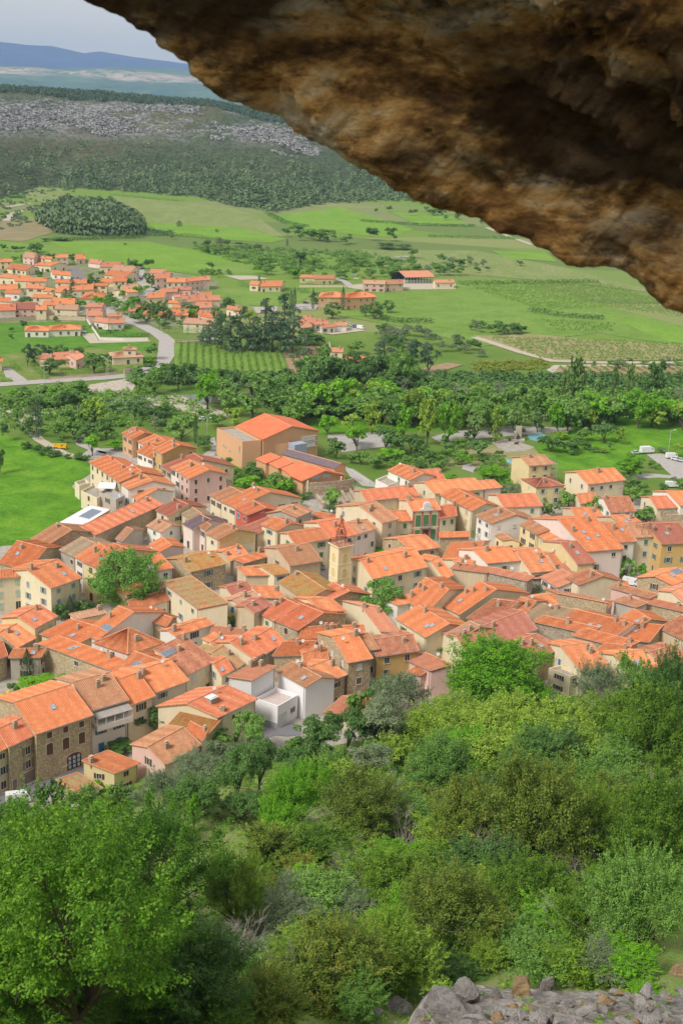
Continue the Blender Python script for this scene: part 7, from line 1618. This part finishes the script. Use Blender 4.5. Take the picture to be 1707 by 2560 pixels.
# ------------------------------------------------------------------ boulders and scree
def rockm(name, a, b, c, sc=1.2, bump=.6, dist=.15):
    g = NG(name, .95, .15); p = g.co('Object'); f = g.noise(p, sc, 9, .7, .4); f2 = g.noise(p, sc * 5, 6, .75)
    k = g.mix(g.ramp(f2, [(.4, 0), (.62, .6)]), g.ramp(f, [(.3, a), (.5, b), (.7, c)]), tuple(q * .5 for q in a)); g.bump(f2, bump, dist); return g.col(k)
LIME = rockm('limestone', (.30, .27, .25), (.45, .42, .385), (.60, .56, .52), 2.2, .9, .2); LIMEO = rockm('rusty_limestone', (.17, .13, .09), (.34, .23, .12), (.42, .33, .25))
def boulder(px, py, w, h, label, seed, mat=LIME, cat='boulder', name='boulder', group=None, sub=5):
    import bmesh
    p = hit(px, py, 0); s = FPX / depth(p); bm = bmesh.new(); bmesh.ops.create_icosphere(bm, subdivisions=sub, radius=.5); R = random.Random(seed); off = Vector((R.uniform(0, 99), R.uniform(0, 99), R.uniform(0, 99)))
    cuts = [(Vector((R.gauss(0, 1), R.gauss(0, 1), R.gauss(0, .8))).normalized(), R.uniform(.20, .38) if sub > 2 else R.uniform(.16, .30)) for _ in range(16)]
    for v in bm.verts:
        q = v.co.copy(); d_ = q.normalized()
        for nn, dd_ in cuts:
            e_ = q.dot(nn) - dd_
            if e_ > 0: q -= nn * e_ * .92
        q += d_ * (.035 * mnoise.fractal(d_ * 3.5 + off, .7, 2, 6)) ; v.co = q
    sz = Vector((w / s, w / s * .8, h / s * 1.15))
    for v in bm.verts: v.co = Vector((v.co.x * sz.x, v.co.y * sz.y, v.co.z * sz.z))
    me = bpy.data.meshes.new(name); bm.to_mesh(me); bm.free(); me.materials.append(mat)
    o = bpy.data.objects.new(name, me); COL.objects.link(o); o.location = (p.x, p.y, relief(p.x, p.y) + sz.z * .18); o.rotation_euler = (R.uniform(-.3, .3), R.uniform(-.3, .3), R.uniform(0, 6)); meta(o, label, cat, group); return o
boulder(1120, 2550, 190, 90, 'largest pale grey boulder at the bottom edge', 1); boulder(1165, 2495, 110, 80, 'upright wedge shaped boulder behind the largest one', 2)
boulder(1300, 2485, 85, 62, 'blocky rust stained boulder', 3, LIMEO); boulder(1368, 2475, 48, 55, 'narrow upright grey stone beside the blocky rusty boulder', 4); boulder(1005, 2535, 90, 60, 'rounded grey boulder left of the largest one', 5)
boulder(975, 2500, 70, 55, 'dark pitted boulder at the left end of the pile', 6); boulder(1240, 2495, 40, 40, 'small dark stone between two boulders', 7); boulder(1240, 2540, 70, 40, 'low stone before the rusty boulder', 8)
boulder(1700, 2445, 60, 55, 'orange brown boulder at the frame edge', 9, LIMEO); boulder(1055, 2550, 70, 40, 'flat stone at the bottom edge beside the largest boulder', 10); boulder(930, 2545, 70, 45, 'grey stone at the left foot of the pile', 11); boulder(1440, 2465, 50, 25, 'flat slab at the top of the scree', 12)
boulder(1065, 2025, 75, 55, 'pale boulder showing between the trees of the slope', 13); boulder(1030, 2050, 50, 40, 'smaller pale rock beside the boulder in the trees', 14)
import bmesh
prot = []
for k in range(6):
    o = boulder(1400, 2500, 34, 15, 'loose angular stone in the scree', 40 + k, LIME if k % 6 else LIMEO, 'stone', 'stone', 'loose stones of the scree', 2); prot.append(o)
random.seed(9)
for k in range(420):
    px, py = random.uniform(930, 1740), random.uniform(2465, 2640)
    if py < 2545 - max(0, px - 1150) * .13 and k >= 6: continue
    if k < 6: o = prot[k]
    else: o = prot[k % 6].copy(); COL.objects.link(o)
    p = hit(px, py, 0); p.z += .07; sc = random.choice([.5, .7, .9, 1.1, 1.4, 1.9, 2.6]) * random.uniform(.8, 1.2); o.location = (p.x, p.y, p.z + .02); o.scale = (sc, sc, sc * random.uniform(.5, 1)); o.rotation_euler = (random.uniform(-.4, .4), random.uniform(-.4, .4), random.uniform(0, 6))
# the scree surface itself: broken stone over the ledge
gx = np.arange(-.4, 12, .055); gy = np.arange(7.5, 15.2, .055); GX, GY = np.meshgrid(gx, gy); GZ = relief_np(GX, GY)
DZ = np.zeros(GX.shape)
for j_ in range(GX.shape[0]):
    for i_ in range(GX.shape[1]):
        q = Vector((GX[j_, i_] * 4.2, GY[j_, i_] * 4.2, 0)); v_ = mnoise.voronoi(q)[0]; v2 = mnoise.voronoi(q * 2.7)[0]; DZ[j_, i_] = .07 * min(.6, v_[1] - v_[0]) + .05 * min(.6, v2[1] - v2[0]) + .05 * mnoise.noise(q * .5) - .03
edge_ = np.clip(np.minimum((GX - 0) / .8, (15.0 - GY) / .8), -1, 1); V = np.stack([GX.ravel(), GY.ravel(), (GZ - .02 + DZ - .35 * (1 - edge_)).ravel()], 1); I = np.arange(GX.size).reshape(GX.shape)
F = np.stack([I[:-1, :-1], I[:-1, 1:], I[1:, 1:], I[1:, :-1]], -1).reshape(-1, 4)
g = NG('scree', .95, .12); geo = g.n('ShaderNodeNewGeometry'); vo = g.n('ShaderNodeTexVoronoi'); vo.inputs['Scale'].default_value = 6.5; g.l(geo.outputs['Position'], vo.inputs['Vector']); f = g.noise(geo.outputs['Position'], 3, 8, .75)
k = g.ramp(g.math('FRACT', g.math('MULTIPLY', vo.outputs['Color'], 4.1)), [(0, (.20, .185, .17)), (.5, (.31, .29, .27)), (.8, (.42, .39, .36)), (1, (.34, .25, .16))]); k = g.mix(g.ramp(f, [(.42, .7), (.58, 0)]), k, (.17, .15, .13)); k = g.mix(g.ramp(g.noise(geo.outputs['Position'], .9, 5, .7), [(.56, 0), (.66, .7)]), k, (.16, .22, .06)); g.bump(vo.outputs['Distance'], .6, .08)
meta(npobj('scree_ground', npmesh('scree_ground', V, F, g.col(k))), kind='structure')
# riprap
prot = [boulder(300, 960, 9, 6, 'pale block in the rubble river bank below the road', 60 + k, plain('pale_block', (.52, .46, .40), .9), 'rock', 'rock', 'pale blocks of the rubble river bank', 1) for k in range(4)]
for k in range(150):
    t_ = random.random(); px = 218 + 120 * t_; py = 968 - 22 * t_ + random.uniform(-3, 16)
    o = prot[k] if k < 4 else prot[k % 4].copy()
    if k >= 4: COL.objects.link(o)
    p = gp(px, py, .1); o.location = p; sc = random.uniform(.6, 1.4); o.scale = (sc, sc, sc); o.rotation_euler = (random.random(), random.random(), random.random() * 6)

# ------------------------------------------------------------------ the cave roof overhead
edge = [(-420, -330), (-100, -190), (196, 0), (330, 92), (380, 118), (457, 163), (520, 200), (590, 240), (653, 288), (735, 332), (820, 368), (900, 425), (958, 452), (1060, 500), (1132, 533), (1230, 575), (1317, 610), (1400, 662), (1524, 697), (1633, 762), (1707, 800), (1850, 880), (2300, 1150)]
ex = np.array([p[0] for p in edge], float); ey = np.array([p[1] for p in edge], float)
NS, NT = 520, 260; V = np.zeros((NT, NS, 3)); sarr = np.linspace(0, len(edge) - 1, NS)
sx_ = np.interp(np.linspace(ex[0], ex[-1], NS), ex, ex); sy_ = np.interp(sx_, ex, ey)
for i in range(NS):
    for j in range(NT):
        t = j / (NT - 1)
        if t < .22:      # outer face, rising away from the lip
            q = (.22 - t) / .22; d0 = 4.6; p = CAM + ray(sx_[i], sy_[i]) * d0; p = p + Vector((.25, 1.0, 1.1)) * (q ** .8) * 5.0; w = 1
        else:
            q = (t - .22) / .78; dist = 4.6 * (1 - .50 * q)
            px = sx_[i] + 2600 * q; py = sy_[i] - 3400 * q; d = ray(px, py); d = d / d.length * 1.0; p = CAM + d * (dist if q < .9 else dist)
            p = p + Vector((0, -1.2, .5)) * (q ** 2)
        ca, sa = math.cos(.6), math.sin(.6); a = p.x * ca - p.z * sa; b = p.x * sa + p.z * ca; o2 = Vector((a * 1.1, p.y * 1.2, b * 2.6))
        f = mnoise.hetero_terrain(o2 * 1.2, .75, 2.2, 6, .6) - .8; r_ = mnoise.ridged_multi_fractal(o2 * .8 + Vector((4, 2, 1)), .9, 2.1, 5, 1.0, 2.0) - 1.0
        cellv = mnoise.voronoi(o2 * 1.5)[0]; lip = min(1, abs(t - .22) * 6 + .22)
        nd = (cR * -.55 - cU * .75 - cF * .55).normalized(); h_ = -.10 * f - .11 * r_ - .15 * (cellv[1] - cellv[0]) + .07 * mnoise.fractal(p * 5.5, .7, 2, 5)
        p = p - nd * (h_ * (.45 + .9 * max(0, lip - .22)) + .025)
        V[j, i] = p
I = np.arange(NS * NT).reshape(NT, NS); F = np.stack([I[:-1, :-1], I[:-1, 1:], I[1:, 1:], I[1:, :-1]], -1).reshape(-1, 4)
g = NG('cave_rock', .9, .2); geo = g.n('ShaderNodeNewGeometry'); mp_ = g.n('ShaderNodeMapping'); mp_.inputs['Rotation'].default_value = (0, -.55, 0); mp_.inputs['Scale'].default_value = (.75, 1.0, 1.7); g.l(geo.outputs['Position'], mp_.inputs[0]); P_ = mp_.outputs[0]
f = g.noise(P_, 2.6, 9, .72, .25); f2 = g.noise(P_, 7.0, 9, .75, .15); f3 = g.noise(P_, .45, 3, .5)
k = g.ramp(f, [(.36, (.07, .04, .02)), (.44, (.34, .18, .06)), (.50, (.72, .42, .13)), (.56, (.88, .64, .32)), (.64, (.90, .82, .64))])
k = g.mix(g.ramp(f2, [(.40, .8), (.52, 0)]), k, (.05, .03, .015)); k = g.mix(g.ramp(f3, [(.50, 0), (.62, .5)]), k, (.34, .14, .03)); k = g.mix(g.ramp(g.noise(P_, .9, 5, .6), [(.46, .92), (.55, 0)]), k, (.055, .03, .014))
g.bump(f2, 1.0, .10); g.col(k)
o = npobj('cave_roof', npmesh('cave_roof', V.reshape(-1, 3), F, g.m, smooth=True)); meta(o, 'rugged ochre and brown rock overhang across the upper corner', 'rock overhang')
# unseen rock block to the right, added to keep light off the overhang
mb = MB(); mb.box((30, -6, 118), (20, 0, 0), (0, 7, 0), (0, 0, 20))
o = mb.build('shade_rock', [g.m]); meta(o, kind='structure')

# ------------------------------------------------------------------ vehicles, lamps, street things
TYRE = plain('tyre', (.03, .03, .03), .9); RIM = plain('wheel_rim', (.45, .45, .46), .4, .5, metal=.5)
def car_proto(col, van=False, truck=False):
    root = empty('parked_car' if not van and not truck else 'parked_van' if van else 'parked_truck'); paint = plain('paint_%d' % (len(_pm)), col, .3, .5, .02)
    L_, W_, Hh = (4.2, 1.72, 1.45) if not van and not truck else (5.2, 1.95, 2.3) if van else (6.5, 2.2, 3.0)
    if van: prof = [(-.5, .12), (.5, .12), (.5, .45), (.47, .55), (.36, .98), (.30, 1), (-.48, 1), (-.5, .9)]
    elif truck: prof = [(-.5, .15), (.5, .15), (.5, .5), (.44, .78), (.26, .80), (.26, 1), (-.5, 1)]
    else: prof = [(-.5, .20), (.5, .20), (.5, .50), (.47, .58), (.24, .66), (.10, .97), (-.04, 1.0), (-.30, .98), (-.45, .68), (-.5, .62)]
    mb = MB(); n = len(prof); inset = lambda z: .5 * W_ * (1 - (.16 if (z > .62 and not truck) else 0) * (1 if not van else .5))
    Lp = [Vector((x * L_, inset(z), z * Hh)) for x, z in prof]; Rp = [Vector((x * L_, -inset(z), z * Hh)) for x, z in prof]
    for i in range(n): j = (i + 1) % n; mb.face([Lp[i], Rp[i], Rp[j], Lp[j]], 0)
    mb.face(Lp, 0); mb.face(Rp[::-1], 0); mb.build('body', [paint], root)
    gl = MB(); y = lambda z: inset(z) + .012
    if not van and not truck:
        for s in (-1, 1): gl.face([Vector((.22 * L_, s * (W_ * .465), .67 * Hh)), Vector((.09 * L_, s * (W_ * .43), .94 * Hh)), Vector((-.29 * L_, s * (W_ * .43), .94 * Hh)), Vector((-.42 * L_, s * (W_ * .465), .69 * Hh))], 0)
        gl.face([Vector((.235 * L_, W_ * .38, .675 * Hh + .02)), Vector((.235 * L_, -W_ * .38, .675 * Hh + .02)), Vector((.11 * L_, -W_ * .36, .955 * Hh + .02)), Vector((.11 * L_, W_ * .36, .955 * Hh + .02))], 0)
        gl.face([Vector((-.445 * L_ - .02, W_ * .38, .70 * Hh)), Vector((-.445 * L_ - .02, -W_ * .38, .70 * Hh)), Vector((-.31 * L_ - .02, -W_ * .36, .96 * Hh)), Vector((-.31 * L_ - .02, W_ * .36, .96 * Hh))], 0)
    else:
        x0, x1, z0, z1 = (.465, .375, .58, .95) if van else (.495, .445, .52, .76)
        gl.face([Vector((x0 * L_ + .02, W_ * .42, z0 * Hh)), Vector((x0 * L_ + .02, -W_ * .42, z0 * Hh)), Vector((x1 * L_ + .02, -W_ * .40, z1 * Hh)), Vector((x1 * L_ + .02, W_ * .40, z1 * Hh))], 0)
        for s in (-1, 1): gl.face([Vector((.42 * L_, s * W_ * .505, .60 * Hh)), Vector((.36 * L_, s * W_ * .50, .82 * Hh if van else .74 * Hh)), Vector((.28 * L_, s * W_ * .50, .82 * Hh if van else .74 * Hh)), Vector((.28 * L_, s * W_ * .505, .60 * Hh))], 0)
    gl.build('windows', [DARK], root)
    for sx2 in (-.31, .31):
        for s in (-1, 1):
            wv = MB(); wv.tube((0, -.1, 0), (0, .1, 0), .32, n=12); o = wv.build('wheel', [TYRE], root); o.location = (sx2 * L_, s * (W_ * .47), .32)
            rv = MB(); rv.tube((0, s * .09, 0), (0, s * .115, 0), .19, n=8); rv.build('rim', [RIM], o)
    for s in (-1, 1): hv = MB(); hv.box((0, 0, 0), (.03, 0, 0), (0, .16, 0), (0, 0, .07)); o = hv.build('headlight', [WHITE], root); o.location = (.5 * L_, s * W_ * .36, .48 * Hh if not van else .38 * Hh)
    return root
CP = {}
def car(t, x, y, rz, kind, label, group=None):
    cols = {'w': (.70, .70, .70), 'g': (.35, .37, .40), 'k': (.03, .035, .05), 'b': (.10, .16, .30), 's': (.50, .52, .54), 'V': (.74, .74, .74), 'T': (.76, .76, .76), 'r': (.5, .05, .03), 'y': (.6, .45, .04)}
    if kind not in CP: o = CP[kind] = car_proto(cols[kind], kind == 'V', kind == 'T')
    else: o = copy_tree(CP[kind])
    p = gp(*tp(t, x, y), 0); o.location = (p.x, p.y, .25); o.rotation_euler = (0, 0, rz); o.scale = (.76, .76, .76); meta(o, label, {'V': 'van', 'T': 'truck'}.get(kind, 'car'), group)
car('F', 122, 1455, .35, 'V', 'white van parked on the street below the stone houses')
car('C', 882, 365, 1.9, 'k', 'dark car parked beside the white fronted terrace'); car('E', 1330, 345, .35, 'T', 'white box truck at the edge of the eastern meadow'); car('E', 1262, 350, .3, 's', 'pale car half hidden behind the white box truck')
car('E', 1490, 378, .2, 'V', 'white van in the eastern car park'); car('E', 1520, 392, -.6, 'w', 'white car beside the van in the eastern car park'); car('E', 1553, 400, -.6, 's', 'silver car at the end of the eastern car park'); car('E', 1490, 565, .1, 'V', 'white camper under the trees behind the eastern cottage')
car('H', 1225, 422, -.5, 'V', 'white van in the small eastern square'); car('H', 1285, 412, .2, 'k', 'black car in the small eastern square'); car('H', 1290, 458, .1, 's', 'grey car roof in front of the black one')
car('D', 820, 1085, 1.2, 'w', 'white car beside the bell tower'); car('D', 805, 1100, 1.2, 'g', 'grey car partly behind the bell tower'); car('D', 1130, 1005, .3, 'w', 'white car under the trees of the square')
car('A', 572, 640, .2, 'w', 'white car on the drive of the long bungalow'); car('A', 232, 815, .2, 'y', 'yellow car at the salmon roofed villa'); car('A', 1400, 1240, .6, 'w', 'white car under the riverside trees'); car('A', 545, 505, .4, 'w', 'white car between the estate houses')
for i, (x, y, c) in enumerate(((935, 205, 'w'), (948, 225, 's'), (930, 235, 'g'), (975, 262, 'w'), (972, 272, 'k'), (985, 195, 'w'))): car('A', x, y, 1.3, c, 'car parked along the upper estate road', 'cars along the upper estate road')
for i, (x, y, c) in enumerate(((1330, 362, 'w'), (1310, 372, 's'), (1352, 366, 'w'), (1390, 320, 's'), (1410, 318, 'k'))): car('A', x, y, .2, c, 'car parked beside the pinkish estate houses', 'cars beside the pinkish estate houses')
for i, (x, y, c, l) in enumerate(((905, 515, 's', 'silver car, first of the row at the modern bungalows'), (920, 522, 's', 'silver car, second of the row at the modern bungalows'), (935, 528, 'b', 'blue car of the row at the modern bungalows'), (968, 538, 'V', 'grey-white van at the end of the bungalow row'), (818, 548, 'b', 'blue car in front of the modern bungalows'), (872, 504, 'k', 'dark car behind the silver ones'))): car('B', x, y, -.5, c, l)
for x, y, c, l in ((637, 384, 'k', 'dark car in the car park by the twin cypresses'), (612, 412, 'w', 'white car in the car park by the twin cypresses'), (636, 415, 's', 'silver car in the car park by the twin cypresses')): car('B', x, y, .1, c, l)
for x, y, c in ((1095, 115, 'b'), (1145, 112, 'w'), (1190, 108, 'w'), (1215, 106, 's'), (1240, 105, 'w')): car('B', x, y, .1, c, 'car standing by the far thicket', 'cars by the far thicket')
for x, y, c in ((930, 218, 's'), (940, 240, 'w'), (985, 232, 'r'), (1050, 233, 'r')): car('B', x, y, .1, c, 'machine or car behind the farm house', 'vehicles behind the farm house')
# yellow telescopic crane truck
root = empty('crane_truck', gp(*tp('C', 395, 318), 0), -.15); root.scale = (.6, .6, .6); meta(root, 'yellow mobile crane truck parked behind the meadow hedge', 'crane'); YEL = plain('crane_yellow', (.72, .42, .01), .5, .4, .1)
mb = MB(); mb.box((0, 0, 1.0), (3.6, 0, 0), (0, 1.1, 0), (0, 0, .35)); mb.box((2.9, 0, 1.7), (.8, 0, 0), (0, 1.0, 0), (0, 0, .55)); mb.box((-.5, 0, 1.75), (1.2, 0, 0), (0, .9, 0), (0, 0, .45)); mb.build('body', [YEL], root)
mb = MB(); mb.box((-.2, 0, 2.6), (3.9, 0, .35), (0, .28, 0), (0, 0, .28)); mb.box((-2.2, 0, 2.2), (1.6, 0, -.4), (0, .2, 0), (0, 0, .2)); mb.build('boom', [YEL], root)
mb = MB(); mb.box((3.72, 0, 1.85), (.02, 0, 0), (0, .8, 0), (0, 0, .3)); mb.build('window', [DARK], root)
for x in (-2.6, -1.4, 1.4, 2.7):
    for s in (-1, 1): mb = MB(); mb.tube((x, s * .85, .5), (x, s * 1.12, .5), .5, n=12); mb.build('wheel', [TYRE], root)
# street lamps
lp = empty('street_lamp'); mb = MB(); mb.tube((0, 0, 0), (0, 0, 8), .09, .05, 6); mb.tube((0, 0, 8), (1.3, 0, 8.35), .045, .04, 5); mb.build('pole', [plain('lamp_pole', (.55, .56, .56), .5)], lp); mb = MB(); mb.box((1.5, 0, 8.36), (.42, 0, 0), (0, .14, 0), (0, 0, .07)); mb.build('lamp_head', [WHITE], lp)
first = True
for t, x, y, lb in (('A', 918, 575, 'street lamp at the road bend by the bungalows'), ('A', 1110, 665, 'street lamp at the road junction'), ('A', 1380, 672, 'street lamp before the cedar grove'), ('A', 308, 985, 'street lamp on the river road, western one'), ('A', 733, 945, 'street lamp on the river road, first of the close pair'), ('A', 746, 935, 'street lamp on the river road, second of the close pair'), ('A', 268, 1150, 'street lamp in the riverside trees'), ('A', 760, 455, 'street lamp inside the estate'), ('A', 1097, 790, 'street lamp beside the vineyard road'), ('C', 1352, 270, 'street lamp beside the road behind the hall'), ('A', 1425, 1360, 'street lamp near the sports hall corner'), ('E', 1470, 345, 'street lamp at the eastern car park')):
    o = lp if first else copy_tree(lp); first = False; p = gp(*tp(t, x, y), 0); o.location = p; o.rotation_euler = (0, 0, random.uniform(0, 6)); meta(o, lb, 'street lamp', 'street lamps')
# walls of the estate
def gwall(t, pts, h, th, mat, label, lift=0):
    P = [gp(*tp(t, *p), 0) for p in pts]; o_ = P[0].copy(); mb = MB()
    for a, b in zip(P, P[1:]):
        d = (b - a); nn = Vector((-d.y, d.x, 0)).normalized(); c = (a + b) / 2 - o_; mb.box((c.x, c.y, h / 2 - .2), d / 2, nn * th / 2, (0, 0, h / 2 + .2), 0); mb.box((c.x, c.y, h + .04), d / 2, nn * (th / 2 + .05), (0, 0, .04), 1)
    o = mb.build('garden_wall', [mat, PAVE]); o.location = o_; meta(o, label, 'wall')
gwall('A', [(600, 555), (690, 690), (860, 694), (1020, 692)], 1.5, .3, WALLS['w'][0], 'long white garden wall below the bungalow drive')
gwall('A', [(340, 962), (560, 948), (800, 925)], .9, .3, WALLS['P'][0], 'pink roadside wall under the trimmed hedge'); gwall('A', [(855, 925), (965, 900)], 2.0, .3, WALLS['P'][0], 'pinkish wall end beside the river road')
gwall('A', [(-40, 572), (90, 562), (290, 545), (590, 556)], 2.0, .3, WALLS['b'][0], 'long beige wall between the estate and the lawn'); gwall('B', [(778, 640), (800, 720), (865, 768)], 2.2, .3, WALLS['w'][0], 'white yard wall beside the young vineyard')
gwall('B', [(600, 285), (880, 285)], 1.4, .3, WALLS['c'][0], 'cream wall in front of the upper villa'); gwall('A', [(1200, 702), (1400, 690)], .8, .4, WALLS['b'][0], 'low wall along the vineyard road')
gwall('H', [(180, 1000)] and [(1150, 900), (1320, 880)], 2, .3, WALLS['s'][0], 'short stone yard wall among the front roofs')
# memorial on the plaza, pergola figures, hutches, bins, playground
root = empty('stone_memorial', gp(*tp('E', 497, 262), 0)); meta(root, 'pale stone memorial block on the plaza by the tall trees', 'memorial'); mb = MB(); mb.zbox(0, 0, 0, .8, 2.4, 1.6); mb.zbox(.2, 0, .8, 5.2, 1.0, .5, .1); mb.zbox(-.9, 0, .8, 3.4, .5, .45, -.1); mb.build('block', [GRAV], root); mb = MB(); mb.zbox(0, -1.1, .8, 2.0, .5, .3); mb.tube((0, -1.1, 2), (0, -1.1, 2.7), .3, .12, 7); mb.build('sculpture', [plain('dark_bronze', (.07, .06, .05))], root)
for i, (x, y) in enumerate(((455, 262), (490, 285))):
    mb = MB(); mb.tube((-.6, 0, .3), (.6, 0, .5), .4, .3, 7); mb.tube((.6, 0, .5), (.8, 0, 1.1), .25, .2, 6); mb.zbox(0, 0, 0, .3, .7, .3); o = mb.build('sculpture', [plain('dark_bronze', (.07, .06, .05))]); o.location = gp(*tp('E', x, y), 0.1); meta(o, ('dark low sculpture beside the memorial', 'dark sculpture in front of the memorial')[i], 'sculpture')
for i, (x, y, lb) in enumerate(((460, 875, 'upper concrete hutch in the overgrown rubble garden'), (458, 935, 'lower concrete hutch in the overgrown rubble garden'))):
    p = hit(*tp('G' if False else 'F', x, y + 590), 0); root = empty('hutch', p, .5 - i); meta(root, lb, 'hutch', 'concrete hutches'); mb = MB(); mb.zbox(0, 0, -.5, 1.2, .9, .7); mb.build('body', [WALLS['g'][0]], root); mb = MB(); mb.box((0, 0, 1.28), (1.15, 0, .1), (0, .95, 0), (0, 0, .06)); mb.build('roof', [PAVE], root)
for i, (x, y) in enumerate(((14, 805), (62, 780))):
    p = gp(*tp('F', x, y), 0); root = empty('bin', p); meta(root, ('recycling bin nearer the frame edge', 'recycling bin beside the bright tree')[i], 'bin'); mb = MB(); mb.tube((0, 0, 0), (0, 0, 1.5), .7, .6, 10); mb.build('body', [plain('bin_dark', (.10, .11, .12))], root); mb = MB(); mb.tube((0, 0, 1.5), (0, 0, 1.9), .62, .3, 10); mb.build('lid', [plain('bin_yellow', (.55, .42, .06))], root)
# washing line and terrace pergola at the row of the meadow
p = gp(*tp('C', 770, 640), 5); root = empty('washing_line', Vector((p.x, p.y, 0))); meta(root, 'blue and white washing hanging on the terrace of the cream row', 'washing line'); mb = MB(); mb.tube((-1.6, 0, 0), (-1.6, 0, 6.3), .04, n=5); mb.tube((1.6, 0, 0), (1.6, 0, 6.3), .04, n=5); mb.tube((-1.6, 0, 6.2), (1.6, 0, 6.2), .02, n=4); mb.build('frame', [GUTTER], root)
mb = MB(); mb.box((-.7, 0, 5.5), (.5, 0, 0), (0, .02, 0), (0, 0, .7)); mb.box((.4, 0, 5.6), (.35, 0, 0), (0, .02, 0), (0, 0, .55), 1); mb.build('laundry', [plain('cloth_blue', (.45, .55, .75)), WHITE], root)
r = by_label('white sheet metal shed')
p = gp(*tp('C', 700, 565), 6.5); root = empty('terrace_canopy', Vector((p.x, p.y, 0))); meta(root, 'white corrugated canopy over the meadow side terrace', 'canopy'); mb = MB(); slope(mb, Vector((-2.4, -1.6, 6.4)), Vector((2.4, -1.6, 6.4)), Vector((2.4, 1.6, 7.2)), Vector((-2.4, 1.6, 7.2)), 0, 0, .25, .03, .03); mb.build('sheet', [WHITE], root); mb = MB(); [mb.tube((x, -1.5, 0), (x, -1.5, 6.4), .05, n=4) for x in (-2.3, 2.3)]; mb.build('post', [GUTTER], root)
# rooftop pergola
r = by_label('roof terrace pergola'); mb = MB(); o_ = r['a'] + r['root'].location; e = r['e']; n_ = r['n']; z = r['he']
for u in (.3, .65, .98):
    for v in (.6, 3.4): p = e * r['L'] * u + n_ * v; mb.tube((p.x, p.y, -.6), (p.x, p.y, 1.9), .06, n=4)
for v in (.6, 1.5, 2.4, 3.4): p = e * r['L'] * .3 + n_ * v; q = e * r['L'] * .98 + n_ * v; mb.tube((p.x, p.y, 1.9), (q.x, q.y, 1.9), .06, n=4)
o = mb.build('pergola', [plain('pergola_wood', (.20, .12, .08))], None); o.location = o_; meta(o, 'dark wooden pergola frame on the roof terrace', 'pergola')

# ------------------------------------------------------------------ air
if HAZE:
    mb = MB(); mb.box((0, 8900, 322), (11000, 0, 0), (0, 9300, 0), (0, 0, 328)); hm = bpy.data.materials.new('haze_air'); hm.use_nodes = True; t = hm.node_tree; t.nodes.clear(); ou = t.nodes.new('ShaderNodeOutputMaterial'); pv = t.nodes.new('ShaderNodeVolumePrincipled')
    pv.inputs['Color'].default_value = (.52, .72, 1.0, 1); pv.inputs['Density'].default_value = HAZE; pv.inputs['Anisotropy'].default_value = 0.0; t.links.new(pv.outputs[0], ou.inputs['Volume'])
    o = mb.build('haze', [hm]); meta(o, kind='stuff')
